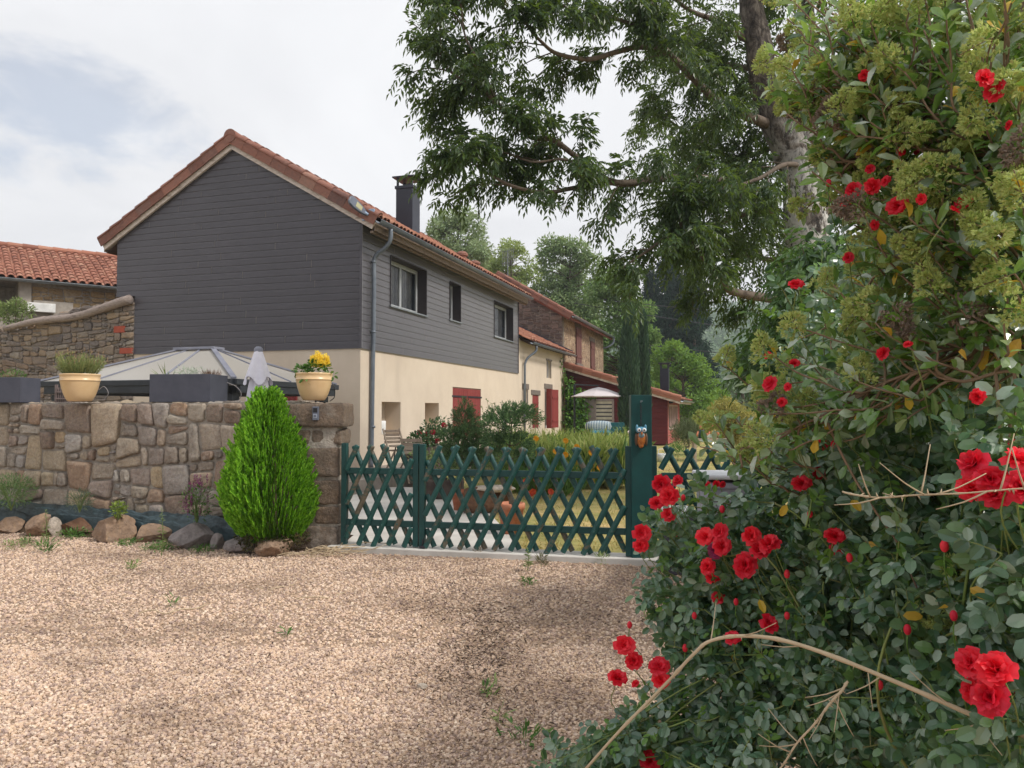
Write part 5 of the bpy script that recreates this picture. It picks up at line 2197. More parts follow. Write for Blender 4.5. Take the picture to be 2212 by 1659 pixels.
# rectangular planters
def planter(u0, u1, v0, v1, Y, depth, label):
    a_, b_ = at(u0, v1, Y), at(u1, v1, Y)
    hh = at(u0, v0, Y)[2] - WZ - .01
    Lx = np.linalg.norm((b_ - a_)[:2])
    t = thing("planter_box", label, "planter", (a_ + b_) / 2 * np.array([1, 1, 0]) + UP * (WZ + .02) + np.array([0, depth / 2, 0]), "anthracite planters on the wall")
    dx_ = unit(np.array([1, -.06, 0])); dy_ = np.array([-dx_[1], dx_[0], 0])
    ctr = np.array([(a_ + b_)[0] / 2, (a_ + b_)[1] / 2, WZ + .01 + hh / 2]) + dy_ * depth / 2
    g = MB()
    w_ = .018
    for sg in (-1, 1):
        g.box(ctr + dy_ * sg * (depth / 2 - w_ / 2), dx_, dy_, UP, Lx / 2, w_ / 2, hh / 2)
        g.box(ctr + dx_ * sg * (Lx / 2 - w_ / 2), dx_, dy_, UP, w_ / 2, depth / 2 - w_ - .0005, hh / 2)
    part("box", g, m_plgrey, t, bevel=.004)
    g = MB(); g.box(ctr + UP * (hh / 2 - .05), dx_, dy_, UP, Lx / 2 - .02, depth / 2 - .02, .01)
    part("soil", g, m_soil, t)
    return t, ctr + UP * (hh / 2 - .04), dx_, dy_, Lx


t, cc, dx_, dy_, Lx = planter(320, 455, 808, 867, 9.72, .52, "long anthracite planter with silvery plants in the middle of the wall")
pl_ = thing("dusty_miller", "silvery white foliage plants in the long anthracite planter", "plant", cc)
g = MB()
for i in range(11):
    bushy(g, cc + dx_ * rng.uniform(-.16, .2) + dy_ * rng.uniform(-.12, .02) + UP * .03, .1, .1, .1, 34, .05, .012, "kite", .7)
part("foliage", g, m_silver, pl_)
pl_ = thing("spiky_grass", "sparse green arching grass blades at the left of the long planter", "plant", cc - dx_ * .3)
g = MB(); spikes(g, cc - dx_ * .28, 16, .1, .1, .24, .009, 1.4)
part("foliage", g, m_pale, pl_)
pl_ = thing("dry_plant", "brownish dry sprigs at the right end of the long planter", "plant", cc + dx_ * .28)
g = MB()
for i in range(9):
    spikes(g, cc + dx_ * rng.uniform(.2, .36) + dy_ * rng.uniform(-.1, .1), 14, .03, .07, .15, .005, .8)
part("foliage", g, leaf_mat("dry_sprig", [srgb(126, 100, 84), srgb(156, 128, 108)], .9, .2), pl_)
t, cc, dx_, dy_, Lx = planter(-60, 46, 815, 867, 10.35, .4, "anthracite planter cut off by the left edge of the photo")
pl_ = thing("planter_herb", "small green herb in the planter at the photo's left edge", "plant", cc + dx_ * .1)
g = MB(); bushy(g, cc + dx_ * .08 + UP * .05, .16, .12, .1, 160, .05, .012, "kite", .8)
part("foliage", g, m_mid, pl_)
# cables of the irrigation drip line
for nm, pts, lab in (("drip_hose", [(213, 842), (225, 835), (234, 850), (222, 866)], "pale thin drip hose curling beside the lavender pot"),
                     ("drip_hose", [(490, 826), (510, 835), (521, 850), (516, 866)], "thin drip hose curling at the right of the long planter"),
                     ("drip_hose", [(717, 828), (723, 840), (722, 858), (712, 867)], "black drip hose behind the pot on the pillar")):
    Y = 10.0 if pts[0][0] < 300 else (9.75 if pts[0][0] < 600 else 9.12)
    g = MB(); g.tube(spline([at(U, V, Y) for U, V in pts], 22), .005, 6)
    single(nm, g, m_cable if pts[0][0] < 700 else m_blk, lab, "hose", "drip hoses on the wall", smooth=True)

# ------------------------------------------------------------------ gazebo
m_gaz = M("black_gazebo_metal", [srgb(36, 40, 46), srgb(48, 52, 58)], .45, 3, 0, .04, 20, .002, .4)
m_gazbar = M("grey_gazebo_bar", [srgb(120, 122, 136), srgb(140, 142, 154)], .45, 3, 0, 0)
k = N("frosted_panel")
k.rough(.35)
k.b.inputs["Base Color"].default_value = srgb(192, 188, 182)
tr = k.add("ShaderNodeBsdfTranslucent")
tr.inputs[0].default_value = srgb(206, 202, 194)
ms = k.add("ShaderNodeMixShader"); ms.inputs[0].default_value = .35
k.link(k.b, 0, ms, 1); k.link(tr, 0, ms, 2); k.link(ms, 0, k.out, 0)
m_panel = k.m
GC = at(505, 818, 12.8)
ze = GC[2]
GW, GD = 4.16, 3.33
gz_ = thing("gazebo", "black metal garden gazebo with pale frosted hip roof behind the stone wall", "gazebo", np.array([GC[0], GC[1], .06]) + E2 * GW / 2 + E1 * GD / 2)
gq = lambda a_, b_, z: np.array([GC[0], GC[1], z]) + E2 * a_ + E1 * b_
zr_ = 2.76
ca, cb_ = (GW / 2 - .42, GW / 2 + .42), (GD / 2 - .1, GD / 2 + .1)
cor = [gq(0, 0, ze), gq(GW, 0, ze), gq(GW, GD, ze), gq(0, GD, ze)]
top = [gq(ca[0], cb_[0], zr_), gq(ca[1], cb_[0], zr_), gq(ca[1], cb_[1], zr_), gq(ca[0], cb_[1], zr_)]
g = MB()
for i in range(4):
    j = (i + 1) % 4
    g.add([cor[i], cor[j], top[j], top[i]], [(0, 1, 2, 3)])
part("roof_panel", g, m_panel, gz_)
g = MB()
for i in range(4):
    j = (i + 1) % 4
    g.bar(cor[i] + UP * .02, top[i] + UP * .02, .09, .03)
    for f in ((.36, .7) if i % 2 == 0 else (.5,)):
        a_ = cor[i] + (cor[j] - cor[i]) * f
        b_ = top[i] + (top[j] - top[i]) * f
        g.bar(a_ + UP * .012, b_ + UP * .012, .03, .025)
part("roof_bar", g, m_gazbar, gz_)
g = MB()
g.prism([(ca[0] - .06, cb_[0] - .06), (ca[1] + .06, cb_[0] - .06), (ca[1] + .06, cb_[1] + .06), (ca[0] - .06, cb_[1] + .06)], np.array([GC[0], GC[1], zr_ + .01]), E2, E1, UP, .05)
part("roof_cap", g, m_gazbar, gz_, bevel=.01)
g = MB()
for i in range(4):
    j = (i + 1) % 4
    d_ = unit(cor[j] - cor[i])
    g.bar(cor[i] - UP * .05, cor[j] - UP * .05, .12, .1)
    g.bar(cor[i] - UP * .16 + d_ * .12, cor[j] - UP * .16 - d_ * .12, .08, .14)
part("eave_beam", g, m_gaz, gz_, bevel=.008)
for a_, b_ in ((.22, .22), (GW - .22, .22), (GW - .22, GD - .22), (.22, GD - .22)):
    g = MB()
    g.box(gq(a_, b_, ze / 2), E2, E1, UP, .065, .065, ze / 2 - .1)
    g.box(gq(a_, b_, ze - .3), E2, E1, UP, .1, .1, .06)
    part("post", g, m_gaz, gz_, bevel=.006)
# garden floor under it, level with the terrace
# closed parasol
m_para = M("lavender_grey_cloth", [srgb(216, 213, 224), srgb(232, 229, 238)], .9, 5, 0, .1, 60, .004, .1)
pb = at(557, 870, 10.9)
pcx, pcy = pb[0], pb[1]
pzt = at(557, 752, 10.9)[2]
pr = thing("closed_parasol", "folded pale lavender parasol standing behind the wall and the bright conifer", "parasol", (pcx, pcy, .07))
g = MB()
n_ = 64


def fold_(u, v):
    an_ = u * 2 * math.pi
    z = pzt - .04 - v * 1.25
    base = .055 + .15 * v ** .85
    if v > .36: base = base * 1.0
    w_ = .16 * min(1, v * 2.5)
    r_ = base * (1 + w_ * math.sin(an_ * 8 + 2 * v) + .07 * math.sin(an_ * 3 + 5 * v))
    return np.array([pcx + r_ * math.cos(an_), pcy + r_ * math.sin(an_), z])


g.grid(fold_, n_, 22)
def fold2(u, v):
    an_ = u * 2 * math.pi
    z = pzt - .03 - v * (.44 + .06 * math.sin(an_ * 4))
    r_ = .05 + .135 * v ** .9
    r_ *= 1 + .12 * v * math.sin(an_ * 6 + 1)
    return np.array([pcx + r_ * math.cos(an_), pcy + r_ * math.sin(an_), z])
g.grid(fold2, n_, 10)
part("canopy", g, m_para, pr, smooth=True)
g = MB(); g.lathe((pcx, pcy, pzt), [(.06, -.06), (.062, -.02), (.055, 0), (.03, .02), (0, .025)], 20)
part("top_cap", g, m_gazbar, pr, smooth=True)
g = MB(); g.tube([(pcx, pcy, .07), (pcx, pcy, pzt - .05)], .02, 8); g.lathe((pcx, pcy, .07), [(.25, 0), (.25, .06), (0, .07)], 20)
part("pole", g, m_gaz, pr)
# red cellar shutter on the gable behind the parasol
ta, za = ong(590, 846); tb, zb = ong(643, 900)
g = MB()
for i in range(7):
    x0 = tb + (ta - tb) * i / 7
    g.box(H(-.03, x0 + (ta - tb) / 14, (za + .5) / 2), E2, E1, UP, (ta - tb) / 14 - .004, .025, (za - .5) / 2)
part("gable_shutter", g, m_red, house, bevel=.003, label="red boarded shutter low on the dark gable side")
# trellis panel behind the lavender pot
g = MB()
c0_ = at(121, 868, 13.6); c1_ = at(146, 828, 13.6)
for i in range(7):
    f = i / 6
    g.bar((c0_[0] + (c1_[0] - c0_[0]) * f, c0_[1] + .02, 1.1), (c0_[0] + (c1_[0] - c0_[0]) * f, c0_[1] + .02, 2.0), .02, .012)
    g.bar((c0_[0] - .02, c0_[1], 1.2 + .12 * i), (c1_[0] + .02, c0_[1], 1.2 + .12 * i), .012, .02)
g.bar((c0_[0] - .02, c0_[1] + .04, .07), (c0_[0] - .02, c0_[1] + .04, 2.05), .04, .04)
g.bar((c1_[0] + .02, c0_[1] + .04, .07), (c1_[0] + .02, c0_[1] + .04, 2.05), .04, .04)
single("trellis", g, M("grey_brown_wood", [srgb(120, 106, 104)], .9, 5, .3, .1), "small grey brown trellis panel behind the lavender pot", "trellis")

# ------------------------------------------------------------------ thuja in front of the wall
m_thuja = leaf_mat("thuja_spray", [srgb(48, 92, 14), srgb(86, 144, 26), srgb(126, 182, 42), srgb(156, 206, 68), srgb(100, 160, 30)], .6, .34, srgb(170, 220, 50), .3)
TC = np.array([at(590, 1000, 8.7)[0], 8.74, .0])
th = thing("golden_thuja", "bright green egg shaped thuja in front of wall and pillar", "conifer", TC)
TH = at(568, 846, 8.7)[2]


def egg(v):                                                 # radius over height fraction
    return .5 * float(np.interp(v, [0, .05, .12, .25, .4, .5, .65, .8, .9, .97, 1], [.48, .66, .87, 1, .94, .84, .64, .43, .28, .13, .04]))


n_ = 4600
vv = rng.uniform(0, 1, n_) ** 1.12
ang = rng.uniform(0, 2 * math.pi, n_)
lump = np.array([mnoise.noise((math.cos(a_) * 4.2, math.sin(a_) * 4.2, v * 1.5)) for a_, v in zip(ang, vv)])
dep = rng.uniform(.5, 1.0, n_) ** .6
rad = np.array([egg(v) for v in vv]) * (dep + .15 * lump)
zb_t = .1
P = np.stack([TC[0] - .1 * vv + np.cos(ang) * rad, TC[1] + np.sin(ang) * rad * .95, zb_t + vv * (TH - zb_t - .12)], 1)
outw = np.stack([np.cos(ang), np.sin(ang), np.zeros(n_)], 1)
D = outw * (.42 + .25 * (1 - vv))[:, None] + UP * 1.0 + rng.normal(size=(n_, 3)) * .13
D = vnorm(D)
side = vnorm(np.cross(outw, D))
g = MB()
Ls = rng.uniform(.10, .2, n_)
nrm = side                                                  # fans stand edge-on like a thuja's
for jf in range(9):                                         # each spray: a spine and side plumes in one vertical plane
    f = jf / 8
    fan = outw * 1.0
    for sg in (-1, 1):
        dd = D * 1.0 + (fan * .75 + side * .25) * sg * (.75 - .35 * f) + rng.normal(size=(n_, 3)) * .1
        leaves(g, P + D * (Ls * f)[:, None], dd, nrm + rdirs(n_) * .5, .055 * (1.1 - .5 * f), .017, "kite", .0, .3)
leaves(g, P + D * (Ls * .8)[:, None], D, nrm, .06, .018, "kite", 0, .3)
# feathery shoots breaking the outline
part("foliage", g, m_thuja, th)
g = MB()
n_ = 500
ang = rng.uniform(0, 2 * math.pi, n_); vv = rng.uniform(0.02, .3, n_)
P = np.stack([TC[0] + np.cos(ang) * .38, TC[1] + np.sin(ang) * .36, .06 + vv * .5], 1)
leaves(g, P, rdirs(n_) + UP * .2, rdirs(n_), .07, .02)
part("inner_growth", g, leaf_mat("brown_inner_spray", [srgb(52, 48, 22), srgb(78, 66, 30), srgb(44, 60, 20)], .8, .1), th)
g = MB(); g.tube([TC + UP * -.02, TC + UP * .5, TC + UP * 1.5], [.05, .04, .015], 8)
for i in range(5):
    an_ = rng.uniform(0, 6.28)
    g.tube([TC + UP * rng.uniform(.08, .3), TC + np.array([math.cos(an_) * .25, math.sin(an_) * .25, rng.uniform(.3, .6)])], [.012, .006], 5)
part("trunk", g, m_twig, th)
g = MB()
for i in range(26):
    a_ = np.array([rng.uniform(-2.35, -1.75), rng.uniform(8.35, 8.7), rng.uniform(.01, .06)])
    d_ = np.array([rng.normal() * .3 + .25, rng.normal() * .12, rng.uniform(0, .14)])
    g.tube(wobble(spline([a_ - d_ * .5, a_ + UP * rng.uniform(0, .04), a_ + d_ * .6], 8), .02), rng.uniform(.003, .006), 5)
single("dry_twigs", g, m_drystem, "heap of dry grey twigs at the foot of the pillar", "twigs", kind="stuff")

# ------------------------------------------------------------------ plants in the raised bed and at the gravel edge
m_blue = leaf_mat("grey_green_leaf", [srgb(72, 92, 70), srgb(98, 116, 92), srgb(116, 130, 106)], .7, .25)
m_salv = leaf_mat("purple_flower", [srgb(120, 44, 100), srgb(150, 64, 126), srgb(104, 40, 84)], .8, .2)


def bed_plant(U, V, Y, rx, rz, n, ll, lw, mat, name, label, cat="plant", kind="kite", up=.6):
    b = at(U, V, Y)
    t = thing(name, label, cat, b)
    g = MB(); bushy(g, b + UP * rz, rx, rx * .8, rz, n, ll, lw, kind, up, .15)
    part("foliage", g, mat, t)
    g = MB()
    for i in range(12):
        an_ = rng.uniform(0, 6.28)
        g.tube(spline([b + np.array([0, 0, -.03]), b + np.array([math.cos(an_) * rx * .3, math.sin(an_) * rx * .3, rz]), b + np.array([math.cos(an_) * rx * .75, math.sin(an_) * rx * .6, rz * 1.7])], 6), [.005, .005, .004, .004, .003, .002], 4)
    part("stems", g, m_stem, t)
    return t, b


bed_plant(24, 1098, 9.95, .31, .22, 1500, .05, .008, leaf_mat("feathery_leaf", [srgb(74, 104, 56), srgb(98, 128, 74), srgb(120, 146, 92)], .7, .25), "artemisia",
          "feathery grey green bush at the left edge in front of the wall")
bed_plant(172, 1102, 9.75, .17, .13, 420, .05, .006, m_blue, "small_lavender", "small blue green tuft on the weed cloth")
bed_plant(256, 1118, 9.3, .10, .1, 170, .035, .02, leaf_mat("lime_leaf", [srgb(112, 136, 40), srgb(140, 160, 60), srgb(96, 124, 40)], .6, .3), "spirea",
          "small yellow green leafy shrub behind the largest boulder", kind="oval")
t, b = bed_plant(425, 1130, 9.05, .2, .23, 330, .035, .016, m_mid, "salvia", "purple flowering salvia in the bed left of the thuja", kind="oval")
g = MB()
for i in range(20):
    an_, rr = rng.uniform(0, 6.28), .22 * math.sqrt(rng.random())
    p_ = b + np.array([math.cos(an_) * rr, math.sin(an_) * rr * .7, rng.uniform(.08, .47)])
    n_ = 34
    tt = rng.uniform(0, 1, n_)
    leaves(g, p_ + np.outer(tt, (0, 0, .12)) + rdirs(n_) * .008, rdirs(n_) + UP * .7, rdirs(n_), .018, .01)
part("flower_spikes", g, m_salv, t)


def weed(U, V, h_, r_, n, label, mat=m_mid, lw=.012, ll=.05, name="weed", group="weeds on the gravel"):
    b = atz(U, V, .012)
    t = thing(name, label, "weed", b, group)
    g = MB()
    n3 = max(5, n // 5)
    spikes(g, b, n3, r_ * .4, h_ * .4, h_, lw * .7, 1.0)
    bushy(g, b + UP * h_ * .35, r_, r_, h_ * .5, n, ll, lw, "oval", .5, .1)
    part("leaves", g, mat, t)


def tall_weed(U, V, h_, label):
    b = atz(U, V, .012)
    t = thing("tall_weed", label, "weed", b, "weeds on the gravel")
    g = MB(); g.tube(spline([b, b + np.array([.01, 0, h_ * .5]), b + np.array([-.01, 0, h_])], 8), np.linspace(.006, .002, 8), 5)
    part("stem", g, m_stem, t)
    g = MB()
    n_ = 60
    tt = rng.uniform(.15, 1, n_)
    an_ = rng.uniform(0, 6.28, n_)
    leaves(g, b + np.outer(tt, (0, 0, h_)), np.stack([np.cos(an_), np.sin(an_), np.full(n_, .35)], 1), np.tile(UP, (n_, 1)), .075 * (1.15 - tt * .8), .012)
    part("leaves", g, m_pale, t)


weed(100, 1190, .16, .14, 90, "leafy green weed before the pale upright stone")
weed(35, 1180, .06, .2, 80, "yellowish low weed at the left edge of the gravel", m_pale)
weed(160, 1160, .12, .2, 200, "low green weeds below the rusty boulder")
weed(60, 1172, .09, .1, 60, "small weed below the angular brown boulder")
weed(345, 1186, .08, .22, 240, "creeping green weeds below the grey block boulder", ll=.03)
weed(275, 1176, .07, .16, 140, "creeping weeds between the largest and the squat boulder", ll=.03)
weed(440, 1190, .07, .16, 140, "creeping weeds at the foot of the small upright stone", ll=.03)
weed(468, 1140, .22, .12, 110, "ivy like dark leaves behind the small grey stone", ll=.04, lw=.03)
weed(286, 1228, .08, .08, 40, "small rosette weed alone on the gravel left of centre", m_pale)
weed(372, 1304, .07, .035, 16, "single bright green seedling on the left gravel")
weed(1140, 1258, .05, .09, 60, "flat green weed on gravel near the gate", ll=.03)
weed(1172, 1218, .1, .08, 70, "dry greyish weed tuft below the wide gate leaf", leaf_mat("dry_weed", [srgb(116, 110, 76), srgb(90, 92, 60)], .8, .2))
weed(1035, 1200, .1, .07, 70, "pale dry weed growing at the sill under the gate", leaf_mat("pale_dry_weed", [srgb(176, 160, 140), srgb(150, 132, 110)], .8, .2))
weed(1300, 1215, .12, .08, 60, "thin weed at the sill near the tall post", m_pale)
weed(1130, 1600, .09, .12, 40, "small dark weed at the bottom of the gravel")
weed(1050, 1495, .05, .03, 12, "tiny weed sprout in the dark litter patch")
weed(1400, 1340, .06, .05, 20, "small weed at the edge of the rose bush", m_pale)
weed(620, 1372, .05, .03, 10, "tiny weed sprout in the middle of the gravel")
weed(1060, 1500, .1, .05, 14, "grassy weed below the dark litter patch", m_pale)
weed(1080, 1560, .08, .05, 14, "grassy weed low on the right gravel", m_pale)
tall_weed(349, 1200, .52, "tall single stemmed pale weed before the squat boulder")
tall_weed(98, 1180, .42, "tall thin weed stem before the slim pale stone")
tall_weed(1140, 1232, .22, "thin upright weed stem under the wide gate leaf")
for U, V, L_, an_, lab in ((640, 1293, .42, .25, "thin grey stick lying on the gravel left of the litter"), (560, 1268, .3, .05, "short pale stick lying on the gravel"),
                           (300, 1325, .5, .3, "long pale dry stalk on the left gravel")):
    b = atz(U, V, .02)
    g = MB(); g.tube(wobble(spline([b, b + np.array([math.cos(an_), math.sin(an_), .02]) * L_ * .5, b + np.array([math.cos(an_ + .3), math.sin(an_ + .3), 0]) * L_], 10), .02), .005, 5)
    single("stick", g, m_drystem, lab, "stick", "sticks on the gravel")
for U, V, s_, mt, lab in ((1375, 1470 + 20, .022, m_rock_w, "white stone chip on the right gravel"), (912, 1482, .024, m_rock_w, "pale stone lying in the middle gravel")):
    g = MB(); rock(g, atz(U, V, .02), s_ * 1.3, s_, s_ * .6, 0, int(U), 8, 2)
    single("loose_stone", g, mt, lab, "stone", "loose stones on the gravel")

# ------------------------------------------------------------------ garden beyond the gate
m_slat = M("grey_slat_wood", [srgb(150, 134, 118), srgb(178, 162, 146), srgb(128, 112, 98)], .85, 5, .6, .2, 40, .004, .2, stretch=(1, 4, 4))
m_slat_d = M("dark_slat_wood", [srgb(82, 72, 68), srgb(108, 96, 90)], .85, 5, .6, .2, 40, .004, .2)
TZ = .31
# white container in the niche
c = H((N1[0] + N1[1]) / 2 - .28, .18, N1[2])
t = thing("white_planter", "white fluted planter standing in the left wall niche", "planter", c)
g = MB(); g.lathe(c, [(0, 0), (.13, 0), (.155, .03), (.16, .33), (.15, .34), (.14, .3), (0, .3)], 26)
part("pot", g, m_white, t, smooth=True)
# bistro table and chairs
bt = atz(878, 1020, TZ)
tb_ = at(878, 963, bt[1])
tbl = thing("bistro_table", "round slatted wooden bistro table on dark legs by the cream wall", "table", (tb_[0], tb_[1], TZ))
g = MB()
Rt = .36
for i in range(9):
    y = -Rt + (i + .5) * 2 * Rt / 9
    hw = math.sqrt(max(0, Rt * Rt - y * y))
    g.box((tb_[0], tb_[1] + y, tb_[2]), (1, 0, 0), (0, 1, 0), UP, hw, Rt / 9 - .006, .014)
part("tabletop", g, m_slat, tbl)
for sx, sy in ((-1, -1), (1, -1), (1, 1), (-1, 1)):
    g = MB(); g.tube([(tb_[0] + .27 * sx, tb_[1] + .2 * sy, TZ), (tb_[0] + .2 * sx, tb_[1] + .15 * sy, tb_[2] - .015)], .013, 6)
    part("leg", g, m_iron, tbl)


def chair(c, rz, label):
    t = thing("folding_chair", label, "chair", c, "slatted folding chairs")
    ca, sa = math.cos(rz), math.sin(rz)
    X, Yv = np.array([ca, sa, 0]), np.array([-sa, ca, 0])
    q = lambda x, y, z: np.asarray(c) + X * x + Yv * y + UP * z
    g = MB()
    for i in range(5):
        g.box(q(0, -.16 + .08 * i, .45), X, Yv, UP, .2, .033, .01)
    part("seat", g, m_slat, t)
    g = MB()
    for i in range(4):
        g.box(q(0, .2 + .012 * i, .62 + .075 * i), X, Yv, UP, .19, .009, .03)
    part("backrest", g, m_slat, t)
    for sx in (-1, 1):
        g = MB(); g.bar(q(.2 * sx, -.2, 0), q(.2 * sx, .25, .9), .022, .03)
        part("leg", g, m_slat, t)
        g = MB(); g.bar(q(.175 * sx, .2, 0), q(.175 * sx, -.18, .44), .022, .03)
        part("leg", g, m_slat, t)


cb2 = at(858, 1020, 16.1); cb2[2] = TZ
chair(cb2, .7, "folding slatted chair left of the bistro table by the wall")
cb3 = at(897, 1040, 14.6); cb3[2] = TZ
chair(cb3 + np.array([0, 0, -.12]), 2.9, "folding slatted chair in front of the bistro table")
# wooden planter with roses
wp = at(932, 1000, 16.6)
wpz = at(932, 963, 16.6)[2]
wpl = thing("wooden_planter", "dark wooden slat planter beside the cream wall", "planter", (wp[0], wp[1], TZ))
g = MB()
Wp, Dp = .78, .4
for sx, n_, ax, of in ((0, 14, E1, -NR), (0, 14, E1, NR)):
    pass
cpl = np.array([wp[0], wp[1], (TZ + wpz) / 2])
hp = (wpz - TZ) / 2
for i in range(12):
    f = -1 + (i + .5) / 6
    for sg in (-1, 1):
        g.box(cpl + E1 * f * Wp + NR * Dp * .5 * sg, E1, NR, UP, Wp / 12 - .006, .012, hp)
for i in range(6):
    f = -1 + (i + .5) / 3
    for sg in (-1, 1):
        g.box(cpl + E1 * Wp * sg + NR * f * Dp * .5, NR, E1, UP, Dp / 12 - .004, .012, hp)
part("slats", g, m_slat_d, wpl)
g = MB(); g.box(cpl + UP * (hp - .06), E1, NR, UP, Wp - .02, Dp / 2 - .02, .02)
part("soil", g, m_soil, wpl)
m_rosel = leaf_mat("rose_leaf_far", [srgb(44, 74, 40), srgb(66, 96, 52), srgb(90, 120, 70)], .45, .25)
m_rosef = leaf_mat("pink_red_bloom", [srgb(196, 30, 60), srgb(214, 56, 88), srgb(180, 20, 44)], .7, .3)
rb = thing("potted_roses", "pink red roses and leaves growing in the wooden planter", "flowers", cpl + UP * hp)
g = MB()
for f, n_, zz_ in ((-.9, 260, .16), (-.4, 300, .22), (.1, 320, .32), (.6, 300, .35)):
    bushy(g, cpl + UP * (hp + zz_ * .8) + E1 * f * Wp, .3, .26, zz_, n_, .065, .045, "oval", .3, .2)
part("foliage", g, m_rosel, rb)
V_, F_ = ico(2)
for U, V in ((906, 936), (922, 939), (935, 934), (960, 919), (912, 948), (945, 952), (925, 955)):
    c = at(U, V, wp[1] - .25)
    g = MB()
    n_ = 30
    d_ = rdirs(n_)
    leaves(g, c + d_ * .015, d_ + UP * .2, d_ + rdirs(n_) * .3, .055, .05, "oval", .4)
    part("bloom", g, m_rosef, rb)

# dark trough and plants in front of the terrace
dt = atz(948, 1076, .065)
tr_ = thing("dark_trough", "dark brown stone trough with leafy plants before the terrace", "trough", dt)
g = MB()
block(g, dt[0] - .42, dt[0] + .42, dt[1] - .2, dt[1] + .25, .06, .06 + .34, 4.2, .012, .04)
part("trough", g, M("dark_stone", [srgb(62, 54, 52), srgb(88, 78, 72)], .9, 5, 0, .5, 30, .01, .2), tr_)
tp_ = thing("trough_plants", "mixed pale green and leafy plants growing in the dark trough", "plant", dt + UP * .38)
g = MB()
for i in range(7):
    bushy(g, dt + np.array([rng.uniform(-.4, .45), rng.uniform(-.15, .15), .5 + rng.uniform(0, .15)]), .2, .18, .2, 110, .075, .035, "oval", .4, .2)
part("foliage", g, m_pale, tp_)

# flagstone on rocks, terracotta pots
rk = atz(1040, 1108, .065)
rt_ = thing("rock_bench", "dark rough rocks topped by a pale flat slab behind the gate", "rocks", rk)
g = MB(); rock(g, rk + np.array([-.02, .1, .17]), .3, .22, .22, .2, 301, 9); rock(g, rk + np.array([.25, .3, .16]), .22, .2, .2, .2, 302, 9)
part("rock", g, m_rock_b, rt_)
sl_ = at(1066, 1052, rk[1] + .15)
g = MB(); rock(g, sl_ + np.array([0, 0, -.02]), .34, .24, .055, -.1, 303, 6)
part("slab", g, m_rock_w, rt_)


def terracotta(U, v0, v1, wpx, label, z0=.06):
    b = atz(U, v1, z0)
    Y = b[1] + wpx / F * b[1] * .4
    Rr = wpx / F * Y / 2
    hh = at(U, v0, Y)[2] - z0
    b = np.array([b[0], Y, z0])
    t = thing("terracotta_pot", label, "flower pot", b, "terracotta pots behind the gate")
    g = MB(); g.lathe(b, [(0, 0), (Rr * .66, 0), (Rr * .92, hh * .8), (Rr * 1.0, hh * .81), (Rr, hh * .98), (Rr * .96, hh), (Rr * .88, hh), (Rr * .85, hh * .88), (0, hh * .86)], 32)
    part("pot", g, m_terra, t, smooth=True)
    g = MB()
    for i in range(40):
        an_, rr = rng.uniform(0, 6.28), Rr * .8 * math.sqrt(rng.random())
        rock(g, b + np.array([math.cos(an_) * rr, math.sin(an_) * rr, hh * .9]), .025, .02, .012, an_, i, 6, 1)
    part("bark_mulch", g, M("bark_mulch", [srgb(120, 78, 58), srgb(150, 104, 80)], .9, 10, .7, 0), t)
    return b + UP * hh * .88, Y


def conifer(base, top, clumps, label, name, mat, n_per=190, ll=.1):
    t = thing(name, label, "conifer", base)
    g = MB(); P_ = wobble(spline([base, (base + top) / 2, top], 14), .02)
    g.tube(P_, np.linspace(.026, .006, 14), 8)
    lf = MB()
    for c, r_, rz in clumps:
        a_ = P_[int(np.argmin(np.abs(P_[:, 2] - c[2] + .08)))]
        g.tube(spline([a_, (a_ + c) / 2 + UP * -.02, c], 6), np.linspace(.012, .004, 6), 5)
        n_ = int(n_per * (r_ / .15) ** 2)
        d_ = rdirs(n_)
        Pp_ = c + d_ * np.array([r_, r_, rz]) * rng.uniform(.2, 1, n_)[:, None] ** .7
        D_ = vnorm(d_ * 1.0 + UP * .55 + vnorm(c - a_ + UP * .001) * .5 + rng.normal(size=(n_, 3)) * .25)
        for f in (0, .25, .5, .75):
            for sg in (-1, 1):
                s_ = vnorm(np.cross(D_, rdirs(n_)))
                leaves(lf, Pp_ + D_ * ll * f, D_ + s_ * .65 * sg, rdirs(n_), ll * .5, .012)
    part("trunk", g, m_twig, t)
    part("foliage", lf, mat, t)
    return t


m_jun = leaf_mat("juniper_spray", [srgb(52, 80, 52), srgb(78, 108, 70), srgb(108, 138, 88), srgb(88, 120, 66)], .6, .3)
b1, Y1 = terracotta(1104, 1086, 1156, 60, "large terracotta pot with mulch right behind the gate")
q = lambda U, V, dy=0: at(U, V, Y1 + dy)
conifer(b1, q(1102, 900), [(q(1102, 895), .14, .09), (q(1075, 898, .1), .13, .07), (q(1130, 892, -.1), .13, .07), (q(1060, 915), .1, .06), (q(1100, 915, -.15), .16, .08),
                           (q(1148, 905), .1, .06), (q(1090, 950), .15, .08), (q(1068, 958), .12, .08), (q(1125, 955), .13, .08), (q(1135, 975), .1, .08), (q(1075, 985), .12, .08), (q(1110, 990), .12, .08)],
        "topped conifer with a bushy flat crown in the large terracotta pot", "potted_conifer", m_jun, 90, .1)
b2, Y2 = terracotta(992, 1058, 1104, 38, "smaller terracotta pot beside the dark rocks")
q = lambda U, V, dy=0: at(U, V, Y2 + dy)
conifer(b2, q(1004, 872), [(q(1004, 885), .1, .12), (q(1000, 905), .15, .12), (q(1018, 910), .12, .1), (q(975, 940), .16, .1), (q(1010, 935, -.1), .2, .1), (q(1035, 945), .16, .1),
                           (q(990, 965), .22, .12), (q(1030, 970), .2, .12), (q(1000, 985), .24, .1), (q(1040, 990), .18, .1), (q(975, 992), .15, .1), (q(1010, 1015), .2, .1)],
        "dark pointed conifer standing before the red double shutters", "potted_conifer", m_jun, 90, .11)

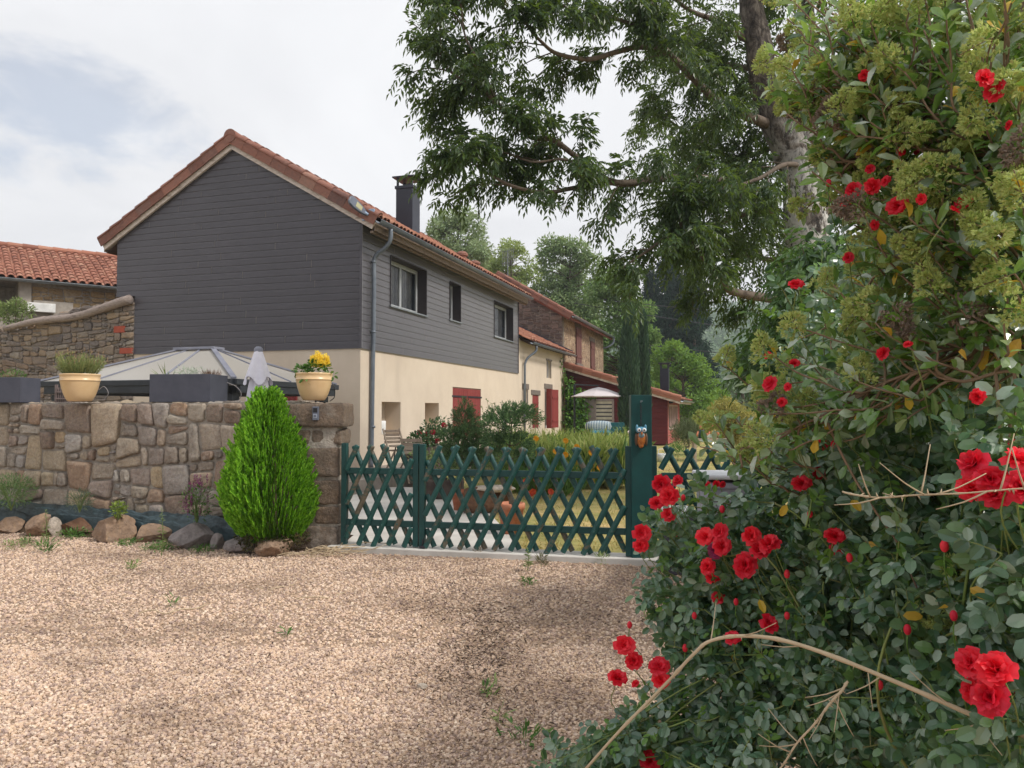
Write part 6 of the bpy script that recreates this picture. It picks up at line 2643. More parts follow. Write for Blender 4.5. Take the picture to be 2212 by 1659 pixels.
# tall wispy shrub by the red shutters
sb = at(1060, 1010, 15.0); sb[2] = .06
ws = thing("wispy_shrub", "thin pale stems with sparse leaves right of the red shutters", "shrub", sb)
g, lf = MB(), MB()
for U, V in ((1042, 880), (1052, 865), (1063, 872), (1072, 900), (1036, 905), (1056, 900), (1030, 930), (1080, 935)):
    e_ = at(U, V, 15.0 + rng.uniform(-.2, .3))
    P_ = wobble(spline([sb, (sb + e_) / 2 + np.array([rng.uniform(-.1, .1), 0, 0]), e_], 16), .03)
    g.tube(P_, np.linspace(.008, .003, 16), 5)
    for p_ in P_[4:]:
        leaves(lf, np.tile(p_, (5, 1)), rdirs(5) + UP * .3, rdirs(5), .06, .02, "oval")
for i in range(6):
    bushy(lf, at(rng.uniform(1040, 1085), rng.uniform(940, 1000), 15), .22, .2, .2, 70, .08, .04, "oval")
part("stems", g, m_drystem, ws)
part("foliage", lf, m_pale, ws)

# wildflower bed
m_bed = leaf_mat("meadow_leaf", [srgb(112, 140, 62), srgb(152, 170, 90), srgb(180, 188, 112), srgb(138, 160, 76), srgb(196, 192, 128)], .65, .35, srgb(190, 200, 90))
m_bedd = leaf_mat("deep_bed_leaf", [srgb(56, 92, 40), srgb(84, 120, 54), srgb(108, 140, 70)], .6, .3, srgb(120, 170, 60))
bedP = []
g, g2 = MB(), MB()
for i in range(330):
    x, y = rng.uniform(-.15, 3.0), rng.uniform(13.6, 21)
    if x < -.15 + (y - 13.6) * -.02 or x > (2.2 + (y - 13.6) * .16) or (y < 15.2 and x > .95 + (y - 13.6) * .6):
        continue
    hh = .78 + .34 * rng.random() if y > 15 else .38 + .25 * rng.random()
    base = np.array([x, y, .04])
    mb_ = g if (y > 15.2 and rng.random() < .8) else g2
    n_ = 46
    an_ = rng.uniform(0, 6.28, n_)
    D_ = np.stack([np.cos(an_) * .35, np.sin(an_) * .35, np.ones(n_)], 1) + rng.normal(size=(n_, 3)) * .15
    leaves(mb_, base + np.stack([np.cos(an_) * .12, np.sin(an_) * .12, rng.uniform(0, hh * .5, n_)], 1), D_, rdirs(n_), hh * rng.uniform(.35, .62, n_), .012, "kite", .3)
    leaves(mb_, base + np.stack([rng.normal(size=60) * .15, rng.normal(size=60) * .15, rng.uniform(.1, hh, 60)], 1), rdirs(60) + UP * .8, rdirs(60), .07, .014)
single("wildflower_bed", g, m_bed, "tall loose yellow green flower bed behind the gate", "flower bed", kind="stuff")
single("low_bed_plants", g2, m_bedd, "leafy green plants at the front of the flower bed", "flower bed", kind="stuff")
m_orange = leaf_mat("orange_petal", [srgb(232, 168, 24), srgb(244, 188, 30), srgb(226, 140, 20)], .6, .3)
m_redp = leaf_mat("red_orange_petal", [srgb(206, 66, 36), srgb(224, 96, 48)], .6, .3)
for U, V, mt, lab in ((1158, 947, m_orange, 0), (1222, 952, m_orange, 0), (1246, 965, m_orange, 0), (1200, 975, m_orange, 0), (1283, 990, m_orange, 0), (1295, 1010, m_orange, 0), (1277, 978, m_orange, 0), (1222, 982, m_orange, 0),
                      (1136, 1040, m_redp, 1), (1152, 1062, m_redp, 1), (1190, 1062, m_redp, 1), (1158, 1035, m_redp, 1), (1147, 1066, m_redp, 1)):
    Y = 14.6 if not lab else 13.5
    c = at(U, V, Y)
    g = MB()
    a6 = np.arange(14) * 2 * math.pi / 14
    leaves(g, np.tile(c, (14, 1)), np.stack([np.cos(a6), -.5 - .3 * np.sin(a6 * 2), np.sin(a6)], 1), np.tile([0, -1.0, .3], (14, 1)), .06, .035, "oval", .2)
    g.tube([c, c - UP * .45], .003, 4)
    single("garden_flower", g, mt, "small yellow flower among the tall flower bed" if not lab else "red orange flower low in the front of the flower bed", "flower", "yellow flowers in the bed" if not lab else "red flowers in the bed")

# vine up the wing corner
vn = H(19.2, -.15, .1)
vine = thing("climbing_vine", "leafy green vine climbing the corner of the cream wing", "vine", vn)
g, lf = MB(), MB()
P_ = wobble(spline([vn, H(19.1, -.12, 1.5), H(19.0, -.12, 2.6), H(18.75, -.06, 3.4), H(18.5, -.05, 4.0)], 24), .05)
g.tube(P_, np.linspace(.04, .01, 24), 6)
part("stem", g, m_twig, vine)
for c, r_, rz, n_ in ((H(19.35, -.45, 2.2), .5, .5, 320), (H(19.5, -.7, 1.6), .55, .6, 360), (H(19.4, -.5, .9), .6, .6, 360), (H(19.15, -.2, 2.8), .3, .35, 130), (H(19.5, -1.2, 2.35), .4, .15, 90), (H(19.3, -.5, 1.3), .6, .9, 300)):
    bushy(lf, c, r_, r_, rz, n_, .14, .12, "oval", -.2, .3, .3)
for i in range(30):
    p_ = P_[rng.integers(8, 24)]
    leaves(lf, (p_ + NR * .05 + rng.normal(size=3) * .06)[None], rdirs(1) - UP * .5, NR[None], .13, .11, "oval")
part("foliage", lf, leaf_mat("vine_leaf", [srgb(40, 72, 26), srgb(64, 104, 36), srgb(96, 140, 52), srgb(120, 160, 64)], .5, .35, srgb(140, 190, 60)), vine)

# open parasol on the far terrace
pc = at(1293, 856, 29.5)
par = thing("open_parasol", "open pale grey parasol in front of the dark red extension", "parasol", (pc[0] - 1.1, pc[1], .1))
hw = (at(1357, 858, 29.5)[0] - at(1230, 858, 29.5)[0]) / 2
apex = pc + UP * (at(1293, 836, 29.5)[2] - pc[2])
g = MB()
rot = .5
ring = [pc + np.array([math.cos(rot + i * math.pi / 4), math.sin(rot + i * math.pi / 4), 0]) * hw * (1.0 if i % 2 == 0 else .96) for i in range(8)]
mid = [apex + (r_ - apex) * .28 + UP * .03 for r_ in ring]
for i in range(8):
    j = (i + 1) % 8
    g.add([ring[i], ring[j], mid[j], mid[i]], [(0, 1, 2, 3)])
    g.add([mid[i], mid[j], apex], [(0, 1, 2)])
    g.add([ring[i], ring[j], ring[j] - UP * .03, ring[i] - UP * .03], [(0, 1, 2, 3)])
part("canopy", g, M("grey_parasol_cloth", [srgb(196, 188, 190), srgb(206, 198, 200)], .9, 3, 0, 0), par)
g = MB()
for i in range(8):
    g.tube([ring[i] - UP * .03, apex - UP * .1], .01, 4)
part("ribs", g, m_gaz, par)
g = MB()
pb_ = np.array([pc[0] - hw * .82, pc[1], .1])
g.tube([pb_, pb_ + UP * 2.35], .04, 8)
g.tube([pb_ + UP * 2.3 + np.array([0, 0, .2]), apex + UP * .05], .025, 6)
g.tube([pb_ + UP * 2.3, pb_ + UP * 2.52], .04, 8)
part("mast", g, m_gaz, par)
# cushions and blue chair
cc = at(1305, 935, 27.5); cc[2] = .1
seat_z = at(1305, 928, 27.5)[2]
ch_ = thing("garden_chair", "turquoise garden chair half hidden by the flower bed", "chair", cc)
m_turq = M("turquoise_plastic", [srgb(40, 130, 170), srgb(52, 146, 186)], .5, 3, 0, 0)
g = MB(); g.box(np.array([cc[0] - .15, cc[1], seat_z - .08]), (1, 0, 0), (0, 1, 0), UP, .33, .3, .05)
part("seat", g, m_turq, ch_, bevel=.02)
g = MB(); g.box(np.array([cc[0] + .45, cc[1] + .1, seat_z + .05]), (1, 0, 0), (0, 1, 0), UP, .26, .25, .2)
part("side_box", g, M("teal_board", [srgb(20, 84, 92)], .6, 3, 0, 0), ch_, bevel=.01)
for sx in (-1, 1):
    for sy in (-1, 1):
        g = MB(); g.box(np.array([cc[0] - .15 + .28 * sx, cc[1] + .25 * sy, (seat_z - .1) / 2]), (1, 0, 0), (0, 1, 0), UP, .03, .03, seat_z / 2 - .05)
        part("leg", g, m_turq, ch_)
k = N("striped_cloth")
wv = k.add("ShaderNodeTexWave", bands_direction="X")
wv.inputs["Scale"].default_value = 5.5
wv.inputs["Distortion"].default_value = .4
k.link(k.coord(), 0, wv, "Vector")
r_ = k.ramp(wv, [(0, srgb(40, 60, 110)), (.3, srgb(170, 190, 200)), (.55, srgb(96, 150, 140)), (.8, srgb(210, 214, 214))])
r_.color_ramp.interpolation = "CONSTANT"
k.col(r_).rough(.9)
g = MB()
V_, F_ = ico(3)
sgn = np.sign(V_) * np.abs(V_) ** .7
g.add(np.array([cc[0] - .18, cc[1], seat_z + .12]) + sgn * np.array([.5, .22, .2]), F_)
single("striped_cushion", g, k.m, "blue green striped cushion lying on the turquoise chair", "cushion", smooth=True)
# white flowers by the post
wb = at(1352, 975, 24); wb[2] = .05
wr = thing("white_roses", "white flowering rose bush just left of the tall post", "rose bush", wb)
g = MB()
for i in range(5):
    bushy(g, wb + np.array([rng.uniform(-.4, .4), rng.uniform(-.3, .3), .5 + .2 * rng.random()]), .4, .35, .45, 170, .08, .05, "oval")
part("foliage", g, m_rosel, wr)
m_wp = leaf_mat("white_petal", [srgb(226, 214, 210), srgb(240, 232, 228)], .7, .3)
for U, V in ((1354, 941), (1363, 947), (1347, 950), (1358, 955), (1336, 944), (1343, 952), (1361, 935)):
    c = at(U, V, 23.4)
    n_ = 26
    d_ = rdirs(n_)
    g = MB(); leaves(g, c + d_ * .02, d_ + rdirs(n_) * .3, d_, .08, .07, "oval", .4)
    part("bloom", g, m_wp, wr)
# watering can
wc = at(1429, 962, 23.5); wc[2] = .05
wcn = thing("watering_can", "small pale watering can on grass behind the tall post", "watering can", wc)
g = MB(); g.lathe(wc, [(0, 0), (.13, 0), (.14, .2), (.11, .24), (0, .24)], 20)
g.tube([wc + np.array([.1, 0, .06]), wc + np.array([.3, 0, .26])], [.025, .015], 8)
part("body", g, m_lid, wcn, smooth=True)
g = MB(); g.tube(spline([wc + np.array([-.1, 0, .2]), wc + np.array([-.08, 0, .36]), wc + np.array([.08, 0, .36]), wc + np.array([.1, 0, .22])], 14), .012, 6)
part("handle", g, m_lid, wcn, smooth=True)
# little figures built of flower pots, seated on a bench
fc = at(1526, 952, 20); fc[2] = .05
bz = at(1526, 945, 20)[2]
bn_ = thing("garden_bench", "low wooden bench under the flowerpot figures by the golden bush", "bench", fc)
g = MB(); g.box(np.array([fc[0] + .1, fc[1], bz - .05]), (1, 0, 0), (0, 1, 0), UP, .5, .18, .025)
part("seat", g, m_slat, bn_)
for sx in (-1, 1):
    g = MB(); g.box(np.array([fc[0] + .1 + .42 * sx, fc[1], bz / 2 - .03]), (1, 0, 0), (0, 1, 0), UP, .03, .15, bz / 2 - .05)
    part("leg", g, m_slat, bn_)
for dx_, mt, lab in ((-.12, M("dark_green_glaze", [srgb(30, 60, 58)], .4, 3, 0, 0), "flowerpot figure with dark green body and round clay head"), (.18, M("dull_yellow_glaze", [srgb(176, 150, 70)], .5, 3, 0, 0), "flowerpot figure with yellow body beside the green one")):
    b = np.array([fc[0] + dx_, fc[1], bz - .02])
    t = thing("flowerpot_figure", lab, "garden figure", b, "flowerpot figures")
    g = MB(); g.lathe(b, [(0, 0), (.09, 0), (.085, .05), (.055, .22), (0, .22)], 16)
    part("body", g, mt, t, smooth=True)
    g = MB(); g.add(b + UP * .27 + ico(2)[0] * .065, ico(2)[1])
    part("head", g, m_terra, t, smooth=True)
    g = MB()
    for sx in (-1, 1):
        g.tube([b + np.array([.09 * sx, 0, .18]), b + np.array([.16 * sx, -.08, .04])], .022, 6)
    part("arm", g, m_terra, t, smooth=True)
bs = at(32, 702, 21.3)
t = thing("barn_shrub", "airy grey green shrub against the barn at the left edge", "shrub", bs)
g = MB()
for U, V, r_ in ((10, 672, 20), (35, 660, 18), (55, 672, 18), (25, 685, 20), (-15, 670, 22)):
    c = at(U, V, 21.3)
    bushy(g, c, r_ / F * 21, r_ / F * 21, r_ / F * 21, 260, .09, .045, "kite", .4, .2)
part("foliage", g, m_pale, t)
g = MB()
for U, V in ((10, 660), (35, 650), (55, 665), (0, 670)):
    g.tube([bs - UP * .3, at(U, V, 21.3)], [.015, .005], 5)
part("stems", g, m_twig, t)
# ------------------------------------------------------------------ the ash tree overhanging from the right
k = N("ash_bark")
vec = k.coord("Object", (1, 1, .5))
n1 = k.noise(9, 7, .75, vec, .5)
n2 = k.noise(2.6, 5, .7, k.coord(), .3)
r1 = k.ramp(n1, [(.38, srgb(36, 32, 30)), (.5, srgb(84, 76, 70)), (.62, srgb(128, 120, 112))])
sx_ = k.add("ShaderNodeSeparateXYZ")
k.link(k.coord(), 0, sx_, 0)
lo_ = k.ramp(k.add("ShaderNodeMapRange"), [(0, 1.0), (1, .0)])   # pale lichen only on the lower trunk
mr_ = lo_.inputs[0].links[0].from_node
k.link(sx_, 2, mr_, 0)
mr_.inputs[1].default_value = 4.9
mr_.inputs[2].default_value = 6.2
r2a = k.ramp(n2, [(.40, 0.0), (.47, .92)])
r2m = k.add("ShaderNodeMath", operation="MULTIPLY")
k.link(r2a, 0, r2m, 0)
k.link(lo_, 0, r2m, 1)
r2 = r2m
k.col(k.mix(r2, r1, k.ramp(n1, [(.40, srgb(60, 56, 52)), (.47, srgb(196, 194, 190))]))).rough(.95)
vo = k.add("ShaderNodeTexVoronoi", feature="DISTANCE_TO_EDGE")
vo.inputs["Scale"].default_value = 16
k.link(k.coord("Object", (1, 1, .4)), 0, vo, "Vector")
b1_ = k.bump(n1, .8, .03)
k.bump(vo, .7, .03, 0, b1_)
m_bark = k.m
m_limb = M("limb_bark", [srgb(74, 64, 56), srgb(112, 100, 90), srgb(92, 82, 72)], .9, 9, 0, .5, 40, .008, .2)
m_ash = leaf_mat("ash_leaf", [srgb(30, 50, 34), srgb(46, 70, 46), srgb(62, 88, 54), srgb(38, 60, 46), srgb(84, 110, 62)], .38, .38, srgb(150, 176, 50), .5)
m_key = leaf_mat("ash_key", [srgb(74, 78, 36), srgb(108, 100, 50), srgb(92, 82, 44)], .7, .3)

ab = at(1760, 1030, 12.2); ab[2] = 0
ash = thing("ash_tree", "big ash tree with pale flaking bark and drooping leaves over the drive", "tree", ab)
tk = MB()
tp = [(1762, 1040, 12.2, .42), (1752, 800, 12.2, .36), (1745, 560, 12.1, .33), (1736, 430, 12.0, .315), (1716, 335, 12.0, .29), (1674, 250, 12.0, .255), (1650, 170, 11.95, .225),
      (1634, 80, 11.9, .19), (1624, 0, 11.9, .17), (1612, -160, 11.8, .14), (1600, -380, 11.7, .09), (1600, -560, 11.6, .05)]
TP = spline([at(a_, b_, c_) for a_, b_, c_, _ in tp], 70)
TRd = np.interp(np.linspace(0, 1, 70), np.linspace(0, 1, len(tp)), [r_ for *_, r_ in tp])
TRd = TRd * (1 + rng.normal(size=70) * .025)
mbk = MB(); mbk.tube(TP, TRd, 26, False)
Vt = mbk.v[0]
cen = np.repeat(TP, 26, 0)
od = vnorm(Vt - cen)
mbk.v[0] = Vt + od * (np.array([mnoise.fractal(Vector((p[0] * 3.5, p[1] * 3.5, p[2] * 1.6)), 1, 2, 5) for p in Vt]) * .05)[:, None]
mbk.tube(spline([at(1728, 390, 12.1), at(1745, 260, 12.3), at(1752, 130, 12.6), at(1740, 0, 12.8), at(1745, -200, 13)], 24), np.linspace(.2, .1, 24), 14, False)
part("trunk", mbk, m_bark, ash, smooth=True)

limbs = [  # photo path with depth, start radius
    ([(1665, 270, 12), (1617, 252, 11.7), (1569, 230, 11.4), (1537, 202, 11.1), (1498, 163, 10.8), (1452, 119, 10.5), (1400, 60, 10.2), (1360, 0, 10)], .085),
    ([(1498, 163, 10.8), (1440, 113, 10.5), (1390, 107, 10.3), (1331, 119, 10.1), (1270, 128, 9.9), (1200, 113, 9.7), (1168, 87, 9.6), (1138, 52, 9.5), (1120, 10, 9.4)], .05),
    ([(1640, 420, 12), (1560, 392, 11.6), (1478, 385, 11.2), (1418, 387, 10.9), (1359, 397, 10.6), (1319, 395, 10.4), (1285, 373, 10.2), (1240, 329, 10), (1200, 296, 9.9), (1152, 290, 9.8), (1101, 246, 9.6), (1061, 190, 9.5), (1040, 150, 9.4)], .07),
    ([(1319, 395, 10.4), (1240, 411, 10.1), (1180, 413, 9.9), (1110, 398, 9.7), (1050, 366, 9.5), (1020, 348, 9.4), (985, 328, 9.3)], .034),
    ([(1152, 290, 9.8), (1090, 250, 9.7), (1045, 208, 9.5), (990, 167, 9.4), (960, 130, 9.3), (938, 100, 9.2)], .03),
    ([(1285, 373, 10.2), (1230, 345, 10), (1150, 350, 9.8), (1080, 330, 9.7)], .025),
    ([(1728, 610, 12), (1690, 640, 11.6), (1629, 637, 11.3), (1569, 622, 11), (1537, 583, 10.8), (1505, 544, 10.6), (1480, 500, 10.5), (1465, 450, 10.4)], .085),
    ([(1680, 455, 12), (1605, 460, 11.6), (1557, 472, 11.3), (1517, 494, 11), (1460, 500, 10.7), (1420, 530, 10.5), (1345, 580, 10.3)], .055),
    ([(1735, 360, 12), (1692, 353, 11.3), (1638, 382, 11), (1585, 410, 10.7), (1540, 420, 10.4)], .045),
    ([(1632, 90, 12), (1560, 55, 11.6), (1480, 20, 11.2), (1400, -40, 10.8)], .06),
    ([(1400, 60, 10.2), (1330, 40, 10), (1250, 30, 9.8), (1180, -20, 9.6)], .03),
    ([(1040, 150, 9.4), (1010, 90, 9.3), (1000, 30, 9.3), (980, -30, 9.3)], .016),
    ([(1138, 52, 9.5), (1080, 20, 9.4), (1040, -30, 9.3)], .016),
    ([(1612, -100, 11.8), (1500, -160, 11), (1380, -190, 10.4), (1250, -160, 9.8), (1150, -120, 9.4)], .07),
    ([(1620, 20, 12), (1690, -60, 12), (1800, -140, 12), (1950, -180, 12)], .08),
    ([(1740, 300, 12.3), (1830, 200, 12.6), (1930, 80, 12.8), (2040, -60, 13)], .08),
    ([(1745, 480, 12.4), (1850, 420, 12.7), (1960, 340, 13), (2080, 250, 13.2)], .07),
    ([(1700, 300, 12.2), (1640, 330, 13), (1560, 330, 13.6), (1470, 280, 14), (1400, 230, 14.2)], .05),
    ([(1650, 160, 12.2), (1560, 130, 13), (1480, 90, 13.6), (1400, 60, 14)], .05),
    ([(1735, 560, 12.3), (1650, 560, 13), (1560, 540, 13.5), (1490, 500, 13.8)], .05),
]
lb, lf, ky = MB(), MB(), MB()
twig_pts, twig_dir = [], []
for path, r0 in limbs:
    P_ = wobble(spline([at(*p_) for p_ in path], 12 + 7 * len(path)), .03)
    n_ = len(P_)
    lb.tube(P_, np.linspace(r0, max(.008, r0 * .22), n_), 9)
    L = np.linalg.norm(np.diff(P_, axis=0), axis=1).sum()
    for f in np.arange(.12, 1.001, .24 / L):                # side shoots
        i = min(n_ - 2, int(f * (n_ - 1)))
        d0 = unit(P_[i + 1] - P_[i])
        sd = unit(np.cross(d0, UP)) * rng.choice([-1, 1])
        d1 = unit(d0 * rng.uniform(.2, .9) + sd * rng.uniform(.2, 1) + UP * rng.uniform(-.5, .55))
        tl = rng.uniform(.35, .95)
        Q = spline([P_[i], P_[i] + d1 * tl * .5 + UP * .03, P_[i] + d1 * tl - UP * tl * .12], 7)
        lb.tube(Q, np.linspace(.010, .004, 7), 5)
        for j in (2, 3, 4, 5, 6):
            if rng.random() < .8:
                twig_pts.append(Q[j]); twig_dir.append(unit(d1 + rng.normal(size=3) * .55))
        if rng.random() < .55:
            twig_pts.append(Q[-1]); twig_dir.append(d1)
    for q_ in (0, 1, 2, 3):
        twig_pts.append(P_[-1]); twig_dir.append(unit(P_[-1] - P_[-2] + rng.normal(size=3) * .6))
P_, D_ = np.array(twig_pts), np.array(twig_dir)
rep = 7
PT, DT = P_, D_
P2 = np.repeat(P_, rep, 0) + rng.normal(size=(len(P_) * rep, 3)) * .06
D2 = vnorm(np.repeat(D_, rep, 0) + rng.normal(size=(len(P_) * rep, 3)) * .62 - UP * .25)


def clear_trunk(P):                                         # the trunk stands free on the side towards the drive
    keep = np.ones(len(P), bool)
    for i, p_ in enumerate(P):
        j = int(np.argmin(np.abs(TP[:, 2] - p_[2])))
        if abs(p_[0] - TP[j, 0] * p_[1] / TP[j, 1]) < .34 and p_[1] < TP[j, 1] and 2.5 < p_[2] < 9.5:
            keep[i] = rng.random() < .3
    return keep


kp = clear_trunk(P2)
P2, D2 = P2[kp], D2[kp]
pinnate(lf, P2, D2, np.tile(UP, (len(P2), 1)) + rdirs(len(P2)) * .5, rng.uniform(.17, .27, len(P2)), 4, .104, .034, .85, "kite", .8)
# denser growth near the trunk and beyond the frame, so that the crown shades the drive
blobs = [(at(1480, 540, 11.4), .5, 150), (at(1560, 560, 11.6), .5, 150), (at(1640, 540, 11.8), .5, 170), (at(1430, 470, 11.2), .45, 110), (at(1600, 460, 11.9), .6, 200), (at(1600, 220, 13), 1.0, 420), (at(1480, 330, 12.8), .9, 300), (at(1530, 100, 13), 1.0, 300), (at(1690, 180, 13), .9, 300), (at(1700, 420, 13.2), .8, 280), (at(1580, 400, 13.4), 1.0, 300), (at(1560, 150, 12.6), .9, 200), (at(1640, 420, 12.6), .75, 200), (at(1560, 300, 12.6), .8, 180), (at(1800, 60, 13), 1.1, 180),
         (at(1700, -100, 12.4), 1.2, 260), (at(1480, -160, 11.6), 1.2, 260), (at(1250, -130, 10.4), .8, 140), (at(1450, 60, 12.2), .8, 110),
         (at(1620, -250, 12), 1.2, 160), (at(1420, 330, 11.6), .5, 60)]
for c, r_, n_ in blobs:
    n_ = int(n_ * .55)
    d_ = rdirs(n_)
    Pb = c + d_ * r_ * rng.uniform(.25, 1, n_)[:, None] ** .6
    kp = clear_trunk(Pb)
    Pb, d_ = Pb[kp], d_[kp]
    n_ = len(Pb)
    pinnate(lf, Pb, d_ * .6 + rdirs(n_) * .6 - UP * .3, np.tile(UP, (n_, 1)) + rdirs(n_) * .5, rng.uniform(.18, .28, n_), 4, .1, .034, .75, "kite", .8)
# bunches of hanging keys
sel = rng.choice(len(P_), int(len(P_) * .17), replace=False)
for p_ in P_[sel]:
    n_ = 34
    o_ = rng.normal(size=(n_, 3)) * np.array([.028, .028, .03])
    leaves(ky, p_ + o_ - UP * rng.uniform(0, .1, n_)[:, None], -UP + rng.normal(size=(n_, 3)) * .22, rdirs(n_), rng.uniform(.035, .05, n_) * 1.1, .0085)
part("limbs", lb, m_limb, ash, smooth=True)
part("crown", lf, m_ash, ash)
part("keys", ky, m_key, ash)


# ------------------------------------------------------------------ trees in the distance
def tree(name, label, base, hgt, clumps, cols, lsize, n_per, trunk_r=.16, tcol=None, rough=.6, trans=.3, shape="kite", aspect=.5, group="trees beyond the houses", droop=.1, shell=.35, lift=.25):
    """clumps: (centre, radius xyz) each a spray of small leaf faces on its own branch"""
    t = thing(name, label, "tree", base, group)
    g = MB()
    top = base + UP * hgt * .92
    c_all = np.array([c for c, _ in clumps])
    mid_ = c_all.mean(0)
    P_ = wobble(spline([base, base + UP * hgt * .3 + (mid_ - base) * np.array([.2, .2, 0]), np.array([mid_[0], mid_[1], base[2] + hgt * .6]), np.array([mid_[0], mid_[1], base[2] + hgt * .88])], 18), .06)
    g.tube(P_, np.linspace(trunk_r, trunk_r * .2, 18), 8)
    lf_ = MB()
    for c, rr in clumps:
        i = int(np.argmin(np.linalg.norm(P_ - (c - UP * rr[2] * 1.2), axis=1)))
        g.tube(spline([P_[i], (P_[i] + c) / 2 + UP * rng.uniform(-.1, .3), c], 7), np.linspace(trunk_r * .22, trunk_r * .05, 7), 5)
        vol = (rr[0] * rr[1] * rr[2]) ** (1 / 3)
        n_ = int(n_per * 3.0 * vol ** 2)
        d_ = rdirs(n_)
        lumpy = 1 + .35 * np.array([mnoise.noise(Vector(tuple(q_ * 2.3 + c))) for q_ in d_])
        Pq = c + d_ * rr * (shell + (1 - shell) * rng.uniform(0, 1, n_) ** .55)[:, None] * lumpy[:, None]
        leaves(lf_, Pq, d_ * .7 + rdirs(n_) * .8 + UP * (lift - .25), UP * .8 + d_ * .6 + rdirs(n_) * .6, lsize * rng.uniform(.6, 1.3, n_), lsize * aspect, shape, droop)
    part("trunk", g, m_limb, t, smooth=True)
    part("crown", lf_, leaf_mat(name + "_leaf", cols, rough, trans, tcol, .3), t)
    return t


def crown(pix, Y, r_px, dy=1.0, sub=6, spread=.62, rs=.52):
    """from a list of (U, V, radius px) build leafy clumps, each broken up into smaller ones at real depth"""
    out = []
    for U, V, r_ in pix:
        c = at(U, V, Y + rng.uniform(-dy, dy))
        rad = r_ / F * Y
        for _ in range(sub):
            d_ = rdirs(1)[0] * np.array([1, 1, .9])
            f = rs * rng.uniform(.6, 1.15)
            out.append((c + d_ * rad * spread * rng.uniform(.6, 1.2), np.array([rad * f, rad * f, rad * f * .85])))
    return out


def gbase(U, Y):
    b = at(U, 900, Y); b[2] = 0
    return b


GL = [srgb(112, 134, 96), srgb(136, 156, 116), srgb(154, 172, 132), srgb(96, 120, 84)]
tree("pale_ash", "pale grey green ash tree rising above the farmhouse roof by the chimney", gbase(990, 46), 15,
     crown([(975, 480, 42), (1005, 470, 38), (950, 505, 36), (1030, 520, 40), (990, 540, 60), (945, 545, 40), (1040, 560, 40), (985, 600, 70)], 46, 0), GL, .24, 190, .25, srgb(190, 200, 140), .6, .35)
tree("light_ash", "small light green tree behind the television aerial", gbase(1105, 52), 13,
     crown([(1085, 545, 32), (1118, 550, 34), (1145, 585, 32), (1075, 580, 36), (1110, 600, 50)], 52, 0), [srgb(120, 142, 84), srgb(146, 166, 104), srgb(160, 178, 120)], .26, 170, .2, srgb(200, 205, 120), .6, .35)
tree("tall_ash", "tall pale leafy tree with an airy top behind the stone house", gbase(1225, 55), 16,
     crown([(1195, 545, 40), (1230, 535, 42), (1265, 560, 40), (1180, 590, 46), (1225, 600, 55), (1280, 610, 50), (1200, 650, 60), (1270, 670, 60), (1230, 700, 60), (1190, 640, 50)], 55, 0, 1.4),
     [srgb(112, 138, 92), srgb(138, 160, 112), srgb(92, 120, 76), srgb(156, 174, 130)], .27, 170, .25, srgb(190, 205, 130), .6, .35)
tree("leafy_walnut", "rounded mid green tree with a lit right edge behind the cypresses", gbase(1340, 48), 12,
     crown([(1330, 600, 40), (1365, 620, 36), (1300, 640, 50), (1385, 670, 34), (1340, 680, 55), (1395, 730, 32), (1300, 720, 55), (1360, 750, 55), (1405, 790, 30), (1310, 800, 60), (1380, 830, 50), (1290, 770, 50)], 48, 0, 1.5),
     [srgb(70, 104, 52), srgb(96, 130, 70), srgb(124, 152, 92), srgb(146, 170, 112)], .26, 200, .25, srgb(160, 190, 90), .6, .3)
for U, Vt, w_, Y, lab in ((1448, 545, 80, 66, "tallest dark conifer behind the brighter green trees"), (1500, 575, 70, 64, "dark conifer to the right of the tallest one"), (1410, 590, 60, 68, "dark conifer to the left of the tallest one")):
    b = gbase(U, Y)
    topz = at(U, Vt, Y)[2]
    cl_ = []
    for f in np.linspace(.08, 1, 15):
        z = topz * (.2 + .8 * f)
        rr = w_ / 2 / F * Y * (1.15 - f) ** .6 * 1.25
        for i in range(5):
            a_ = rng.uniform(0, 6.28)
            cl_.append((np.array([b[0] + math.cos(a_) * rr * .6, b[1] + math.sin(a_) * rr * .6, z + rng.uniform(-.3, .3)]), np.array([rr * .62, rr * .62, .62])))
    tree("dark_conifer", lab, b, topz, cl_, [srgb(30, 54, 48), srgb(44, 72, 60), srgb(60, 90, 70)], .34, 170, .3, None, .7, .12, "kite", .3, "dark conifers in the distance", .3, .3, -.3)
tree("bright_acacia", "bright yellow green leafy tree right of the extension's chimney", gbase(1480, 44), 4.6,
     crown([(1440, 760, 36), (1475, 775, 40), (1420, 790, 36), (1510, 800, 40), (1455, 830, 50), (1515, 850, 46), (1490, 880, 50), (1415, 850, 36), (1545, 860, 30), (1460, 750, 22)], 44, 0, 1.3),
     [srgb(86, 122, 52), srgb(108, 144, 68), srgb(128, 160, 86), srgb(70, 104, 48)], .22, 220, .18, srgb(170, 205, 60), .6, .35)
tree("grey_willow", "greyish green willow beyond the golden bush", gbase(1620, 50), 5,
     crown([(1600, 800, 36), (1640, 790, 40), (1580, 840, 36), (1630, 850, 50), (1680, 830, 50), (1560, 880, 30), (1600, 900, 50), (1545, 905, 36)], 50, 0), [srgb(108, 130, 104), srgb(132, 152, 124), srgb(92, 116, 90)], .24, 190, .2, srgb(160, 180, 130), .6, .3)
tree("dark_oak", "dark green tree low behind the dark red extension", gbase(1420, 52), 3,
     crown([(1400, 880, 50), (1440, 900, 50), (1500, 910, 50), (1545, 915, 46), (1380, 850, 40), (1590, 920, 50), (1660, 900, 60)], 54, 0), [srgb(52, 80, 46), srgb(72, 100, 58), srgb(90, 118, 70)], .26, 180, .2)
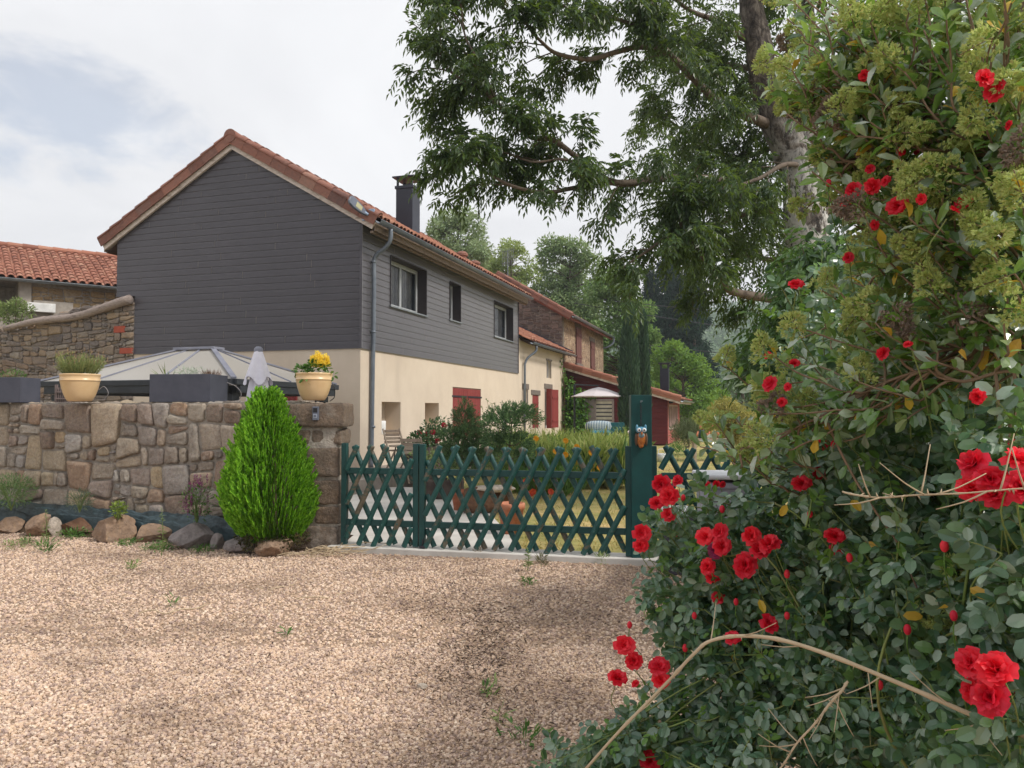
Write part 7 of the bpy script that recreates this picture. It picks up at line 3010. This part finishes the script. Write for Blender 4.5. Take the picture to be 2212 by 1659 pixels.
tree("hill_oak", "mid green tree behind the farmhouse's hidden back side", gbase(1160, 62), 6,
     crown([(1160, 690, 60), (1240, 760, 80), (1330, 860, 80), (1110, 640, 50), (1060, 600, 50)], 62, 0), [srgb(78, 108, 62), srgb(104, 132, 80), srgb(60, 92, 52)], .3, 150, .25)
# golden bush
gbb = at(1572, 950, 24); gbb[2] = 0
gcl = [(at(U, V, 24 + rng.uniform(-.5, .5)), np.array([r_, r_, r_ * .9]) / F * 24) for U, V, r_ in
       ((1560, 895, 32), (1590, 900, 34), (1545, 915, 24), (1572, 880, 26), (1610, 915, 34), (1572, 925, 36), (1600, 940, 34), (1548, 935, 22))]
t = tree("golden_bush", "rounded golden yellow green bush on the lawn", gbb, 1.3, gcl, [srgb(138, 138, 72), srgb(170, 160, 90), srgb(186, 172, 108), srgb(112, 122, 64)], .075, 2600, .05, srgb(190, 190, 90), .6, .3, group=None)
bro = at(1480, 962, 27); bro[2] = 0
bcl = [(at(U, V, 27 + rng.uniform(-.4, .4)), np.array([r_, r_, r_ * 1.1]) / F * 27) for U, V, r_ in ((1465, 935, 18), (1480, 925, 20), (1495, 930, 20), (1508, 940, 18), (1472, 945, 20), (1490, 945, 22))]
tree("broom_bush", "grey green feathery broom bush beside the red side wall", bro, 1.0, bcl, [srgb(92, 104, 70), srgb(118, 128, 92), srgb(78, 92, 58)], .16, 1500, .04, None, .7, .25, "kite", .12, None, 0, .1, 1.2)
shb = at(1452, 985, 22); shb[2] = 0
bcl = [(at(U, V, 22), np.array([r_, r_, r_]) / F * 22) for U, V, r_ in ((1445, 975, 12), (1460, 970, 14), (1472, 976, 10))]
tree("green_tuft", "fresh green tuft of grass like leaves near the watering can", shb, .3, bcl, [srgb(84, 120, 56), srgb(110, 146, 76)], .14, 1500, .01, None, .7, .25, "kite", .12, None, 0, .1, 1.2)
# cypresses
m_cyp = leaf_mat("cypress_spray", [srgb(50, 76, 58), srgb(68, 96, 72), srgb(84, 112, 82), srgb(58, 86, 62)], .7, .25)
for U, Vt, w_, Y, lab in ((1360, 655, 42, 29, "taller left cypress column before the dark red extension"), (1390, 668, 26, 30, "slimmer right cypress column of the pair")):
    b = gbase(U, Y)
    tz = at(U, Vt, Y)[2]
    t = thing("cypress", lab, "tree", b, "pair of columnar cypresses")
    n_ = 5200 if w_ > 40 else 3400
    v_ = rng.uniform(0, 1, n_)
    R0 = w_ / 2 / F * Y
    prof = np.minimum(1, ((1 - v_) * 2.0) ** .55) * (.82 + .18 * np.minimum(1, v_ * 6))
    a_ = rng.uniform(0, 6.28, n_)
    lump = 1 + .22 * np.array([mnoise.noise((math.cos(q_) * 2, math.sin(q_) * 2, z_ * 9)) for q_, z_ in zip(a_, v_)])
    rr = R0 * prof * rng.uniform(.55, 1.0, n_) ** .5 * lump
    P_ = np.stack([b[0] + np.cos(a_) * rr, b[1] + np.sin(a_) * rr, .1 + v_ * (tz - .3)], 1)
    g = MB()
    leaves(g, P_, np.stack([np.cos(a_) * .35, np.sin(a_) * .35, np.ones(n_)], 1) + rng.normal(size=(n_, 3)) * .15, np.stack([np.cos(a_), np.sin(a_), np.zeros(n_)], 1) + rdirs(n_) * .7, rng.uniform(.16, .34, n_), .06)
    part("foliage", g, m_cyp, t)
    g = MB(); g.tube([b, b + UP * tz * .9], [.12, .02], 8)
    part("trunk", g, m_limb, t)

# hazy wooded hill
def hill(u, v):
    x, y = -120 + 520 * u, 170 + 420 * v
    h_ = 58 * math.exp(-((x - 150) / 120) ** 2) * min(1, v * 1.6) + 20 * math.exp(-((x + 40) / 150) ** 2) * v
    return np.array([x, y, -1 + h_ + 2.5 * mnoise.noise((x * .03, y * .03, 0))])


g = MB(); g.grid(hill, 70, 50)
single("hill", g, M("hill_ground", [srgb(66, 92, 56), srgb(90, 112, 70)], .95, .05, 0, 0), kind="structure", smooth=True)
g = MB()
n_ = 9000
uu, vv_ = rng.uniform(.25, .8, n_), rng.uniform(0, 1, n_)
B_ = np.array([hill(a_, b_) for a_, b_ in zip(uu, vv_)])
for q_ in range(6):
    d_ = rdirs(n_)
    s_ = rng.uniform(1.6, 3.2, n_)[:, None]
    leaves(g, B_ + UP * 3 + d_ * s_, d_ + rdirs(n_) * .6, d_ + UP, 1.9, 1.5)
single("far_woods", g, leaf_mat("far_leaf", [srgb(64, 96, 58), srgb(92, 124, 78), srgb(120, 146, 98)], .7, .25), "wooded hillside far behind the garden", "woods", kind="stuff")

# overhead wires
m_wire = M("dark_wire", [srgb(60, 60, 66)], .6, 3, 0, 0)
for (a_, b_, c_, lab) in (((1240, 640, 50), (1400, 658, 46), (1640, 682, 40), "upper overhead wire crossing before the dark conifers"), ((1240, 655, 50), (1400, 681, 46), (1640, 715, 40), "second overhead wire below the upper one"),
                          ((1380, 745, 46), (1460, 752, 44), (1640, 772, 40), "third overhead wire low before the bright acacia")):
    g = MB()
    P_ = spline([at(*a_), at(*b_), at(*c_), at(c_[0] + 400, c_[1] + 40, c_[2] - 6)], 50)
    g.tube(P_, .022, 5)
    single("overhead_wire", g, m_wire, lab, "wire", "overhead wires")
# ------------------------------------------------------------------ foreground: rambling rose, privet and ash sapling
m_rl = leaf_mat("rose_leaf", [srgb(46, 80, 58), srgb(76, 110, 84), srgb(98, 130, 104), srgb(106, 140, 84), srgb(62, 96, 80), srgb(118, 146, 120), srgb(158, 176, 158), srgb(52, 86, 62)], .28, .25, srgb(140, 180, 70), .8)  # palest tone stands in for sky glints on some leaves
m_rn = leaf_mat("young_rose_leaf", [srgb(88, 128, 56), srgb(112, 150, 70)], .4, .35, srgb(160, 200, 70))
m_rc = M("rose_cane", [srgb(92, 116, 56), srgb(126, 144, 78), srgb(112, 96, 62)], .6, 6, .5, 0)
m_petal = leaf_mat("red_petal", [srgb(222, 16, 40), srgb(236, 30, 56), srgb(246, 56, 80)], .5, .35, srgb(255, 50, 70), .35)
m_petal_d = leaf_mat("faded_magenta_petal", [srgb(120, 16, 64), srgb(150, 28, 84)], .6, .2)
m_pl = leaf_mat("privet_leaf", [srgb(62, 98, 54), srgb(94, 132, 66), srgb(126, 162, 78), srgb(96, 120, 96), srgb(148, 172, 118), srgb(196, 208, 194), srgb(66, 96, 70), srgb(110, 150, 60)], .2, .32, srgb(170, 205, 70), 1.0)  # near-white tone paints bright glints onto part of the leaves
m_py = leaf_mat("yellow_leaf", [srgb(206, 176, 50), srgb(226, 190, 70), srgb(190, 150, 60)], .45, .35)
m_pan = leaf_mat("green_seed_head", [srgb(174, 190, 112), srgb(202, 210, 142), srgb(152, 172, 98), srgb(200, 186, 126)], .6, .42, srgb(205, 220, 120))
m_pan_d = leaf_mat("dried_seed_head", [srgb(118, 104, 92), srgb(146, 128, 114)], .9, .1)
m_pb = M("privet_branch", [srgb(104, 84, 66), srgb(140, 118, 98), srgb(124, 100, 80)], .85, 9, .2, .4, 60, .004)


def Dsurf(U):                                               # how far the face of the rose lies along the view
    return float(np.interp(U, [1150, 1400, 1700, 2000, 2212, 2400], [2.75, 2.95, 2.45, 1.8, 1.42, 1.25]))


def in_poly(U, V, poly):
    c = False
    for i in range(len(poly)):
        (x1, y1), (x2, y2) = poly[i], poly[i - 1]
        if (y1 > V) != (y2 > V) and U < (x2 - x1) * (V - y1) / (y2 - y1) + x1:
            c = not c
    return c


def scatter(poly, n):
    P = np.array(poly)
    out = []
    while len(out) < n:
        U, V = rng.uniform(P[:, 0].min(), P[:, 0].max()), rng.uniform(P[:, 1].min(), P[:, 1].max())
        if in_poly(U, V, poly):
            out.append((U, V))
    return out


ROOTS = [np.array([1.55, 2.9, 0]), np.array([1.75, 3.6, 0]), np.array([1.5, 2.2, 0]), np.array([1.9, 2.6, 0])]
rose = thing("climbing_rose", "sprawling climbing rose with red double blooms filling the right foreground", "rose bush", (1.65, 2.8, 0))
cane, lf, ln = MB(), MB(), MB()
stemq = MB()
zoneA = [(1400, 1160), (1470, 1075), (1560, 1040), (1640, 960), (1760, 900), (1950, 860), (2260, 900), (2260, 1640), (1900, 1640), (1660, 1600), (1520, 1540), (1450, 1440), (1400, 1330)]
zoneB = [(1700, 560), (1800, 500), (2260, 480), (2260, 900), (1640, 960), (1650, 800)]
zoneC = [(1400, 1440), (1540, 1500), (1700, 1600), (1650, 1680), (1200, 1680), (1215, 1600), (1300, 1560)]
ends = [(U, V, rng.uniform(0, .35)) for U, V in scatter(zoneA, 290)] + [(U, V, rng.uniform(.3, 1.0)) for U, V in scatter([(1600, 1060), (1760, 900), (1950, 860), (2260, 900), (2260, 1640), (1900, 1640), (1700, 1560), (1600, 1300)], 190)]
ends += [(U, V, rng.uniform(.4, 1.6)) for U, V in scatter(zoneB, 230)] + [(U, V, rng.uniform(-.1, .3)) for U, V in scatter(zoneC, 50)] + [(U, V, rng.uniform(-.1, .25)) for U, V in scatter([(1185, 1660), (1190, 1590), (1290, 1575), (1420, 1600), (1480, 1670)], 34)] + [(U, V, rng.uniform(0, .3)) for U, V in scatter([(1392, 1150), (1440, 1090), (1560, 1080), (1560, 1420), (1470, 1420), (1405, 1320)], 70)]
ends += [(2300, V, .1) for V in np.linspace(900, 1700, 18)] + [(1850 + 25 * i, 1690, rng.uniform(.1, .6)) for i in range(16)]
LP, LD, LN_ = [], [], []
YP, YD = [], []
for U, V, dd in ends:
    e_ = at(U, V, Dsurf(U) + dd)
    if e_[2] < .05:
        e_[2] = .06
    rt = min(ROOTS, key=lambda r_: np.linalg.norm(r_[:2] - e_[:2]) + rng.uniform(0, .5))
    m_ = (rt + e_) / 2 + UP * rng.uniform(.1, .45) + rng.normal(size=3) * .1
    Q = wobble(spline([rt, m_, e_], 22), .03)
    if rng.random() < .4:
        cane.tube(Q[4:], np.linspace(.0052, .002, 18), 6, False)
    else:
        cane.tube(Q[14:], np.linspace(.003, .0016, 8), 4, False)
    d0 = unit(Q[-1] - Q[-4])
    for j in range(10):
        i = 21 - int(j * .9) if j < 8 else rng.integers(12, 16)
        i = max(8, i)
        LP.append(Q[i]); LD.append(unit(d0 * .5 + rng.normal(size=3) * .8 + np.array([-.12, -.35, .1]))); LN_.append(unit(np.array([-.25, -.55, .75]) + rng.normal(size=3) * .4))
LP, LD, LN_ = map(np.array, (LP, LD, LN_))
young = rng.random(len(LP)) < .1
pinnate(lf, LP[~young], LD[~young], LN_[~young], rng.uniform(.055, .085, (~young).sum()), 2, .036, .0245, .25, "oval", 1.0, True, stemq, .22)
pinnate(ln, LP[young], LD[young], LN_[young], rng.uniform(.05, .07, young.sum()), 2, .03, .018, .25, "oval", 1.0, True, None)
# shaded inner growth further back
inn = scatter([(1560, 1060), (2260, 700), (2260, 1650), (1750, 1620), (1560, 1400)], 550)
Pq = np.array([at(U, V, Dsurf(U) + rng.uniform(.5, 1.7)) for U, V in inn])
Pq[:, 2] = np.maximum(Pq[:, 2], .05)
pinnate(lf, Pq, rdirs(len(Pq)) + np.array([-.1, -.3, 0]), np.tile([-.2, -.5, .8], (len(Pq), 1)) + rdirs(len(Pq)) * .5, rng.uniform(.06, .09, len(Pq)), 2, .042, .029, .25, "oval", 1.0)
part("canes", cane, m_rc, rose, smooth=True)
part("leaf_stalks", stemq, m_rc, rose)
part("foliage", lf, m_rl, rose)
part("young_foliage", ln, m_rn, rose)
yl = MB()
for U, V in ((1140 + 900, 1305), (2095, 1270), (1840, 1080), (1700, 1090), (1580, 1420), (1860, 1180), (2070, 760), (1950, 1330), (1640, 1295)):
    c = at(U, V, Dsurf(U) - .03)
    leaves(yl, c[None], rdirs(1) - UP * .3, np.array([[-.2, -1, .4]]), .045, .024, "oval")
part("yellow_leaves", yl, m_py, rose)

# blooms
def bloom_mesh(seed, size=.031):
    r = np.random.default_rng(seed)
    mb = MB()
    for ring, (n_, tilt, rad, w_) in enumerate(((5, 1.35, 1.0, .92), (6, 1.05, .95, .85), (6, .75, .82, .78), (5, .45, .62, .66), (5, .22, .42, .5), (3, .1, .25, .35))):
        ph = r.uniform(0, 6.28)
        for i in range(n_):
            a_ = ph + i * 2 * math.pi / n_ + r.normal() * .12
            tl = tilt + r.normal() * .14
            cs, sn = math.cos(a_), math.sin(a_)
            ruf = r.uniform(.05, .14)

            def pet(u, v, cs=cs, sn=sn, tl=tl, rad=rad, w_=w_, ruf=ruf):
                L = v * rad
                b_ = tl * (.35 + .65 * v) if ring > 1 else tl * (.5 + .55 * v)
                x, z = L * math.sin(b_), L * math.cos(b_) * 1.0
                wd = w_ * (u - .5) * (1.1 * math.sin(min(1, v * 1.05 + .12) * 2.2))
                cup = .35 * (u - .5) ** 2
                x -= cup * (1 - .3 * v) * .4
                z += cup * .5 + ruf * math.sin(u * 9 + tl * 7) * v
                return np.array([cs * x - sn * wd, sn * x + cs * wd, z]) * size
            mb.grid(pet, 4, 4)
    return mb


PROTO = [bloom_mesh(s_).mesh("bloom", smooth=True) for s_ in (1, 2, 3)]
_t = m_petal.node_tree                                      # each bloom its own age: scarlet to deeper crimson
_b = next(n for n in _t.nodes if n.bl_idname == "ShaderNodeBsdfPrincipled")
_src = _b.inputs["Base Color"].links[0].from_socket
_oi = _t.nodes.new("ShaderNodeObjectInfo"); _r = _t.nodes.new("ShaderNodeValToRGB"); _m = _t.nodes.new("ShaderNodeMix")
_r.color_ramp.elements[0].color = (.78, .7, .9, 1); _r.color_ramp.elements[1].color = (1.12, 1.7, 1.15, 1)
_m.data_type = "RGBA"; _m.blend_type = "MULTIPLY"; _m.inputs[0].default_value = 1; _m.clamp_result = False
_t.links.new(_oi.outputs["Random"], _r.inputs[0]); _t.links.new(_src, _m.inputs[6]); _t.links.new(_r.outputs[0], _m.inputs[7])
_t.links.new(_m.outputs[2], _b.inputs["Base Color"])
for me in PROTO:
    me.materials.append(m_petal)
PRD = bloom_mesh(5).mesh("bloom", smooth=True)
PRD.materials.append(m_petal_d)
blooms = [(1430, 1045, 42), (1446, 1072, 44), (1420, 1088, 36), (1444, 1112, 34), (1464, 1040, 28), (1466, 1122, 30), (1386, 1152, 40), (1384, 1178, 36), (1525, 1048, 24), (1548, 1044, 20),
          (1560, 1046, 18), (1525, 1160, 44), (1556, 1150, 40), (1530, 1225, 38), (1541, 1250, 36), (1562, 1216, 28), (1552, 1290, 36), (1560, 1180, 44), (1624, 1160, 50), (1612, 1222, 62),
          (1667, 1180, 56), (1640, 1192, 46), (1626, 1278, 30), (1802, 1160, 44), (1810, 1184, 36), (1660, 1348, 44), (1583, 1380, 40), (1349, 1394, 46), (1370, 1428, 40), (1333, 1468, 44),
          (1373, 1478, 20), (1424, 1440, 44), (1428, 1468, 42), (1404, 1645, 46), (2100, 1432, 78), (2156, 1450, 92), (2140, 1505, 84), (2105, 1492, 64), (2180, 1480, 60), (2108, 1005, 74), (2142, 1035, 70),
          (2100, 1055, 62), (2152, 1072, 66), (2196, 1000, 70), (2204, 1052, 78), (2120, 1030, 60), (2200, 970, 50), (1733, 1045, 42), (1768, 1022, 28), (1785, 957, 38), (1720, 617, 34), (1833, 557, 28),
          (1890, 486, 24), (1828, 436, 38), (1845, 412, 36), (1888, 402, 44), (1940, 445, 50), (1880, 366, 24), (1946, 328, 22), (2124, 172, 50), (2150, 196, 52), (1868, 163, 28), (2182, 270, 22),
          (2082, 438, 36), (1660, 770, 22), (1716, 785, 24), (1664, 830, 36), (1702, 836, 22), (1690, 870, 24), (1910, 765, 34), (1962, 745, 20), (2115, 856, 42), (1990, 430, 26), (2060, 455, 26), (1915, 392, 30), (1470, 1155, 22)]
dark = [(1548, 1190, 40), (1620, 1350, 24), (1374, 1567, 28)]
for lst, protos in ((blooms, PROTO), (dark, [PRD])):
    for i, (U, V, s_) in enumerate(lst):
        Y = 98 / s_ * 1.0
        Y = min(Y, 4.6)
        Yd = Dsurf(U)
        Y = float(np.clip(Y, Yd - .12, Yd + .25)) if V > 900 else float(np.interp(U, [1660, 1900, 2212], [2.1, 1.85, 1.55])) + rng.uniform(-.12, .02)
        c = at(U, V, Y)
        sc = s_ / F * Y / .064
        o = bpy.data.objects.new("bloom", protos[i % len(protos)])
        COL.objects.link(o)
        o.parent = rose
        o.location = tuple(c - root_loc(rose))
        face = unit(CAM - c + np.array([-.5, 0, .9]) + rng.normal(size=3) * .8)
        o.rotation_euler = Vector(tuple(face)).to_track_quat("Z", "Y").to_euler()
        o.scale = (sc * rng.uniform(.85, 1.12), sc * rng.uniform(.85, 1.12), sc * rng.uniform(.8, 1.25))
        if protos is not PROTO:
            o["label"] = "faded dark magenta bloom"
        bk = c - face * .02
        st = MB()
        st.tube(spline([bk, bk - face * .06 - UP * .04, bk + np.array([.12, .14, -.2])], 8), .0016, 4, False)
        part("flower_stalk", st, m_rc, rose, smooth=True)

# closed buds and spent heads
bd = MB()
for U, V, s_ in ((1476, 1075, 10), (1560, 1100, 12), (1700, 1240, 13), (1835, 1205, 14), (1590, 1300, 11), (1700, 1330, 12), (1480, 1400, 12), (1960, 1360, 16), (2040, 1180, 18), (1360, 1350, 11), (1500, 1330, 11), (1750, 1110, 12),
                 (1800, 960, 12), (2010, 560, 14), (1980, 330, 13), (1790, 395, 12), (2060, 1330, 16), (1900, 1480, 15)):
    c = at(U, V, Dsurf(U) - .04 if V > 900 else 1.9)
    r_ = s_ / F * c[1] / 2
    Vb, Fb = ico(2)
    g = MB(); g.add(c + Vb * np.array([r_, r_, r_ * 1.5]), Fb)
    part("bud", g, m_petal, rose, smooth=True)
    g = MB()
    a5 = np.arange(5) * 2 * math.pi / 5
    leaves(g, np.tile(c - UP * r_ * 1.4, (5, 1)), np.stack([np.cos(a5) * .5, np.sin(a5) * .5, np.ones(5)], 1), np.stack([np.cos(a5), np.sin(a5), np.zeros(5)], 1), r_ * 2.4, r_ * 1.0)
    g.tube(spline([c - UP * r_ * 1.3, c - UP * .05, c + np.array([.06, .08, -.14])], 6), .0014, 4, False)
    part("bud_stalk", g, m_rn, rose)

# bare tan canes arching in front
for pts, r0, lab in (([(1262, 1665, 1.95), (1340, 1580, 1.9), (1440, 1480, 1.86), (1500, 1415, 1.83), (1535, 1385, 1.82), (1600, 1372, 1.8), (1690, 1378, 1.76), (1800, 1412, 1.7), (1960, 1480, 1.62), (2100, 1545, 1.55), (2260, 1610, 1.5)], .0052,
                      "long bare tan cane arching across the lower rose leaves"),
                     ([(1672, 1670, 1.75), (1740, 1590, 1.72), (1795, 1520, 1.7), (1832, 1472, 1.7)], .003, "short straight tan cane slanting up through the lower roses"),
                     ([(2270, 1060, 1.25), (2130, 1062, 1.3), (1990, 1075, 1.4), (1900, 1072, 1.5), (1820, 1062, 1.6)], .002, "thin bare twig crossing before the red rose cluster")):
    P_ = spline([at(*q_) for q_ in pts], 60)
    P_ = wobble(P_, .006)
    nod = np.zeros(60); nod[::7] = .28                       # nodes along the old wood
    g = MB(); g.tube(P_, np.linspace(r0 * .6, r0, 60) * (1 + rng.normal(size=60) * .07 + nod), 9)
    for i in rng.choice(np.arange(3, 57), 16, replace=False):
        d_ = unit(np.cross(P_[i + 1] - P_[i], rdirs(1)[0]))
        g.tube([P_[i], P_[i] + d_ * .011], [.0022, .0003], 4)
    for i in rng.choice(np.arange(5, 55), 9, replace=False):
        d_ = unit(rng.normal(size=3) + np.array([0, 0, -.2]))
        g.tube(spline([P_[i], P_[i] + d_ * .04, P_[i] + d_ * .09 + UP * .01], 5), np.linspace(.0018, .0008, 5), 4)
    single("bare_cane", g, m_drystem, lab, "dead branch", "bare canes among the roses", smooth=True)

# ------------------------------------------------------------------ tall privet leaning in from the right
priv = thing("flowering_privet", "tall glossy leaved privet with yellow green seed heads above the rose", "shrub", (2.2, 2.7, 0))
br, lf, yl, pn, pd_ = MB(), MB(), MB(), MB(), MB()
zone1 = [(1690, -60), (1700, 110), (1660, 185), (1660, 220), (1760, 300), (1740, 360), (1800, 470), (1900, 520), (2260, 520), (2260, -60)]
zone2 = [(1640, 800), (1560, 880), (1520, 950), (1600, 1000), (1800, 960), (2000, 900), (2260, 700), (2260, 520), (1880, 520), (1760, 640), (1680, 720)]
tips_ = [(1672, 118, .0), (1665, 195, .0), (1705, 175, .1), (1745, 300, .1), (1750, 350, .15), (1742, 450, .3), (1590, 905, .0), (1512, 965, -.1), (1570, 985, -.1), (1640, 830, .1), (1560, 790, .2), (1700, 40, .1)]
tips_ += [(U, V, rng.uniform(-.15, .6)) for U, V in scatter(zone1, 400)] + [(U, V, rng.uniform(-.1, .6)) for U, V in scatter(zone2, 120)] + \
         [(U, V, rng.uniform(0, .5)) for U, V in scatter([(1850, 1150), (2260, 1100), (2260, 1500), (2000, 1450)], 14)]
PR0 = np.array([2.3, 2.6, 0])
main = []
for U, V, Y in ((2260, 90, 1.8), (2260, 330, 1.75), (2260, 420, 1.8), (2260, 640, 1.8), (2250, 830, 1.75), (2260, 200, 2.3)):
    h_ = at(U, V, Y)
    main.append(h_)
big = [([(2300, 335, 1.7), (2180, 320, 1.72), (2090, 290, 1.76), (2000, 245, 1.82), (1920, 215, 1.88), (1830, 190, 1.95), (1740, 195, 2.02)], .008),
       ([(2300, 410, 1.7), (2150, 372, 1.76), (2050, 352, 1.8), (1960, 362, 1.86), (1860, 350, 1.95), (1775, 352, 2.02)], .008),
       ([(2300, 655, 1.7), (2200, 640, 1.75), (2100, 590, 1.8), (2020, 560, 1.85), (1950, 545, 1.95)], .007),
       ([(2300, 815, 1.65), (2180, 805, 1.7), (2080, 830, 1.76), (1990, 805, 1.82), (1900, 830, 1.9), (1830, 870, 1.98), (1700, 930, 2.1), (1600, 972, 2.2)], .0055),
       ([(2300, 760, 1.7), (2200, 762, 1.75), (2120, 750, 1.8), (2040, 760, 1.9)], .006),
       ([(2150, 340, 1.74), (2030, 320, 1.8), (1930, 290, 1.9), (1850, 300, 2.0)], .006)]
bigp = []
for pts, r0 in big:
    P_ = wobble(spline([at(*q_) for q_ in pts], 40), .005)
    br.tube(P_, np.linspace(r0 * .85, r0 * .35, 40) * (1 + rng.normal(size=40) * .05), 8, False)
    bigp.append(P_)
AP = np.concatenate(bigp)
rootc = spline([PR0, np.array([2.1, 2.5, 1.0]), at(2300, 600, 1.9)], 14)
br.tube(rootc, np.linspace(.03, .016, 14), 8)
for p_ in bigp[:5]:
    br.tube(spline([rootc[9], (rootc[-1] + p_[0]) / 2, p_[0]], 8), .011, 6)
for U, V, dd in tips_:
    Y = (float(np.interp(U, [1500, 1660, 1900, 2212], [2.45, 2.1, 1.9, 1.6])) + dd)
    e_ = at(U, V, Y)
    cand = AP[np.argsort(np.linalg.norm(AP - (e_ + np.array([.25, .1, -.12])), axis=1))[:45]]
    a_ = cand[rng.integers(0, 45)]
    if np.linalg.norm(a_ - e_) > .55:
        a_ = e_ + np.array([rng.uniform(.2, .4), rng.uniform(0, .2), rng.uniform(-.25, -.05)])
    Q = wobble(spline([a_, (a_ + e_) / 2 + np.array([.02, 0, -.03]), e_], 14), .012)
    br.tube(Q, np.linspace(.0038, .002, 14), 5, False)
    for i in range(3, 14):
        ax = unit(Q[min(13, i + 1)] - Q[i - 1])
        s_ = unit(np.cross(ax, rdirs(1)[0]))
        for sg in (-1, 1):
            if rng.random() < .8:
                tgt = yl if rng.random() < .03 else lf
                leaves(tgt, Q[i][None], (ax * .6 + s_ * sg * .8 + UP * .15)[None], (UP * .7 + np.array([-.2, -.4, 0]) + rdirs(1)[0] * .5)[None], rng.uniform(.032, .062), rng.uniform(.016, .028), "obov", .2, .3)
    has = rng.random() < .5
    if has:
        dry = rng.random() < .1
        tgt = pd_ if dry else pn
        ax = unit(Q[-1] - Q[-3] + UP * .15 + rng.normal(size=3) * .35)
        n_ = 120
        t_ = rng.uniform(0, 1, n_)
        rad = (.042 * (1 - t_ * .75)) * rng.uniform(.4, 1, n_)
        a2 = rng.uniform(0, 6.28, n_)
        u_ = unit(np.cross(ax, (.3, .2, .9))); w_ = np.cross(ax, u_)
        dirs = np.cos(a2)[:, None] * u_ + np.sin(a2)[:, None] * w_
        Pp_ = e_ + ax * (t_ * rng.uniform(.055, .08))[:, None] + dirs * rad[:, None]
        for q_ in range(3):
            leaves(tgt, Pp_, dirs + ax * .5 + rdirs(n_) * .9, rdirs(n_), .0125, .0062, "kite", 0, .6)
        br.tube([e_, e_ + ax * .07], .0012, 4, False)
part("branches", br, m_pb, priv, smooth=True)
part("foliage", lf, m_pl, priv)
part("yellow_leaves", yl, m_py, priv)
part("seed_heads", pn, m_pan, priv)
part("dry_seed_heads", pd_, m_pan_d, priv)

# ------------------------------------------------------------------ ash sapling and shade bush in the gap below the ash tree
sb = at(1720, 1000, 5.6); sb[2] = 0
sap = thing("ash_sapling", "young leafy ash growth between the rose and the big tree", "shrub", sb)
g, lf = MB(), MB()
zone = [(1720, 530), (1770, 515), (1850, 530), (1900, 640), (1860, 820), (1720, 860), (1660, 830), (1595, 812), (1640, 740), (1690, 650), (1700, 580)]
for U, V in scatter(zone, 190):
    e_ = at(U, V, 5.4 + rng.uniform(-.3, .8))
    Q = spline([sb + np.array([rng.uniform(-.1, .2), 0, .5]), (sb + e_) / 2 + np.array([.2, 0, .5]), e_], 14)
    g.tube(Q[7:], np.linspace(.008, .003, 7), 5, False)
    m_ = 7
    pinnate(lf, np.repeat(Q[-1:], m_, 0) + rng.normal(size=(m_, 3)) * .06, rdirs(m_) + np.array([-.3, -.2, -.1]), np.tile(UP, (m_, 1)) + rdirs(m_) * .4, rng.uniform(.14, .2, m_), 3, .075, .026, .6, "kite", .8)
part("stems", g, m_limb, sap, smooth=True)
part("foliage", lf, leaf_mat("sapling_leaf", [srgb(36, 62, 36), srgb(52, 82, 46), srgb(68, 100, 54), srgb(92, 124, 66)], .55, .3, srgb(130, 170, 60)), sap)
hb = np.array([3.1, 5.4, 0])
hed = thing("dense_hedge", "dense hedge darkened for the shade behind the rose and privet", "hedge", hb)
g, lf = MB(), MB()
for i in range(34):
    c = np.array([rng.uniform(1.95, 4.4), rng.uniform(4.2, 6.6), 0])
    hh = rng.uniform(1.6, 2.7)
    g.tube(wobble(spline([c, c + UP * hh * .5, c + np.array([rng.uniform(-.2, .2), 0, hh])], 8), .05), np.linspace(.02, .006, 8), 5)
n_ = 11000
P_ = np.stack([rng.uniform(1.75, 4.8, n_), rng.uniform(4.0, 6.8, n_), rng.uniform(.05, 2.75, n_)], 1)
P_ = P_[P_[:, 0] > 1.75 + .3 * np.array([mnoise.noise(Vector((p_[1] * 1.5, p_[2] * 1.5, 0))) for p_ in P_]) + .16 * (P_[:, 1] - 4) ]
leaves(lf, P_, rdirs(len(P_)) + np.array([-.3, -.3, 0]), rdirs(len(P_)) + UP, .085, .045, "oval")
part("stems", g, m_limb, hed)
part("foliage", lf, leaf_mat("hedge_leaf", [srgb(30, 54, 30), srgb(44, 72, 40), srgb(58, 88, 48)], .5, .2), hed)  # leaf colour darkened so the gaps in front look deep in shade
# ------------------------------------------------------------------ the air: far things fade in it
k = bpy.data.materials.new("haze_air")
k.use_nodes = True
k.node_tree.nodes.clear()
ho = k.node_tree.nodes.new("ShaderNodeOutputMaterial")
hv = k.node_tree.nodes.new("ShaderNodeVolumePrincipled")
hv.inputs["Color"].default_value = (.88, .93, 1.0, 1)
hv.inputs["Density"].default_value = .0008
hv.inputs["Anisotropy"].default_value = .2
k.node_tree.links.new(hv.outputs[0], ho.inputs["Volume"])
g = MB()
g.abox(-910, 910, -70, 1510, -1.1, 80)
single("haze", g, k, "thin bluish summer haze filling the valley air", "haze", kind="stuff", loc=(0, 0, 0))
